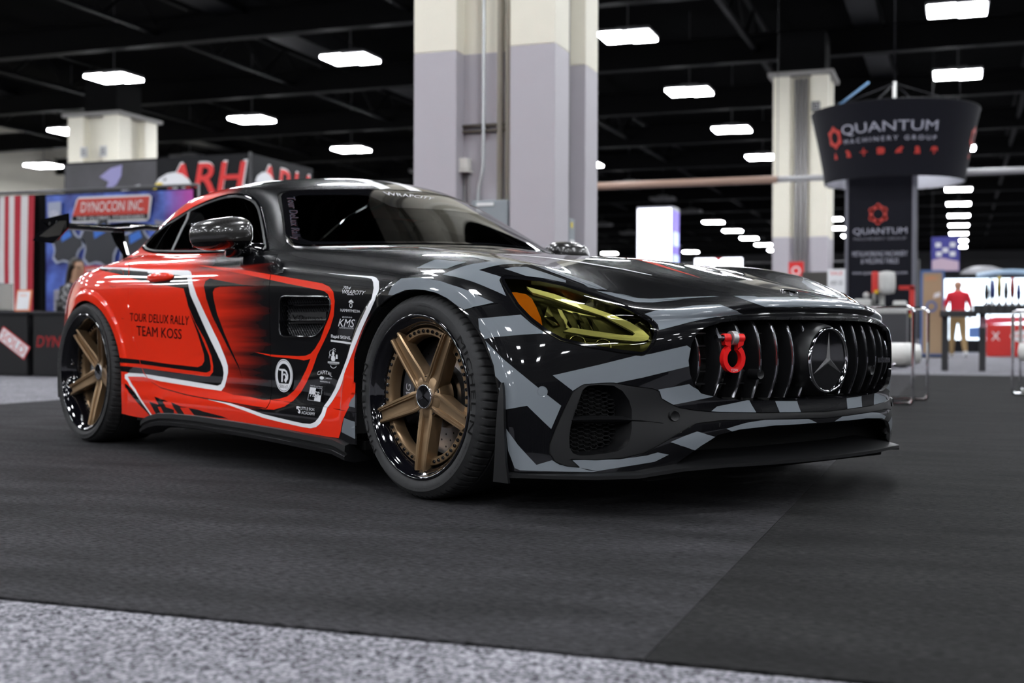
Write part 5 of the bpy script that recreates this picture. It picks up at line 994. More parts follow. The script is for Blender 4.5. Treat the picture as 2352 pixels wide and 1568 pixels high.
def decal(S, polys, frame, lift=.0006, facing=.05):
    """a thin film on S inside 2-D polygons given in the frame's axes (exact corners)"""
    ax, bx, d = FRAMES[frame]
    A = np.c_[S.P@ax, S.P@bx]; front = (S.N@d) > facing
    outP, outN, outT = [], [], []; base = 0
    for poly in polys:
        poly = np.asarray(poly, float)
        lo, hi = poly.min(0), poly.max(0)
        TA = A[S.T]
        k = np.where((TA.max(1) > lo).all(1) & (TA.min(1) < hi).all(1) & front[S.T].all(1))[0]
        if not len(k): continue
        vs = np.unique(S.T[k]); fv = np.full(len(A), 1.0); fv[vs] = sdf(A[vs], poly, 1.0)
        ft = fv[S.T[k]]; size = (TA[k].max(1)-TA[k].min(1)).max(1)
        whole = (ft < 0).all(1) & ((-ft).max(1) > size*1.5)
        w = S.sub(k[whole]) if whole.any() else None
        if w is not None: outP.append(w.P); outN.append(w.N); outT.append(w.T+base); base += len(w.P)
        edge = ~whole & ((ft < 0).any(1) | (np.abs(ft).min(1) < size*1.5))
        ears = []
        for t in tessellate_polygon([[Vector((p[0], p[1], 0)) for p in poly]]):
            q = [tuple(poly[i]) for i in t]
            cr = (q[1][0]-q[0][0])*(q[2][1]-q[0][1])-(q[1][1]-q[0][1])*(q[2][0]-q[0][0])
            if abs(cr) < 1e-12: continue
            ears.append(q if cr > 0 else q[::-1])
        if not ears: continue
        EL = np.array([[min(p[0] for p in e), min(p[1] for p in e), max(p[0] for p in e), max(p[1] for p in e)] for e in ears])
        pp, nn, tt = [], [], []
        for ti in k[edge]:
            i = S.T[ti]; q = A[i]; mn, mx = q.min(0), q.max(0)
            cand = np.where((EL[:, 0] < mx[0]) & (EL[:, 2] > mn[0]) & (EL[:, 1] < mx[1]) & (EL[:, 3] > mn[1]))[0]
            if not len(cand): continue
            tri = [(q[0][0], q[0][1], 1., 0., 0.), (q[1][0], q[1][1], 0., 1., 0.), (q[2][0], q[2][1], 0., 0., 1.)]
            for c in cand:
                r = clip_tri(tri, ears[c])
                if len(r) < 3: continue
                wgt = np.array([x[2:] for x in r]); b = len(pp)
                pp += list(wgt@S.P[i]); nn += list(wgt@S.N[i])
                tt += [(b, b+j, b+j+1) for j in range(1, len(r)-1)]
        if tt:
            outP.append(np.array(pp)); outN.append(np.array(nn)); outT.append(np.array(tt)+base); base += len(pp)
    if not outT: return None
    P, N, T = np.concatenate(outP), np.concatenate(outN), np.concatenate(outT)
    N = N/np.linalg.norm(N, axis=1, keepdims=True)
    # orientation: clipped pieces of mirrored frames may be turned round
    g = np.cross(P[T[:, 1]]-P[T[:, 0]], P[T[:, 2]]-P[T[:, 0]]); fl = (g*N[T[:, 0]]).sum(1) < 0
    T[fl] = T[fl][:, ::-1]
    ok = np.linalg.norm(g, axis=1) > 1e-12
    return Sheet(P+N*lift, N, T[ok])
# ---------------------------------------------------------------- the car
RED = (.90, .032, .008); BLK = (.0035, .0035, .0045); WHT = (.93, .93, .96); GRY = (.185, .205, .228)
def paint(name, col, rough=.3, coat=1.0, flake=True, spec=.06):
    m = mat(name, col, rough, 0.0, coat=coat, spec=spec, noise=(900, .05))
    return m
def livery_base():
    """body film: red at the rear printed into black towards the front with long streaks"""
    m = bpy.data.materials.new('body_film'); m.use_nodes = True; nt = m.node_tree; b = nt.nodes['Principled BSDF']
    tc = nt.nodes.new('ShaderNodeTexCoord'); mp = nt.nodes.new('ShaderNodeMapping'); mp.inputs['Scale'].default_value = (1.1, 1.0, 30)
    nt.links.new(tc.outputs['Object'], mp.inputs['Vector'])
    n = nt.nodes.new('ShaderNodeTexNoise'); n.inputs['Scale'].default_value = 1.0; n.inputs['Detail'].default_value = 3
    nt.links.new(mp.outputs['Vector'], n.inputs['Vector'])
    sp = nt.nodes.new('ShaderNodeSeparateXYZ'); nt.links.new(tc.outputs['Object'], sp.inputs[0])
    def math_(op, a, b_=None):
        q = nt.nodes.new('ShaderNodeMath'); q.operation = op
        for i, v in enumerate((a, b_)):
            if v is None: continue
            if isinstance(v, (int, float)): q.inputs[i].default_value = v
            else: nt.links.new(v, q.inputs[i])
        return q.outputs[0]
    def ramp(v, lo, hi):
        q = nt.nodes.new('ShaderNodeMapRange'); q.interpolation_type = 'SMOOTHSTEP'
        q.inputs['From Min'].default_value = lo; q.inputs['From Max'].default_value = hi; nt.links.new(v, q.inputs['Value']); return q.outputs['Result']
    X, Y, Z = sp.outputs
    # door: fade between x = -1.45 and x = -1.0, waist: earlier, roof rail: x = -1.95 .. -1.7
    streak = math_('MULTIPLY', math_('SUBTRACT', n.outputs['Fac'], .5), .40)
    xd = math_('ADD', X, streak)
    body = ramp(xd, -1.56, -.96)
    waist = math_('MULTIPLY', ramp(math_('ADD', X, math_('MULTIPLY', streak, .2)), -1.80, -1.45), ramp(Z, .765, .80))
    roof = math_('MULTIPLY', ramp(X, -2.12, -1.78), ramp(Z, .95, 1.02))
    top = ramp(math_('ABSOLUTE', Y), .50, .44)                        # the roof skin itself stays black
    toproof = math_('MULTIPLY', top, ramp(Z, 1.0, 1.08))
    k = math_('MAXIMUM', math_('MAXIMUM', body, waist), math_('MAXIMUM', roof, toproof))
    mx = nt.nodes.new('ShaderNodeMix'); mx.data_type = 'RGBA'; mx.inputs[6].default_value = (*RED, 1); mx.inputs[7].default_value = (*BLK, 1)
    nt.links.new(k, mx.inputs[0]); nt.links.new(mx.outputs[2], b.inputs['Base Color'])
    b.inputs['Roughness'].default_value = .3; b.inputs['Specular IOR Level'].default_value = .06; b.inputs['Coat Weight'].default_value = 1; b.inputs['Coat Roughness'].default_value = .025
    return m
M_BODY = livery_base()
M_RED = paint('red_film', RED); M_BLK = paint('black_film', BLK); M_WHT = paint('white_film', WHT, .3, .6); M_GRY = paint('grey_film', GRY, .28, .8)
M_TEXTW = paint('white_letter_film', (.75, .75, .78), .35, .4)
M_FADE = bpy.data.materials.new('red_fading_film')
def _fade():
    m = M_FADE; m.use_nodes = True; nt = m.node_tree; b = nt.nodes['Principled BSDF']
    tc = nt.nodes.new('ShaderNodeTexCoord'); sp = nt.nodes.new('ShaderNodeSeparateXYZ'); nt.links.new(tc.outputs['Object'], sp.inputs[0])
    q = nt.nodes.new('ShaderNodeMapRange'); q.interpolation_type = 'SMOOTHSTEP'; q.inputs['From Min'].default_value = .40; q.inputs['From Max'].default_value = .60
    nt.links.new(sp.outputs[2], q.inputs['Value'])
    mx = nt.nodes.new('ShaderNodeMix'); mx.data_type = 'RGBA'; mx.inputs[6].default_value = (*RED, 1); mx.inputs[7].default_value = (*BLK, 1)
    nt.links.new(q.outputs['Result'], mx.inputs[0]); nt.links.new(mx.outputs[2], b.inputs['Base Color'])
    b.inputs['Roughness'].default_value = .3; b.inputs['Specular IOR Level'].default_value = .06; b.inputs['Coat Weight'].default_value = 1; b.inputs['Coat Roughness'].default_value = .025
_fade()
M_SATIN = mat('satin_black_plastic', (.0055, .0055, .0062), .40, spec=.40, noise=(300, .2), bump=(900, .05))
M_GLOSSK = mat('gloss_black_plastic', (.004, .004, .005), .06, coat=.5)
M_DARK = mat('shut_line_dark', (.004, .004, .004), .8)
M_CHROME = mat('chrome', (.82, .82, .84), .06, 1.0)
M_CHROMED = mat('dark_chrome', (.32, .32, .34), .16, 1.0)
M_RUBBER = mat('tyre_rubber', (.036, .036, .037), .66, spec=.3, noise=(60, .25), bump=(500, .06))
M_RUBTXT = mat('tyre_lettering', (.002, .002, .002), .5, spec=.15)
M_BRONZE = mat('bronze_wheel', (.31, .205, .115), .34, .7, noise=(1200, .12))
M_LIP = mat('black_wheel_lip', (.004, .004, .006), .07, coat=1)
M_STEEL = mat('brake_steel', (.34, .33, .33), .32, 1.0, noise=(80, .15))
M_CALIPER = mat('caliper_grey', (.10, .10, .11), .35, .2)
M_GLASS = bpy.data.materials.new('smoked_glass')
def _glass(m, tint, refl=1.0):
    m.use_nodes = True; nt = m.node_tree; nt.nodes.clear()
    out = nt.nodes.new('ShaderNodeOutputMaterial'); tr = nt.nodes.new('ShaderNodeBsdfTransparent'); gl = nt.nodes.new('ShaderNodeBsdfGlossy'); mx = nt.nodes.new('ShaderNodeMixShader'); fr = nt.nodes.new('ShaderNodeFresnel')
    tr.inputs[0].default_value = (*tint, 1); gl.inputs['Roughness'].default_value = .0; gl.inputs[0].default_value = (refl, refl, refl, 1); fr.inputs[0].default_value = 1.5
    nt.links.new(fr.outputs[0], mx.inputs[0]); nt.links.new(tr.outputs[0], mx.inputs[1]); nt.links.new(gl.outputs[0], mx.inputs[2]); nt.links.new(mx.outputs[0], out.inputs[0])
_glass(M_GLASS, (.10, .105, .11))
M_WSCREEN = bpy.data.materials.new('windscreen_glass'); _glass(M_WSCREEN, (.16, .17, .17), .75)
M_LENS = bpy.data.materials.new('yellow_lens_film'); _glass(M_LENS, (.80, .78, .40))

CAR = empty('car', (0, 0, 0), CAR_YAW)
tag(CAR, 'low red and black sports coupe with grey zebra blocks and rear wing', 'car')
def part(name, parent=None): return empty(name, parent=parent or CAR)

_P, _Q = body_master(5)
_T = np.r_[_Q[:, [0, 1, 2]], _Q[:, [0, 2, 3]]]
# wheel arch lips: a flat flare round each opening
ARCH = [(0.0, .268, .402), (-2.63, .281, .397)]
def arch_dist(P, k): c = ARCH[k]; return np.hypot(P[:, 0]-c[0], P[:, 2]-c[1])-c[2]
_low = _P[:, 2] > .02
for k in (0, 1):
    d = arch_dist(_P, k); side = (_P[:, 1] < -.70)
    w = np.where(side & (d > -.03) & (d < .075), 1, 0)
    t = np.clip((.052-d)/.018, 0, 1); t = t*t*(3-2*t)
    _P[:, 1] -= w*t*.007*np.clip((_P[:, 2]-.16)/.1, 0, 1)
# trough along the door and a crease above the sill
_b = np.exp(-((_P[:, 2]-.30)/.05)**2)*np.clip((-.42-_P[:, 0])/.1, 0, 1)*np.clip((_P[:, 0]+2.2)/.1, 0, 1)*(_P[:, 1] < -.8)
_P[:, 1] += _b*.008
_N = vert_normals(_P, _T)
BODY = Sheet(_P, _N, _T)
SEAMS = []
# openings for the wheels
for k in (0, 1):
    d = arch_dist(BODY.P, k)
    if k == 0: d = np.maximum(d, -.360-BODY.P[:, 0])
    d[(BODY.P[:, 1] > -.70)] = .3
    _, BODY = BODY.cut(d)
# underside edge
def tr(n): return TRACE[n][1], TRACE[n][0]
def mirror_poly(half): return list(half)+[(-a, b) for a, b in reversed(half)]
GRILLE = [(0, .585), (-.255, .585), (-.356, .583), (-.42, .577), (-.47, .563), (-.510, .541), (-.532, .505), (-.541, .455), (-.536, .415), (-.524, .383), (-.500, .358), (-.431, .341), (-.312, .333), (-.179, .331), (0, .330)]
grille_poly = GRILLE+[(.05, .330), (.05, .585)]
GR_CUT, BODY = take(BODY, grille_poly, 'front', facing=.2)
lamp_poly, _ = tr('headlamp')
LAMP, BODY = take(BODY, lamp_poly, 'cor', gap=.002, seams=SEAMS)
vent_poly, _ = tr('vent')
VENT, BODY = take(BODY, vent_poly, 'side', gap=.001, seams=SEAMS)
LOWOPEN = [(.03, .254), (-.245, .257), (-.38, .250), (-.453, .236), (-.504, .205), (-.548, .170), (-.60, .125), (-.60, .08), (.03, .08)]
_, BODY = take(BODY, LOWOPEN, 'front', facing=.2)
ins_poly = [(min(a, .03), b) for a, b in TRACE['insert'][1]]
ins_poly = [(.03, q[1]) if abs(q[0]) < .02 else q for q in ins_poly]
INSERT, BODY = take(BODY, ins_poly, 'front', gap=.0012, facing=.2, seams=SEAMS)
OPENING = TRACE['opening'][1]
_, INSERT = take(INSERT, OPENING, 'front', facing=.1)
BLADE, INSERT = take(INSERT, TRACE['blade'][1], 'front', facing=.1)
dlo_poly, _ = tr('dlo')
GLASSS, BODY = take(BODY, dlo_poly, 'side', gap=.0, facing=.15)
WIND = [(.03, .893), (-.28, .889), (-.55, .881), (-.70, .874), (-.742, .886), (-.724, .929), (-.683, .975), (-.594, 1.086), (-.569, 1.115), (-.545, 1.133), (-.515, 1.143), (-.307, 1.152), (.03, 1.160)]
WSC, BODY = take(BODY, WIND, 'front', gap=.003, facing=.25, seams=SEAMS)
door_poly, _ = tr('door')
DOOR, BODY = take(BODY, door_poly, 'side', gap=.002, seams=SEAMS)
HOODL = [(.792, 0), (.789, -.14), (.767, -.257), (.736, -.325), (.693, -.41), (.645, -.50), (.600, -.568), (.540, -.605), (.475, -.632), (.36, -.672), (.275, -.710), (.20, -.748), (.10, -.772), (-.12, -.768), (-.36, -.768), (-.62, -.778), (-.90, -.802), (-1.03, -.80), (-1.05, -.755), (-.90, -.56), (-.77, -.28), (-.715, 0), (-.715, .03), (.792, .03)]
HOOD, BODY = take(BODY, HOODL, 'top', gap=.0018, facing=.2, seams=SEAMS)
bs = TRACE['bumpseam'][1]
FBL = [(bs[0][0]-.03, bs[0][1]-.01)]+bs+[(.62, .69), (1.2, .69), (1.2, 0), (.1, 0), (.1, .5)]
FBUMP, BODY = take(BODY, FBL, 'side', gap=.0015, facing=-1.1, seams=SEAMS)
RGL = [(-2.15, .03), (-2.15, -.36), (-2.25, -.41), (-2.8, -.43), (-2.98, -.40), (-3.0, .03)]
RGLASS, BODY = take(BODY, RGL, 'top', gap=.003, facing=.3, seams=SEAMS)
FEN, BODY = take(BODY, [(-.956, .02), (-.956, .76), (-1.06, .86), (-1.06, .90), (.75, .90), (.75, .02)], 'side', facing=-1.1)
ss = TRACE['sillseam'][1]
for nm in ('qseam', 'sillseam', 'fuel'):
    pts = TRACE[nm][1]; g = .0013
    if nm == 'fuel':
        f = field(BODY, pts, 'side'); a, rest = BODY.cut(f+g)
        f2 = field(rest, pts, 'side'); mid, rest = rest.cut(f2-g); SEAMS.append(mid); BODY = rest; FUEL = a
    else:
        strip = [(a, b+g) for a, b in pts]+[(a, b-g) for a, b in reversed(pts)]
        if nm == 'qseam': m_, BODY = take(BODY, strip, 'side')
        else: m_, FEN = take(FEN, strip, 'side')
        SEAMS.append(m_)
SKINS = {}
def both(name, S, m, thick=.0, parent=None, joined=False, group=None):
    """a panel and its twin on the other side, or one panel across the middle"""
    if joined: o = S.join(S.mirrored()).build(name, m, parent or CAR, thick); return o
    o = S.build(name, m, parent or CAR, thick)
    t = bpy.data.objects.new(name, o.data); COL.objects.link(t); t.parent = parent or CAR; t.scale = (1, -1, 1)
    return o
hood = both('bonnet', HOOD, M_BLK, .004, joined=True)
fb = both('front_bumper', FBUMP, M_BLK, .012, joined=True)
ins = both('bumper_insert', INSERT, M_SATIN, .006, joined=True)
both('intake_blade', BLADE.offset(.004), M_SATIN, .02)
shell = both('rear_body_shell', BODY, M_BODY, .006, joined=True)
both('front_fender', FEN, M_BODY, .006)
both('door', DOOR, M_BODY, .004)
both('fuel_flap', FUEL, M_BODY, .003)
wsc = both('windscreen', WSC, M_WSCREEN, joined=True)
both('rear_window', RGLASS, M_GLASS, joined=True)
seam = SEAMS[0]
for q in SEAMS[1:]: seam = seam.join(q)
both('shut_line_backing', seam.offset(-.005), M_DARK, joined=True)
SKIN = HOOD.join(FBUMP).join(BODY).join(FEN).join(DOOR).join(FUEL)
SKIN_ALL = SKIN.join(INSERT).join(WSC).join(GLASSS)
# ---- livery film
NAMES = {'white_shield': ('white_stripe', M_WHT), 'black_shield': ('black_stripe', M_BLK), 'red_loop': ('red_pinstripe', M_RED), 'black_hook': ('black_stripe', M_BLK),
 'red_sweep': ('red_stripe', M_RED), 'red_sill': ('red_sill_band', M_RED), 'red_arch': ('red_fading_band', M_FADE), 'red_door_foot': ('red_sill_band', M_RED), 'white_sweep': ('white_stripe', M_WHT),
 'black_streak_rear': ('black_stripe', M_BLK), 'check1': ('checker_block', M_BLK), 'check2': ('checker_block', M_BLK), 'check3': ('checker_block', M_BLK),
 'hood_white': ('white_pinstripe', M_WHT), 'roof_white1': ('white_roof_stripe', M_WHT), 'roof_white2': ('white_roof_stripe', M_WHT)}
LIFT = {'red_sill': .0004, 'red_door_foot': .0004, 'red_arch': .0004, 'black_shield': .0004, 'red_loop': .0008, 'white_shield': .0009, 'white_sweep': .0009, 'red_sweep': .0007}
ASYM = {'hood_white', 'roof_white1', 'roof_white2'}
def stripe(line):
    """strip of given half width along a line of (x, y, half width)"""
    return [(x, y+w) for x, y, w in line]+[(x, y-w) for x, y, w in reversed(line)]
TRACE['hood_white'] = ('top', stripe([(-.66, -.44, .010), (-.40, -.425, .010), (-.17, -.406, .010), (-.02, -.402, .010), (.10, -.396, .010), (.20, -.364, .009), (.31, -.320, .007), (.415, -.304, .004)]))
TRACE['hood_red'] = ('top', stripe([(-.68, .03, .030), (-.30, .018, .027), (-.06, -.008, .024), (.10, -.034, .022), (.20, -.062, .019), (.34, -.105, .012), (.49, -.148, .0005)]))
NAMES['hood_red'] = ('red_pinstripe', M_RED); ASYM.add('hood_red')
TRACE['roof_white1'] = ('top', [(-1.300, -.1222), (-1.29, -.183), (-1.38, -.183), (-1.62, -.183), (-2.1, -.183), (-2.1, -.122), (-1.62, -.122)])
TRACE['roof_white2'] = ('top', [(-1.265, .030), (-1.26, -.038), (-1.36, -.038), (-1.62, -.038), (-2.1, -.038), (-2.1, .030), (-1.62, .030)])
SKIN_TOP = HOOD.join(BODY).join(WSC); SKIN_TOP = SKIN_TOP.join(SKIN_TOP.mirrored())
for k, (fr, poly) in TRACE.items():
    if k in NAMES: nm, m = NAMES[k]
    elif k.startswith('grey_'): nm, m = 'grey_block', M_GRY
    else: continue
    src = SKIN_TOP if k in ASYM else SKIN
    d_ = decal(src, [poly], fr, LIFT.get(k, .0006))
    if d_ is None: print('empty decal', k); continue
    if k in ASYM: d_.build(nm, m, CAR)
    else: both(nm, d_, m)
# ---------------------------------------------------------------- fittings of the car
from mathutils.bvhtree import BVHTree
_p4, _q4 = body_master(4)
_pa = np.r_[_p4, _p4*[1, -1, 1]]; _qa = np.r_[_q4, (_q4+len(_p4))[:, ::-1]]
SURF = BVHTree.FromPolygons(_pa.tolist(), _qa.tolist())
def surf(frame, a, b, depth=0.0, along=False):
    """point of the body skin under (a, b) of a projection, set in by depth"""
    ax, bx, d = (Vector(q) for q in FRAMES[frame])
    h = SURF.ray_cast(ax*a+bx*b+d*4, -d)
    if h[0] is None:
        h = SURF.find_nearest(ax*a+bx*b+d*.9)
    return h[0]-(d if along else h[1])*depth, h[1]
# ---- lettering
def quad_uv(q, u, v):
    (tl, tr_, br, bl) = q
    return tuple((tl[i]*(1-u)+tr_[i]*u)*v+(bl[i]*(1-u)+br[i]*u)*(1-v) for i in (0, 1))
def on_skin(name, quad, V, F, m, lift=.0014, parent=None, wmap=None):
    fr, q = QUADS[quad] if isinstance(quad, str) else quad
    P = []
    for u, v in V:
        if wmap: u, v = wmap(u, v)
        p, n = surf(fr, *quad_uv(q, u, v)); P.append(p+n*lift)
    ax, bx, d = (Vector(k) for k in FRAMES[fr])
    F2 = []
    for f in F:
        n = (P[f[1]]-P[f[0]]).cross(P[f[2]]-P[f[0]])
        F2.append(f if n.dot(d) > 0 else f[::-1])
    return mesh_pd(name, P, F2, m, parent or CAR, smooth=False)
def lettering(name, quad, s, m, bold=0.0, shear=0.0, space=1.0, lift=.0014, wmap=None):
    V, F = text2d(s, bold, shear, space); return on_skin(name, quad, V, F, m, lift, wmap=wmap)
lettering('door_lettering', 't1', 'TOUR DELUX RALLY', M_BLK, .036)
lettering('door_lettering', 't2', 'TEAM KOSS', M_BLK, .036)
on_skin('sponsor_logo', 'wrap', *merge2d(box_text('WRAPCITY', 0, .12, 1, 1, .03, .15), rect2d(.25, -.08, .55, .03)), M_TEXTW)
lettering('sponsor_logo', '704', '704', M_TEXTW, .045, .2)
lettering('sponsor_logo', 'hammy', 'HAMMYMEDIA', M_TEXTW, .0)
on_skin('sponsor_logo', 'hicon', *merge2d(shape2d([[(0, .62), (.15, .62), (.3, .55), (.35, .66), (.65, .66), (.7, .55), (.85, .62), (1, .62), (.85, .82), (.62, .92), (.5, 1), (.38, .92), (.15, .82)]]), ring2d(.5, .3, .28, .3, .09)), M_TEXTW)
_k = [merge2d(rect2d(.02+.2*i, .1, .15+.2*i, .9)) for i in range(0)]
on_skin('sponsor_logo', 'kms', *box_text('KMS', 0, 0, 1, 1, .03, .15), M_TEXTW)
on_skin('sponsor_logo', 'kmsdots', *merge2d(*[ring2d(.1+.2*i, .5, .075, .42, .03, 16) for i in range(5)]), M_TEXTW)
lettering('sponsor_logo', 'kms2', 'AUTO REPAIR CENTER', M_TEXTW, .03)
lettering('sponsor_logo', 'rapid', 'Rapid SIGNS.', M_TEXTW, .02, 0, .95)
on_skin('sponsor_logo', 'rbar', *rect2d(0, 0, 1, 1), M_TEXTW)
on_skin('sponsor_logo', 'still', *merge2d(shape2d([[(.34, .36), (.6, .36), (.66, .46), (.62, .56), (.54, .62), (.58, .7), (.54, .78), (.49, .82), (.48, .9), (.45, .9), (.44, .82), (.38, .78), (.35, .7), (.4, .62), (.3, .55), (.28, .45)]]),
   ring2d(.55, .88, .13, .09, .035, 20, 0, 190), ring2d(.42, .72, .3, .17, .03, 30, 30, 250), ring2d(.25, .52, .16, .14, .03, 24, 60, 200), shape2d([[(.68, .48), (.86, .48), (.84, .68), (.7, .68)]]),
   rect2d(0, .24, 1, .33), rect2d(.15, .2, .85, .212), ring2d(.5, .16, .27, .14, .04, 24, 190, 350)), M_TEXTW)
on_skin('sponsor_logo', 'still', *box_text('MOONSHINE DISTILLERY', .03, .255, .97, .315, .02), M_BLK, .0019)
lettering('sponsor_logo', 'capital', 'CAPITAL', M_TEXTW, .05, wmap=lambda u, v: (u, v*.62+.05+.33*(1-(2*u-1)**2)))
on_skin('sponsor_logo', 'capital2', *merge2d(disc2d(.18, .5, .18, .48), rect2d(.44, 0, .455, 1), box_text('LINCOLN', .52, .25, 1, .75, .01)), M_TEXTW)
lettering('sponsor_logo', 'wilm', 'WILMINGTON, NC', M_TEXTW, .03)
on_skin('sponsor_logo', 'hsp', *merge2d(box_text('Heath Springs Pizzeria', .02, .88, .98, .99, .03), rect2d(.05, .42, .5, .82), rect2d(.5, .05, .95, .42), rect2d(.03, .83, .97, .845), rect2d(.03, .03, .97, .045), rect2d(.03, .03, .045, .845), rect2d(.955, .03, .97, .845)), M_TEXTW)
on_skin('sponsor_logo', 'hsp', *box_text('HSP', .16, .25, .84, .64, .09, .2), M_BLK, .0018)
on_skin('sponsor_logo', 'hsp', *box_text('HSP', .18, .27, .82, .62, .03, .2), M_TEXTW, .0022)
lettering('sponsor_logo', 'fox', 'LITTLE FOX', M_TEXTW, .0)
lettering('sponsor_logo', 'academy', 'ACADEMY', M_TEXTW, .0)
on_skin('sponsor_logo', 'foxhead', *shape2d([[(.05, .6), (.1, .95), (.35, 1), (.7, 1), (.95, .9), (.9, .75), (.6, .8), (.55, .65), (.9, .5), (.98, .3), (.9, .05), (.6, 0), (.35, .08), (.3, .25), (.5, .2), (.65, .3), (.45, .5), (.3, .7), (.2, .55)]]), M_TEXTW)
on_skin('round_emblem', 'round', *disc2d(.5, .5, .5, .5, 56), M_TEXTW, .0012)
on_skin('round_emblem', 'round', *merge2d(shape2d([[(.5+.36*math.cos(R(a)), .5+.36*math.sin(R(a))) for a in range(-42, 223, 6)]]), box_text('501c3', .26, .12, .72, .22, .0), ring2d(.5, .5, .47, .47, .012, 50)), M_BLK, .0016)
on_skin('round_emblem', 'round', *merge2d(shape2d([[(.2, .70), (.55, .70), (.68, .64), (.75, .52), (.74, .40), (.62, .30), (.55, .38), (.64, .46), (.66, .54), (.6, .62), (.5, .64), (.46, .64), (.44, .30), (.36, .30), (.37, .64), (.25, .65)], [(.46, .5), (.56, .52), (.6, .44), (.52, .36), (.6, .29), (.66, .3), (.62, .38), (.66, .46), (.6, .56), (.48, .56)]])), M_TEXTW, .0020)
# ---- side windows
_inner = field(GLASSS, dlo_poly, 'side', .1)
GL_IN, GL_RING = GLASSS.cut(_inner+.016)
_f2 = field(GL_RING, dlo_poly, 'side', .1); GL_R2, GL_R1 = GL_RING.cut(_f2+.007)
both('window_trim', GL_R1.offset(.003), M_GLOSSK, .01)
both('window_seal', GL_R2, mat('window_seal_grey', (.012, .012, .014), .4, spec=.3), .004)
_bp = TRACE['bpillar'][1]
_bx = [(_bp[0][0]-.05+.012, _bp[0][1]+.03)]+[(a+.012, b) for a, b in _bp[1:]]+[(_bp[-1][0]+.012, .80)]+[(_bp[-1][0]-.012, .80)]+[(a-.012, b) for a, b in reversed(_bp[1:])]+[(_bp[0][0]-.05-.012, _bp[0][1]+.03)]
BP, GL_IN = take(GL_IN, _bx, 'side')
_mid = [(-3, .5), (-3, 1.4), (_bp[0][0], 1.4), (_bp[0][0], _bp[0][1]), (_bp[1][0], _bp[1][1]), (_bp[-1][0], _bp[-1][1]), (_bp[-1][0], .5)]
QG, DG = take(GL_IN, _mid, 'side')
both('window_pillar', BP, mat('pillar_satin', (.03, .03, .034), .35), .004)
both('quarter_window', QG.offset(-.002), M_GLASS); both('door_window', DG.offset(-.002), M_GLASS)
# ---- windscreen border and lettering
_wi = [(.03, .903), (-.28, .900), (-.55, .893), (-.672, .892), (-.690, .905), (-.665, .945), (-.611, 1.018), (-.560, 1.083), (-.540, 1.105), (-.51, 1.117), (-.30, 1.121), (-.276, 1.117), (-.262, 1.100), (-.245, 1.066), (-.22, 1.060), (-.05, 1.062), (.03, 1.062)]
_fw = field(WSC, _wi, 'front', .2); W_IN, W_RING = WSC.cut(_fw)
both('windscreen_border', W_RING.offset(.0006), M_GLOSSK, joined=True)
M_NAVY = mat('navy_letter_film', (.01, .012, .03), .3); M_PINK = mat('red_outline_film', (.75, .10, .09), .35)
lettering('windscreen_lettering', 'wtext', 'Tour DeLux Rally', M_PINK, .075, 0, 1.08, .0016)
lettering('windscreen_lettering', 'wtext', 'Tour DeLux Rally', M_TEXTW, .045, 0, 1.08, .0021)
lettering('windscreen_lettering', 'wtext', 'Tour DeLux Rally', M_NAVY, .005, 0, 1.08, .0026)
lettering('windscreen_lettering', 'wtop', 'WRAPCITY', M_TEXTW, .06, .2, 1.0, .0022)
# ---- cabin
M_CAB = mat('cabin_black', (.008, .008, .009), .7)
b = MB(); b.box((-1.75, 0, .36), (1.9, 1.6, .06)); b.box((-2.75, 0, .62), (.9, 1.2, .4)); b.build('cabin_floor', M_CAB, CAR)
b = MB(); b.bbox((-1.02, 0, .74), (.42, 1.36, .2), .06); b.bbox((-.98, -.36, .83), (.2, .4, .08), .03); b.build('dashboard', M_CAB, CAR, True)
for s in (-1, 1):
    b = MB(); b.bbox((-1.65, s*.38, .48), (.5, .5, .16), .06); b.bbox((-1.93, s*.38, .74), (.16, .48, .62), .07, Matrix.Rotation(R(-14), 3, 'Y')); b.bbox((-2.02, s*.38, 1.02), (.1, .26, .18), .04); b.build('seat', M_CAB, CAR, True)
b = MB(); b.tube([(-1.28+.06*math.sin(a), .38+.17*math.cos(a), .78+.16*math.sin(a)) for a in np.linspace(0, 2*math.pi, 25)[:-1]], .014, 8, closed=True); b.build('steering_wheel', M_CAB, CAR, True)
b = MB(); b.bbox((-1.22, -.02, 1.06), (.05, .2, .06), .015); b.build('rear_view_mirror', M_CAB, CAR, True)
# ---- dark boxes added under the body to stop light leaks, wheel wells
b = MB(); b.box((-1.32, 0, .14), (1.84, 1.74, .03)); b.box((.28, 0, .30), (.66, 1.10, .30)); b.box((-3.2, 0, .26), (.5, 1.3, .03)); b.box((-1.32, 0, .25), (1.75, 1.70, .2)); b.build('underbody_light_block', M_DARK, CAR)
for cx, cz, r in ARCH:
    for s in (-1, 1):
        b = MB(); n = 28; V = []
        for i in range(n+1):
            a = R(-12+204*i/n)
            for y in (.936, .56): V.append((cx+(r+.004)*math.cos(a), s*y, cz+(r+.004)*math.sin(a)))
        b.add(V, [(2*i, 2*i+1, 2*i+3, 2*i+2) for i in range(n)])
        b.add([(cx+(r+.01)*math.cos(R(-12+204*i/n)), s*.56, cz+(r+.01)*math.sin(R(-12+204*i/n))) for i in range(n+1)], [tuple(range(n+1))])
        b.build('wheel_well_liner', M_DARK, CAR)
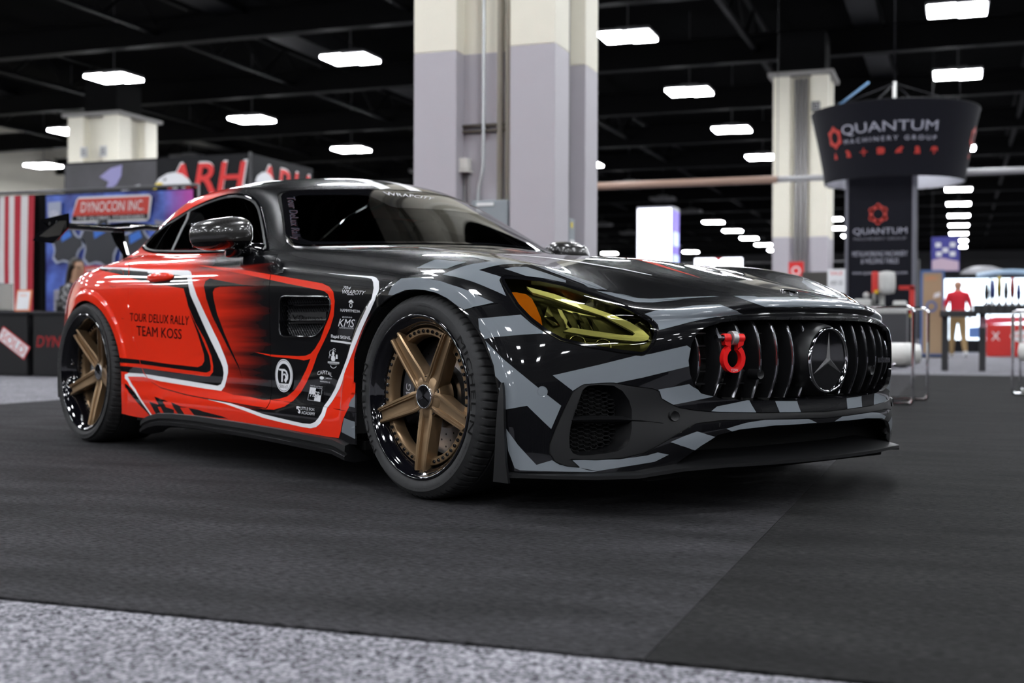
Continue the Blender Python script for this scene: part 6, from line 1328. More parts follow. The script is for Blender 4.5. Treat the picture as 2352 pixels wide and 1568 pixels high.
# ---- wheels
WM = Matrix(((1, 0, 0), (0, 0, -1), (0, 1, 0))).to_4x4()      # wheel axes: x forward, y up, z outwards -> car
def make_wheel(Rt, Rl, width, rot, name, dish=0.0):
    """tyre radius, rim lip radius; origin at the hub, in the plane of the rim lip"""
    w = empty(name, parent=CAR)
    k = Rl/.264
    # tyre with shoulder grooves
    g = 78; sub = 6; n = g*sub
    prof = [(Rl-.012, -.022, 0), (Rl-.002, -.004, 0), (Rl+.008, .003, 0), (Rl+.022, .007, 0), (Rl+.036, .006, 0), (Rt-.022, -.001, 0), (Rt-.0125, -.008, .25), (Rt-.0065, -.016, .8), (Rt-.003, -.026, 1), (Rt-.001, -.045, 1), (Rt-.0005, -.066, .7)]
    V = []; m = 0
    rows = prof[:]
    rows += [(Rt-.0005, -.070, 0), (Rt-.007, -.071, 0), (Rt-.007, -.079, 0), (Rt, -.080, 0), (Rt, -width*.5, 0), (Rt, -width+.08, 0), (Rt-.004, -width+.03, 0), (Rt-.02, -width+.005, 0), (Rl+.02, -width-.004, 0), (Rl-.012, -width+.02, 0)]
    for (r, h, gw) in rows:
        for i in range(n):
            a = 2*math.pi*i/n; ph = (i % sub)
            dr = -.0065*gw if ph == 0 else 0
            tw = (h+.03)*.35
            V.append((( r+dr)*math.cos(a+tw), (r+dr)*math.sin(a+tw), h))
    F = []
    for j in range(len(rows)-1): F += [(j*n+i, j*n+(i+1) % n, (j+1)*n+(i+1) % n, (j+1)*n+i) for i in range(n)]
    t = MB().add(V, F).xf(WM).build('tyre', M_RUBBER, w, True, 38)
    # lettering raised on the sidewall
    def arc_text(s, a0, a1, r0, r1, bold=.03, flip=False):
        Vt, Ft = text2d(s, bold, 0, 1.1); P = []
        for u, v in Vt:
            a = R(a0+(a1-a0)*u); r = r0+(r1-r0)*v
            hh = .0075 if r < Rl+.037 else .0075-(r-Rl-.037)*.25
            P.append(Vector((r*math.cos(a), r*math.sin(a), hh+.0006)))
        o = mesh_pd('sidewall_lettering', [WM @ p for p in P], Ft, M_RUBTXT, t, False)
    arc_text('MICHELIN', 41, -20, Rl+.016, Rt-.026, .06)
    arc_text('MICHELIN', 221, 160, Rl+.016, Rt-.026, .06)
    arc_text('PILOT SPORT 4S', 152, 118, Rl+.024, Rt-.036)
    arc_text('285/35 ZR19', -26, -52, Rl+.026, Rt-.036, .0)
    arc_text('PILOT SPORT 4S', -64, -96, Rl+.028, Rt-.038, .0)
    arc_text('Total Performance', 88, 72, Rl+.030, Rt-.040, .0)
    # black lip and barrel
    MB().lathe([(Rl-.012, -.02), (Rl, -.006), (Rl+.001, .001), (Rl-.003, .004), (Rl-.008, .002), (Rl-.012, -.006), (Rl-.016, -.010), (Rl-.020, -.012), (Rl-.030, -.022), (Rl-.040, -.045-dish), (Rl-.042, -.065-dish), (Rl-.046, -.085-dish), (Rl-.048, -.25)], 96, WM).build('rim_lip', M_LIP, w, True, 60)
    MB().lathe([(.0, -.215), (Rl-.04, -.215)], 40, WM).build('barrel_back', M_DARK, w)
    # bronze centre: ring with bolts, five channelled spokes, hub
    r0, r1 = .197*k, .221*k
    DM = Matrix.Translation((0, dish, 0))
    WR = DM @ WM
    ring = MB().lathe([(r1, -.062), (r1, -.036), (r1-.002, -.034), (r0+.003, -.034), (r0, -.037), (r0-.004, -.050), (r0-.004, -.075)], 96, WR).build('centre_ring', M_BRONZE, w, True, 40)
    rs = (r0+r1)/2+.001
    proto = None
    for i in range(40):
        a = rot+R(72*(i//8))+R(13+46*((i % 8))/7)+R(0)
        M_ = WR @ Matrix.Translation((rs*math.cos(a), rs*math.sin(a), -.034))
        if proto is None:
            proto = MB().lathe([(.0058, 0), (.0058, .0035), (.0045, .005), (.0028, .005), (.0024, .002), (0, .002)], 12).build('ring_bolt', M_GLOSSK, w, True, 40); o = proto
        else:
            o = bpy.data.objects.new('ring_bolt', proto.data); COL.objects.link(o); o.parent = w
        o.matrix_local = M_
    us = [-1, -.88, -.70, -.64, -.50, -.44, 0, .44, .50, .64, .70, .88, 1]; hs = [-.005, 0, 0, -.004, -.004, -.013, -.014, -.013, -.004, -.004, 0, 0, -.005]
    stations = [(.040, .030, -.034), (.060*k, .034, -.032), (.085*k, .0335, -.028), (.12*k, .0318, -.022), (.16*k, .0298, -.016), (.20*k, .0280, -.011), (.232*k, .0268, -.0075), (.236*k, .0262, -.0085)]
    for sidx in range(5):
        a = rot+R(72*sidx); ca, sa = math.cos(a), math.sin(a); V = []; q = len(us)
        for (r, hw, h) in stations:
            for u, dh in zip(us, hs):
                fade = min(1, max(0, (r-.05)/.02))
                V.append((r*ca-u*hw*sa, r*sa+u*hw*ca, h+dh*fade-dish*(1-.72*r/(.236*k))))
        ns = len(stations)
        for (r, hw, h) in stations:
            for s2 in (-1, 1): V.append((r*ca-s2*hw*.8*sa, r*sa+s2*hw*.8*ca, h-.052-dish*(1-.72*r/(.236*k))))
        F = []
        for j in range(ns-1):
            F += [(j*q+i, (j+1)*q+i, (j+1)*q+i+1, j*q+i+1) for i in range(q-1)]
            b0 = ns*q
            F += [(j*q, b0+2*j, b0+2*j+2, (j+1)*q), (j*q+q-1, (j+1)*q+q-1, b0+2*j+3, b0+2*j+1), (b0+2*j, b0+2*j+1, b0+2*j+3, b0+2*j+2)]
        e = (ns-1)*q; F.append(tuple([e+i for i in range(q)]+[ns*q+2*ns-1, ns*q+2*ns-2]))
        MB().add(V, F).xf(WM).build('spoke', M_BRONZE, w, True, 28)
    hub = MB().lathe([(.0, -.036), (.0375, -.036), (.040, -.034), (.060, -.035), (.070, -.040), (.074, -.060), (.074, -.09)], 60, WR).build('hub', M_BRONZE, w, True, 40)
    for i in range(5):
        a = rot+R(36+72*i); M_ = WR @ Matrix.Translation((.056*math.cos(a), .056*math.sin(a), -.0345))
        MB().lathe([(.0105, -.02), (.0105, .0005), (.0085, .0008), (.0085, -.012), (0, -.012)], 18, M_).build('lug_hole', M_DARK, w, True)
    cap = MB().lathe([(.0395, -.034), (.0395, -.026), (.0375, -.0235), (.0350, -.0245)], 48, WR).build('cap_ring', M_CHROME, w, True)
    MB().lathe([(.0352, -.0246), (.0, -.0236)], 40, WR).build('cap_face', M_GLOSSK, cap, True)
    star_mb(.033, .004, -.0234).xf(WR).build('cap_star', M_CHROME, cap)
    # brake
    WD = Matrix.Translation((0, dish*.6, 0)) @ WM
    disc = MB().lathe([(.08, -.10), (.10, -.10), (.105, -.118), (.188, -.118), (.190, -.120), (.190, -.146), (.188, -.148), (.10, -.148)], 72, WD).build('brake_disc', M_STEEL, w, True, 40)
    hm = None
    for i in range(60):
        a = 2*math.pi*i/60+.05*(i % 3); r = (.125, .145, .165)[i % 3]
        M_ = WD @ Matrix.Translation((r*math.cos(a), r*math.sin(a), -.1176))
        if hm is None: hm = MB().lathe([(.0036, 0), (0, 0)], 8).build('disc_hole', M_DARK, disc); o = hm
        else: o = bpy.data.objects.new('disc_hole', hm.data); COL.objects.link(o); o.parent = disc
        o.matrix_local = M_
    V = []; F = []
    for i in range(15):
        a = R(150+60*i/14)
        for (r, h) in ((.112, -.085), (.192, -.085), (.198, -.10), (.198, -.17), (.112, -.17)): V.append((r*math.cos(a), r*math.sin(a), h))
    for i in range(14): F += [(i*5+j, i*5+(j+1) % 5, i*5+5+(j+1) % 5, i*5+5+j) for j in range(5)]
    F += [(0, 1, 2, 3, 4), tuple(70+j for j in (4, 3, 2, 1, 0))]
    cal = MB().add(V, F).xf(WD).build('brake_caliper', M_CALIPER, w, True, 40)
    Vt, Ft = text2d('AMG', .03); P = []
    for u, v in Vt:
        a = R(196-28*u); r = .150+.026*(v); P.append(WD @ Vector((r*math.cos(a), r*math.sin(a), -.0842)))
    mesh_pd('caliper_lettering', P, Ft, M_TEXTW, cal, False)
    MB().tube([(-.222*k, .03, -.045), (-.205*k, .03, -.035), (-.19*k, .034, -.02)], .0035, 8).xf(WM).build('valve_stem', M_CHROMED, w, True)
    return w
def star_mb(r, t, h):
    """three-pointed star with ridged arms, flat in x-y, pointing up y"""
    b = MB(); a_ = []
    for i in range(3):
        a = R(90+120*i); a2 = R(90+120*i+60)
        a_ += [(r*math.cos(a), r*math.sin(a), h), (r*.13*math.cos(a2), r*.13*math.sin(a2), h)]
    V = a_+[(0, 0, h+t)]
    b.add(V, [(i, (i+1) % 6, 6) for i in range(6)]); return b
ROT_F, ROT_R = R(-90), R(131)
wf = make_wheel(.3284, .264, .285, ROT_F, 'front_wheel'); wf.location = (0, -.946, .3288)
wr = make_wheel(.3356, .280, .305, ROT_R, 'rear_wheel', .045); wr.location = (-2.63, -.963, .336)
for w, x in ((wf, 0), (wr, -2.63)):
    c = copy_tree(w, CAR); c.location = (x, -w.location.y, w.location.z); c.scale = (1, -1, 1)
# ---- grille
b = MB()
bx_ = [(surf('front', a, z, .085, True)[0]) for a, z in mirror_poly(GRILLE[:])]
n = len(bx_); cpt = Vector((.74, 0, .455))
b.add(bx_+[cpt], [(i, (i+1) % n, n) for i in range(n)]); b.build('grille_backing', M_DARK, CAR)
rimV = []
gp = mirror_poly(GRILLE)
for a, z in gp:
    rimV.append(surf('front', a, z, .002, True)[0]); rimV.append(surf('front', a*.985, .455+(z-.455)*.97, .09, True)[0])
MB().add(rimV, [(2*i, 2*i+1, (2*i+3) % (2*n), (2*i+2) % (2*n)) for i in range(n)]).build('grille_surround', M_GLOSSK, CAR, True)
def grille_span(y):
    top = bot = None
    for (a0, z0), (a1, z1) in zip(GRILLE, GRILLE[1:]):
        if (a0 >= -abs(y) >= a1) or (a1 >= -abs(y) >= a0):
            if a0 == a1: continue
            z = z0+(z1-z0)*(-abs(y)-a0)/(a1-a0)
            if z > .455: top = z
            else: bot = z
    return (bot or .40), (top or .52)
for k in range(-7, 8):
    y = .0715*k; zb, zt = grille_span(y); zt -= .006; zb += .006
    V, C2 = [], []
    for i in range(13):
        t = i/12; z = zb+(zt-zb)*t; q = surf('front', y, z)[0].x-.040+.026*(1-(2*t-1)**2)
        V += [(q, y-.0045, z), (q, y+.0045, z), (q-.05, y+.010, z), (q-.05, y-.010, z)]
        C2 += [(q+.0035, y-.0030, z), (q+.0035, y+.0030, z), (q-.002, y+.0048, z), (q-.002, y-.0048, z)]
    F = [(4*i+j, 4*i+(j+1) % 4, 4*i+4+(j+1) % 4, 4*i+4+j) for i in range(12) for j in range(4)]+[(0, 1, 2, 3), (48, 49, 50, 51)]
    sl = MB().add(V, F).build('grille_slat', M_SATIN, CAR)
    MB().add(C2, F).build('slat_trim', M_CHROMED, sl)
for z in (.535, .497, .459, .421, .383):
    V = []
    ys = [-.52+.04*i for i in range(27)]
    for y in ys:
        zb, zt = grille_span(y); q = surf('front', y, min(max(z, zb), zt))[0].x-.062
        V += [(q, y, z+.002), (q, y, z-.002), (q-.02, y, z-.004), (q-.02, y, z+.004)]
    MB().add(V, [(4*i+j, 4*i+(j+1) % 4, 4*i+4+(j+1) % 4, 4*i+4+j) for i in range(len(ys)-1) for j in range(4)]).build('grille_crossbar', M_SATIN, CAR)
BX = Matrix(((0, 0, 1, 0), (1, 0, 0, 0), (0, 1, 0, 0), (0, 0, 0, 1)))   # badge axes: x -> left, y -> up, z -> forward
BM_ = Matrix.Translation((.872, 0, .453)) @ Matrix.Rotation(R(2), 4, 'Y') @ BX
badge = MB().lathe([(.118, -.10), (.116, -.03), (.110, 0), (.103, .012), (.095, .012)], 72, BM_).build('badge_housing', M_SATIN, CAR, True, 50)
MB().lathe([(.0945, .008), (.0945, .016), (.098, .021), (.1015, .020), (.1035, .013), (.1035, .008)], 96, BM_).build('badge_ring', M_CHROME, badge, True)
MB().lathe([(.0955, .0135), (.06, .0145), (0, .015)], 72, BM_).build('badge_glass', M_GLOSSK, badge, True)
star_mb(.088, .008, .0148).xf(BM_).build('star', mat('star_silver', (.75, .75, .76), .15, .9), badge)
# bonnet badge, name tag, sensors
p_, n_ = surf('nose', 0, FRAMES['nose'][1]@np.array((.800, 0, .648)))
def disc_on(p, nrm, prof, name, m, parent=None, n=32):
    q = nrm.to_track_quat('Z', 'Y').to_matrix().to_4x4(); return MB().lathe(prof, n, Matrix.Translation(p) @ q).build(name, m, parent or CAR, True, 40)
hb = disc_on(p_, n_, [(.029, 0), (.029, .004), (.026, .005), (.024, .003), (0, .003)], 'bonnet_badge', M_CHROME)
_q = n_.to_track_quat('Z', 'Y').to_matrix().to_4x4(); star_mb(.022, .002, .0035).xf(Matrix.Translation(p_) @ _q).build('bonnet_star', M_CHROME, hb)
pt = surf('front', .43, .445, .012, True)[0]
tg_ = MB().bbox(pt, (.012, .075, .018), .003).build('name_tag', M_CHROMED, CAR)
plate_text('AMG', pt+Vector((.006, 0, 0)), (0, 1, 0), (0, 0, 1), .066, .013, M_CHROME, tg_, 'tag_lettering', .001)
def sensor(p, d, name='parking_sensor', m=None):
    s_ = disc_on(p, Vector(d), [(.020, -.035), (.0175, -.010), (.0150, 0), (.0145, .002), (.0125, .0005), (0, .0005)], name, m or M_SATIN); return s_
for y, z in ((-.285, .412), (.33, .412)): sensor(surf('front', y, z, .014, True)[0], (1, .1*(1 if y > 0 else -1), 0))
for s in (-1, 1):
    p_, n_ = surf('front', s*.575, .293); sensor(p_+n_*.006, (.9, s*.35, 0))
    p_, n_ = surf('cor', *((-.118, .363) if s < 0 else (-.118, .363)))
    if s > 0: p_ = Vector((p_.x, -p_.y, p_.z)); n_ = Vector((n_.x, -n_.y, n_.z))
    disc_on(p_, n_, [(.016, 0), (.0155, .0015), (.0135, .0012), (.013, .0002), (.012, .0012), (0, .0014)], 'parking_sensor', M_GRY)
# tow hook
tow = empty('tow_hook', parent=CAR)
th = Vector((.842, -.418, .513)); M_TOW = mat('tow_red', (.78, .012, .012), .3, coat=.5)
b = MB(); outer = []; inner = []
for i in range(33):
    a = R(-90-150+300*i/32) if False else R(118+304*i/32)
    outer.append((.0405*math.cos(a), -.052+.0425*math.sin(a))); inner.append((.0255*math.cos(a), -.052+.0275*math.sin(a)))
outer = [(-.030, .014), (-.036, .004), (-.033, -.012)]+outer+[(.033, -.012), (.036, .004), (.030, .014)]; inner = [(-.013, .014), (-.013, .0), (-.013, -.022)]+inner+[(.013, -.022), (.013, 0), (.013, .014)]
m_ = len(outer); V = []
TW = Matrix.Translation(th) @ Matrix.Rotation(R(-14), 4, 'Z')
for (oy, oz), (iy, iz) in zip(outer, inner):
    for x in (.009, -.009): V += [TW @ Vector((x, oy, oz)), TW @ Vector((x, iy, iz))]
F = []
for i in range(m_-1):
    o0, o1 = 4*i, 4*i+4
    F += [(o0, o1, o1+1, o0+1), (o0+2, o0+3, o1+3, o1+2), (o0, o0+2, o1+2, o1), (o0+1, o1+1, o1+3, o0+3)]
F += [(0, 1, 3, 2), (4*m_-4, 4*m_-2, 4*m_-1, 4*m_-3)]
MB().add(V, F).build('shackle', M_TOW, tow, True, 35)
b = MB()
for s in (-1, 1): b.tube([TW @ Vector((0, s*.013, .008)), TW @ Vector((0, s*.036, .008))], .0135, 20)
b.build('shackle_ears', M_TOW, tow, True, 40)
b = MB(); b.tube([TW @ Vector((0, -.060, .008)), TW @ Vector((0, .040, .008))], .006, 12); b.tube([TW @ Vector((0, -.060, .008)), TW @ Vector((0, -.048, .008))], .0115, 6); b.tube([TW @ Vector((0, -.0375, .008)), TW @ Vector((0, -.036, .008))], .010, 18); b.build('shackle_bolt', M_CHROMED, tow, True, 40)
b = MB(); b.tube([TW @ Vector((0, -.009, .008)), TW @ Vector((0, .009, .008))], .021, 24); b.tube([TW @ Vector((-.12, 0, .008)), TW @ Vector((0, 0, .008))], .010, 12); b.build('tow_eye', mat('zinc', (.55, .55, .55), .4, .8), tow, True, 40)
plate_text('TOW', TW @ Vector((.009, 0, -.0865)), (TW.to_3x3() @ Vector((0, 1, 0))), (0, 0, 1), .026, .008, M_TEXTW, tow, 'tow_lettering', .0008, .03)
# ---- corner intakes: recessed pocket, honeycomb, vane
for s in (-1, 1):
    S_ = Matrix.Scale(-1, 4, Vector((0, 1, 0))) if s > 0 else Matrix.Identity(4)
    V = []
    m_ = len(OPENING); cy = sum(a for a, z in OPENING)/m_; cz = sum(z for a, z in OPENING)/m_
    for a, z in OPENING:
        V += [surf('front', a, z, .001, True)[0], surf('front', cy+(a-cy)*.93, cz+(z-cz)*.93, .075, True)[0]]
    F = [(2*i, 2*i+1, (2*i+3) % (2*m_), (2*i+2) % (2*m_)) for i in range(m_)]
    pk = MB().add(V, F).xf(S_).build('intake_pocket', mat('pocket_black', (.003, .003, .0035), .5, spec=.2), CAR, True)
    bk = [surf('front', cy+(a-cy)*.95, cz+(z-cz)*.95, .10, True)[0] for a, z in OPENING]
    MB().add(bk, [tuple(range(m_))]).xf(S_).build('intake_back', M_DARK, CAR)
    # honeycomb mesh as thin bars
    hx = .0085; b = MB(); done = set()
    poly = np.array(OPENING)
    for i in range(-14, 15):
        for j in range(-18, 19):
            hy = cy+hx*1.5*i*1.15; hz = cz+hx*math.sqrt(3)*.85*(j+.5*(i % 2))
            if sdf(np.array([[hy, hz]]), poly)[0] > -.006: continue
            pts = [(hy+hx*1.12*math.cos(R(60*k)), hz+hx*.95*math.sin(R(60*k))) for k in range(6)]
            for k in range(6):
                a_, b_ = pts[k], pts[(k+1) % 6]
                key = tuple(sorted(((round(a_[0], 3), round(a_[1], 3)), (round(b_[0], 3), round(b_[1], 3)))))
                if key in done: continue
                done.add(key)
                x0 = surf('front', cy, cz)[0].x
                pa, pb = (surf('front', *a_, .055, True)[0], surf('front', *b_, .055, True)[0])
                dv = (pb-pa).normalized(); nr = dv.cross(Vector((1, 0, 0))).normalized()*.0011
                b.add([pa+nr, pb+nr, pb-nr, pa-nr, pa+nr-Vector((.008, 0, 0)), pb+nr-Vector((.008, 0, 0)), pb-nr-Vector((.008, 0, 0)), pa-nr-Vector((.008, 0, 0))], [(0, 1, 2, 3), (0, 4, 5, 1), (3, 2, 6, 7)])
    tag(b.xf(S_).build('intake_honeycomb', mat('honeycomb_black', (.004, .004, .0045), .6, spec=.2), CAR), kind='stuff')
    V = []
    for a, z, t in ((-.812, .279, .010), (-.76, .281, .012), (-.70, .281, .012), (-.65, .278, .010), (-.605, .272, .004)):
        for dz, dp in ((t, .028), (t*.2, -.004), (-t*.8, .010), (-t, .05)): V.append(surf('front', a, z+dz, dp, True)[0])
    F = [(4*i+j, 4*i+(j+1) % 4, 4*i+4+(j+1) % 4, 4*i+4+j) for i in range(4) for j in range(4)]+[(0, 1, 2, 3), (16, 17, 18, 19)]
    MB().add(V, F).xf(S_).build('intake_vane', M_SATIN, CAR, True, 50)
# ---- lower opening, splitter, fins
b = MB(); b.box((.68, 0, .19), (.02, 1.24, .18)); b.box((.75, 0, .265), (.14, .9, .012)); b.build('lower_intake_back', M_DARK, CAR)
SP = [(x*.965, y) for x, y in ((.932, 0), (.926, .15), (.908, .30), (.872, .45), (.815, .58), (.745, .69), (.665, .785), (.575, .868), (.500, .925), (.463, .957), (.440, .962))]
SPI = [(.74, 0), (.735, .15), (.72, .30), (.69, .45), (.65, .55), (.60, .64), (.545, .71), (.48, .79), (.43, .85), (.40, .89), (.38, .90)]
def splitter():
    V = []; full = [(x, -y) for x, y in reversed(SP)]+SP[1:]; inn = [(x, -y) for x, y in reversed(SPI)]+SPI[1:]
    def lev(y):
        t = min(1, max(0, (abs(y)-.50)/.24)); t = t*t*(3-2*t); up = min(1, max(0, (abs(y)-.85)/.1))
        return .151*(1-t)+.122*t+.001*up, .180*(1-t)+.136*t
    for (x, y), (xi, yi) in zip(full, inn):
        ze, zi = lev(y); mx, my = x*.55+xi*.45, y*.55+yi*.45
        V += [(x, y, ze-.010), (x+.003*0, y, ze), (x-.006, y*.995, ze+.003), (mx, my, ze*.55+zi*.45+.004), (xi, yi, zi), (xi, yi, zi-.03), (mx, my, ze-.012)]
    k = 7; n_ = len(full)
    F = [(k*i+j, k*i+(j+1) % k, k*i+k+(j+1) % k, k*i+k+j) for i in range(n_-1) for j in range(k)]+[tuple(range(k)), tuple(k*(n_-1)+j for j in range(k))]
    return MB().add(V, F)
splitter().build('front_splitter', M_SATIN, CAR, True, 30)
for s in (-1, 1):
    V = []
    for z, x0, x1, yo in ((.098, .395, .462, .964), (.16, .398, .447, .962), (.26, .400, .436, .958), (.34, .404, .428, .954), (.375, .408, .420, .950), (.388, .411, .415, .948)):
        V += [(x0, s*yo, z), (x1, s*yo, z), (x1-.006, s*(yo-.014), z), (x0, s*(yo-.016), z)]
    MB().add(V, [(4*i+j, 4*i+(j+1) % 4, 4*i+4+(j+1) % 4, 4*i+4+j) for i in range(5) for j in range(4)]+[(0, 1, 2, 3), (20, 21, 22, 23)]).build('corner_fin', M_SATIN, CAR, True, 50)
# ---- sill skirt
for s in (-1, 1):
    V = []; st = [(-.40, .150, 0), (-.48, .166, 0), (-.87, .180, 0), (-1.11, .186, 0), (-1.49, .192, 0), (-1.72, .190, 0), (-1.86, .183, .0), (-1.96, .168, .006), (-2.03, .152, .014), (-2.09, .135, .03)]
    for x, zt, tk in st:
        y = .944-tk
        V += [(x, s*(y-.012), zt+.002), (x, s*(y+.010), zt-.006), (x, s*(y+.012), zt-.026), (x, s*(y+.004), zt-.030), (x, s*(y+.002), zt-.036), (x, s*(y+.014), zt-.042), (x, s*(y+.012), zt-.056), (x, s*(y-.03), zt-.066), (x, s*(y-.10), zt-.06)]
    k = 9; F = [(k*i+j, k*i+(j+1) % k, k*i+k+(j+1) % k, k*i+k+j) for i in range(len(st)-1) for j in range(k)]+[tuple(range(k)), tuple(k*(len(st)-1)+j for j in range(k))]
    MB().add(V, F).build('side_skirt', M_SATIN, CAR, True, 35)
# ---- mirrors
def carbon():
    m = bpy.data.materials.new('carbon_weave'); m.use_nodes = True; nt = m.node_tree; b_ = nt.nodes['Principled BSDF']
    tc = nt.nodes.new('ShaderNodeTexCoord'); mp = nt.nodes.new('ShaderNodeMapping'); mp.inputs['Rotation'].default_value = (.6, .8, .4); nt.links.new(tc.outputs['Object'], mp.inputs[0])
    wv = nt.nodes.new('ShaderNodeTexWave'); wv.inputs['Scale'].default_value = 75; nt.links.new(mp.outputs[0], wv.inputs['Vector'])
    mx = nt.nodes.new('ShaderNodeMix'); mx.data_type = 'RGBA'; mx.inputs[6].default_value = (.002, .002, .002, 1); mx.inputs[7].default_value = (.026, .024, .022, 1)
    nt.links.new(wv.outputs['Fac'], mx.inputs[0]); nt.links.new(mx.outputs[2], b_.inputs['Base Color'])
    b_.inputs['Roughness'].default_value = .3; b_.inputs['Coat Weight'].default_value = 1; b_.inputs['Coat Roughness'].default_value = .02
    return m
M_CARBON = carbon()
def mirror_shell(z0, z1, lo, name, m, root):
    bm = bmesh.new(); bmesh.ops.create_uvsphere(bm, u_segments=40, v_segments=28, radius=1)
    for v in bm.verts:
        x, y, z = v.co
        def se(t, e): return math.copysign(abs(t)**e, t)
        x, y, z = se(x, .75), se(y, .62), se(z, .72)
        if x < 0: x *= .35
        taper = 1-.16*(-y)                       # thinner outboard
        v.co = Vector((x*.115*(1-.12*y*y)+.018*(y), y*.118, z*.066*taper+(.004*y)))
    bmesh.ops.bisect_plane(bm, geom=bm.verts[:]+bm.edges[:]+bm.faces[:], plane_co=(0, 0, lo), plane_no=(0, 0, 1 if z0 else -1), clear_inner=True)
    return MB().bm(bm).build(name, m, root, True, 50)
for s in (-1, 1):
    root = empty('door_mirror', (-1.305, s*.955, .918), parent=CAR); root.rotation_euler = (R(4), 0, R(8)*s*-1)
    if s > 0: root.scale = (1, -1, 1)
    mirror_shell(True, None, -.030, 'mirror_cap', M_CARBON, root)
    mirror_shell(False, None, -.032, 'mirror_base', M_GLOSSK, root)
    arm = slope([(.015, .02, -.052), (.05, .09, -.060), (.06, .12, -.066), (.085, .165, -.085)], 3)
    MB().tube(arm, [.034+.006*math.sin(i*.3) for i in range(len(arm))], 14).build('mirror_arm', M_GLOSSK, root, True)
    MB().bbox((-.043, 0, .0), (.006, .19, .095), .02).build('mirror_glass', M_CHROMED, root, True)
# ---- headlamps
def lamp_pt(a, b, depth): return surf('cor', a, b, depth)[0]
DRL = [(-.185, .676), (-.110, .660), (-.030, .632), (.045, .600), (.105, .572), (.155, .545), (.172, .528), (.168, .513), (.140, .508), (.080, .517), (.010, .533), (-.055, .552), (-.085, .560)]
for s in (-1, 1):
    S_ = Matrix.Scale(-1, 4, Vector((0, 1, 0))) if s > 0 else Matrix.Identity(4)
    root = empty('headlamp', parent=CAR)
    src = LAMP if s < 0 else LAMP.mirrored()
    src.build('lens', M_LENS, root)
    src.offset(-.060).build('lamp_bucket', mat('lamp_bucket_chrome', (.10, .10, .095), .22, .85), root)
    V = []; m_ = len(lamp_poly)
    for a, z in lamp_poly: V += [lamp_pt(a, z, .002), lamp_pt(a, z, .066)]
    MB().add(V, [(2*i, 2*i+1, (2*i+3) % (2*m_), (2*i+2) % (2*m_)) for i in range(m_)]).xf(S_).build('lamp_wall', M_CHROMED, root, True)
    cx_ = sum(a for a, z in lamp_poly)/m_; cz_ = sum(z for a, z in lamp_poly)/m_
    f = field(LAMP, lamp_poly, 'cor', -1); _in, edge = LAMP.cut(f+.010)
    (edge if s < 0 else edge.mirrored()).offset(.0008).build('lamp_border', M_GLOSSK, root)
    M_DRL = mat('light_guide', (.95, .95, .90), .25, coat=.8)
    def plate(nm, key, d0, d1, m, th=.006):
        """thin plate behind the lens; depth runs from d0 to d1 along the lamp"""
        pl = TRACE[key][1]; k0, k1 = min(a for a, z in pl), max(a for a, z in pl)
        front = [lamp_pt(a, z, d0+(d1-d0)*(a-k0)/(k1-k0)) for a, z in pl]; rear = [lamp_pt(a, z, d0+(d1-d0)*(a-k0)/(k1-k0)+th) for a, z in pl]; q = len(pl)
        tris = tessellate_polygon([[Vector((a, z, 0)) for a, z in pl]])
        return MB().add(front+rear, [tuple(t) for t in tris]+[(i, (i+1) % q, q+(i+1) % q, q+i) for i in range(q)]).xf(S_).build(nm, m, root)
    plate('light_guide', 'hl_drl', .018, .018, M_DRL, .012)
    plate('amber_reflector', 'hl_amber', .008, .008, mat('amber', (.9, .22, .01), .25, coat=.6, bump=(700, .5)), .02)
    for k_ in range(1, 5): plate('reflector_fin', 'hl_f%d' % k_, .022, .052, M_CHROME, .004)
    plate('lower_module', 'hl_low', .026, .026, mat('lamp_module_dark', (.06, .06, .055), .15, .6), .02)
    for a, z in ((-.02, .510), (.055, .497)):
        c0, nn = surf('cor', a, z, .022)
        q = Matrix.Translation(c0) @ nn.to_track_quat('Z', 'Y').to_matrix().to_4x4()
        MB().lathe([(.016, -.01), (.022, .0), (.024, .002), (.0245, 0), (.022, -.01)], 28, S_ @ q).build('projector_ring', M_CHROME, root, True)
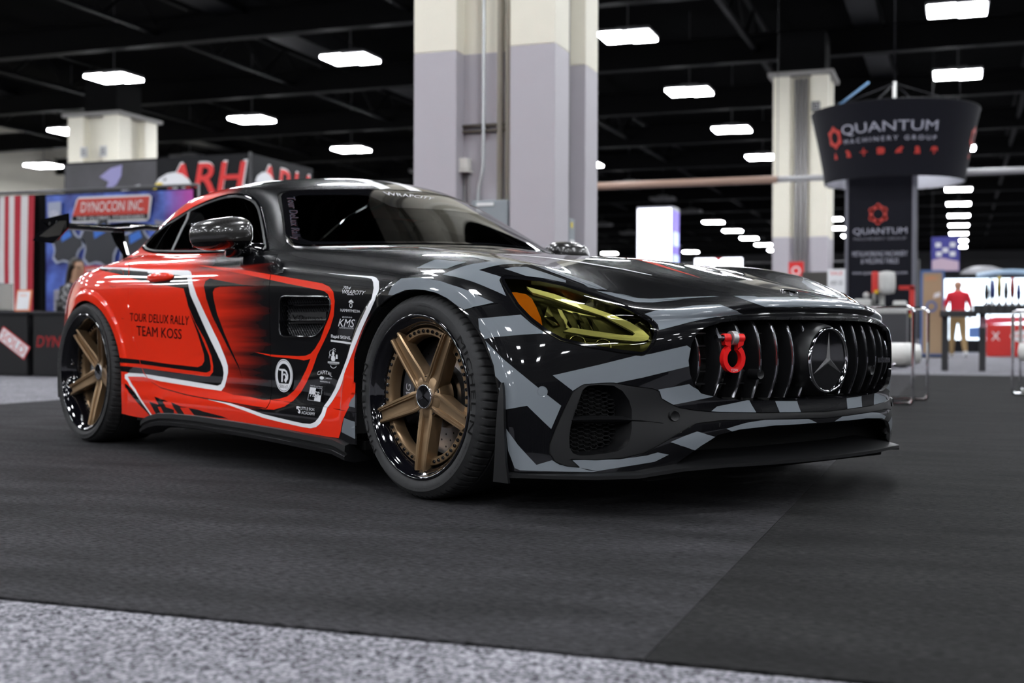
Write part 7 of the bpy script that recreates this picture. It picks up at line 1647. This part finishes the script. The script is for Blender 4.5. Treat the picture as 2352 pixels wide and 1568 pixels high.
# ---- side vents
for s in (-1, 1):
    S_ = Matrix.Scale(-1, 4, Vector((0, 1, 0))) if s > 0 else Matrix.Identity(4)
    root = empty('side_vent', parent=CAR)
    (VENT if s < 0 else VENT.mirrored()).offset(-.045).build('vent_back', M_DARK, root)
    V = []; m_ = len(vent_poly)
    for a, z in vent_poly: V += [surf('side', a, z, -.003, True)[0], surf('side', a, z, .045, True)[0]]
    MB().add(V, [(2*i, 2*i+1, (2*i+3) % (2*m_), (2*i+2) % (2*m_)) for i in range(m_)]).xf(S_).build('vent_wall', M_GLOSSK, root, True)
    MB().tube([surf('side', a, z, -.001)[0] for a, z in vent_poly], .004, 8, closed=True).xf(S_).build('vent_rim', M_GLOSSK, root, True)
    vp = np.array(vent_poly); b = MB()
    lo, hi = vp.min(0), vp.max(0)
    for sl in (-1, 1):
        for i in range(-14, 30):
            x0 = lo[0]+i*.0175; pts = []
            for j in range(41):
                t = j/40; z = lo[1]+(hi[1]-lo[1])*t; x = x0+sl*(t*(hi[1]-lo[1])*1.0)
                if sdf(np.array([[x, z]]), vp)[0] < -.003: pts.append(surf('side', x, z, .030, True)[0])
            if len(pts) > 2: b.tube([pts[0], pts[len(pts)//2], pts[-1]], .0014, 4, False)
    tag(b.xf(S_).build('vent_mesh', mat('vent_mesh_grey', (.03, .031, .036), .4), root), kind='stuff')
    for z, x0, x1 in ((.632, lo[0]+.02, hi[0]-.012), (.574, lo[0]+.02, hi[0]-.045)):
        V = []
        for i in range(7):
            x = x0+(x1-x0)*i/6; y = surf('side', x, z)[0].y; e = .25 if i == 0 else 1
            V += [(x, y+.014, z+.007*e), (x, y+.002, z+.001), (x, y+.006, z-.004*e), (x, y+.03, z-.005*e), (x, y+.03, z+.006*e)]
        MB().add(V, [(5*i+j, 5*i+(j+1) % 5, 5*i+5+(j+1) % 5, 5*i+5+j) for i in range(6) for j in range(5)]+[(0, 1, 2, 3, 4), (30, 31, 32, 33, 34)]).xf(S_).build('vent_fin', M_GLOSSK, root, True, 40)
    if s < 0:
        y = surf('side', -.70, .60)[0].y
        for t_, qn, bo in (('V8', 'v8', .03), ('BITURBO', 'bit', .02)):
            qd = QUADS[qn][1]; Vt, Ft = text2d(t_, bo, .15)
            P = []
            for u, v in Vt: x, z = quad_uv(qd, u, v); P.append((x, surf('side', x, z)[0].y+.010, z))
            P2 = [(x, y_+.012, z) for x, y_, z in P]
            mesh_pd('vent_lettering', P, [f for f in Ft], M_CHROME, root, False)
        qd = QUADS['v8'][1]; q2 = QUADS['bit'][1]
        MB().box(((qd[3][0]+q2[2][0])/2, y+.020, (qd[0][1]+qd[3][1])/2-.004), (abs(q2[2][0]-qd[3][0])+.03, .012, .040)).build('vent_plate', M_SATIN, root)
# ---- door handle and its dish
for s in (-1, 1):
    hx0, hx1 = QUADS and TRACE['handle'][1][0][0], max(a for a, z in TRACE['handle'][1]); hx0 = min(a for a, z in TRACE['handle'][1]); hz = sum(z for a, z in TRACE['handle'][1])/len(TRACE['handle'][1])
    cxh = (hx0+hx1)/2; L_ = (hx1-hx0)/2; y0 = surf('side', cxh, hz)[0].y
    bm = bmesh.new(); bmesh.ops.create_uvsphere(bm, u_segments=32, v_segments=20, radius=1)
    for v in bm.verts:
        x, y, z = v.co; v.co = Vector((cxh+math.copysign(abs(x)**.8, x)*L_, (y0-.010+.012*x*x+y*.019)*(-s), hz+math.copysign(abs(z)**.8, z)*.020))
    MB().bm(bm).build('door_handle', M_RED, CAR, True)
# ---- rear wing
WY = .79
for s in (-1, 1):
    V = []; ol = [(-3.275, 1.150), (-3.270, 1.075), (-3.345, 1.012), (-3.40, .997), (-3.70, 1.028), (-3.665, 1.085), (-3.665, 1.142)]
    fold = [0, 0, .030, .034, .030, 0, 0]
    for t in (0, .008):
        V += [(x, s*(WY-t+f), z) for (x, z), f in zip(ol, fold)]
    m_ = len(ol); MB().add(V, [tuple(range(m_)), tuple(range(2*m_-1, m_-1, -1))]+[(i, (i+1) % m_, m_+(i+1) % m_, m_+i) for i in range(m_)]).build('wing_endplate', M_GLOSSK, CAR)
    b = MB()
    for x in (-3.42, -3.52): b.tube([(x, s*(WY+.001), 1.112), (x, s*(WY+.004), 1.112)], .010, 14)
    b.build('endplate_bolt', M_DARK, CAR)
    V = []
    for x0, x1, z in ((-3.36, -3.52, 1.085), (-3.35, -3.47, 1.03), (-3.30, -3.36, .95), (-3.26, -3.32, .86)):
        V += [(x0, s*.452, z), (x1, s*.452, z), (x1, s*.440, z), (x0, s*.440, z)]
    MB().add(V, [(4*i+j, 4*i+(j+1) % 4, 4*i+4+(j+1) % 4, 4*i+4+j) for i in range(3) for j in range(4)]+[(0, 1, 2, 3), (12, 13, 14, 15)]).build('wing_stand', M_GLOSSK, CAR)
AF = [(0, 0), (.02, .010), (.08, .016), (.16, .018), (.24, .026), (.30, .042), (.31, .046), (.30, .036), (.24, .012), (.16, -.006), (.08, -.012), (.02, -.008)]
V = []; ys = [-.79, -.6, -.48, -.40, -.32, -.2, 0, .2, .32, .40, .48, .6, .79]
for y in ys:
    up = .022*min(1, max(0, (.44-abs(y))/.12))
    V += [(-3.315-x, y, 1.085+z+up) for x, z in AF]
k = len(AF); MB().add(V, [(k*i+j, k*i+(j+1) % k, k*i+k+(j+1) % k, k*i+k+j) for i in range(len(ys)-1) for j in range(k)]+[tuple(range(k)), tuple(k*(len(ys)-1)+j for j in range(k))]).build('wing_plane', M_GLOSSK, CAR, True, 40)
# ---- tail lamps and exhaust panel
for s in (-1, 1):
    pl = [(-.56, .705), (-.40, .730), (-.22, .735), (-.22, .700), (-.40, .690), (-.56, .668)]
    P = [SURF.ray_cast(Vector((-6, a*-s, z)), Vector((1, 0, 0)))[0]+Vector((-.003, 0, 0)) for a, z in pl]
    MB().add(P, [(0, 1, 2, 3, 4, 5)]).build('tail_lamp', mat('tail_lamp_red', (.25, .005, .005), .1, coat=1), CAR)
MB().bbox((-3.56, 0, .27), (.16, 1.1, .1), .03).build('rear_diffuser', M_SATIN, CAR)
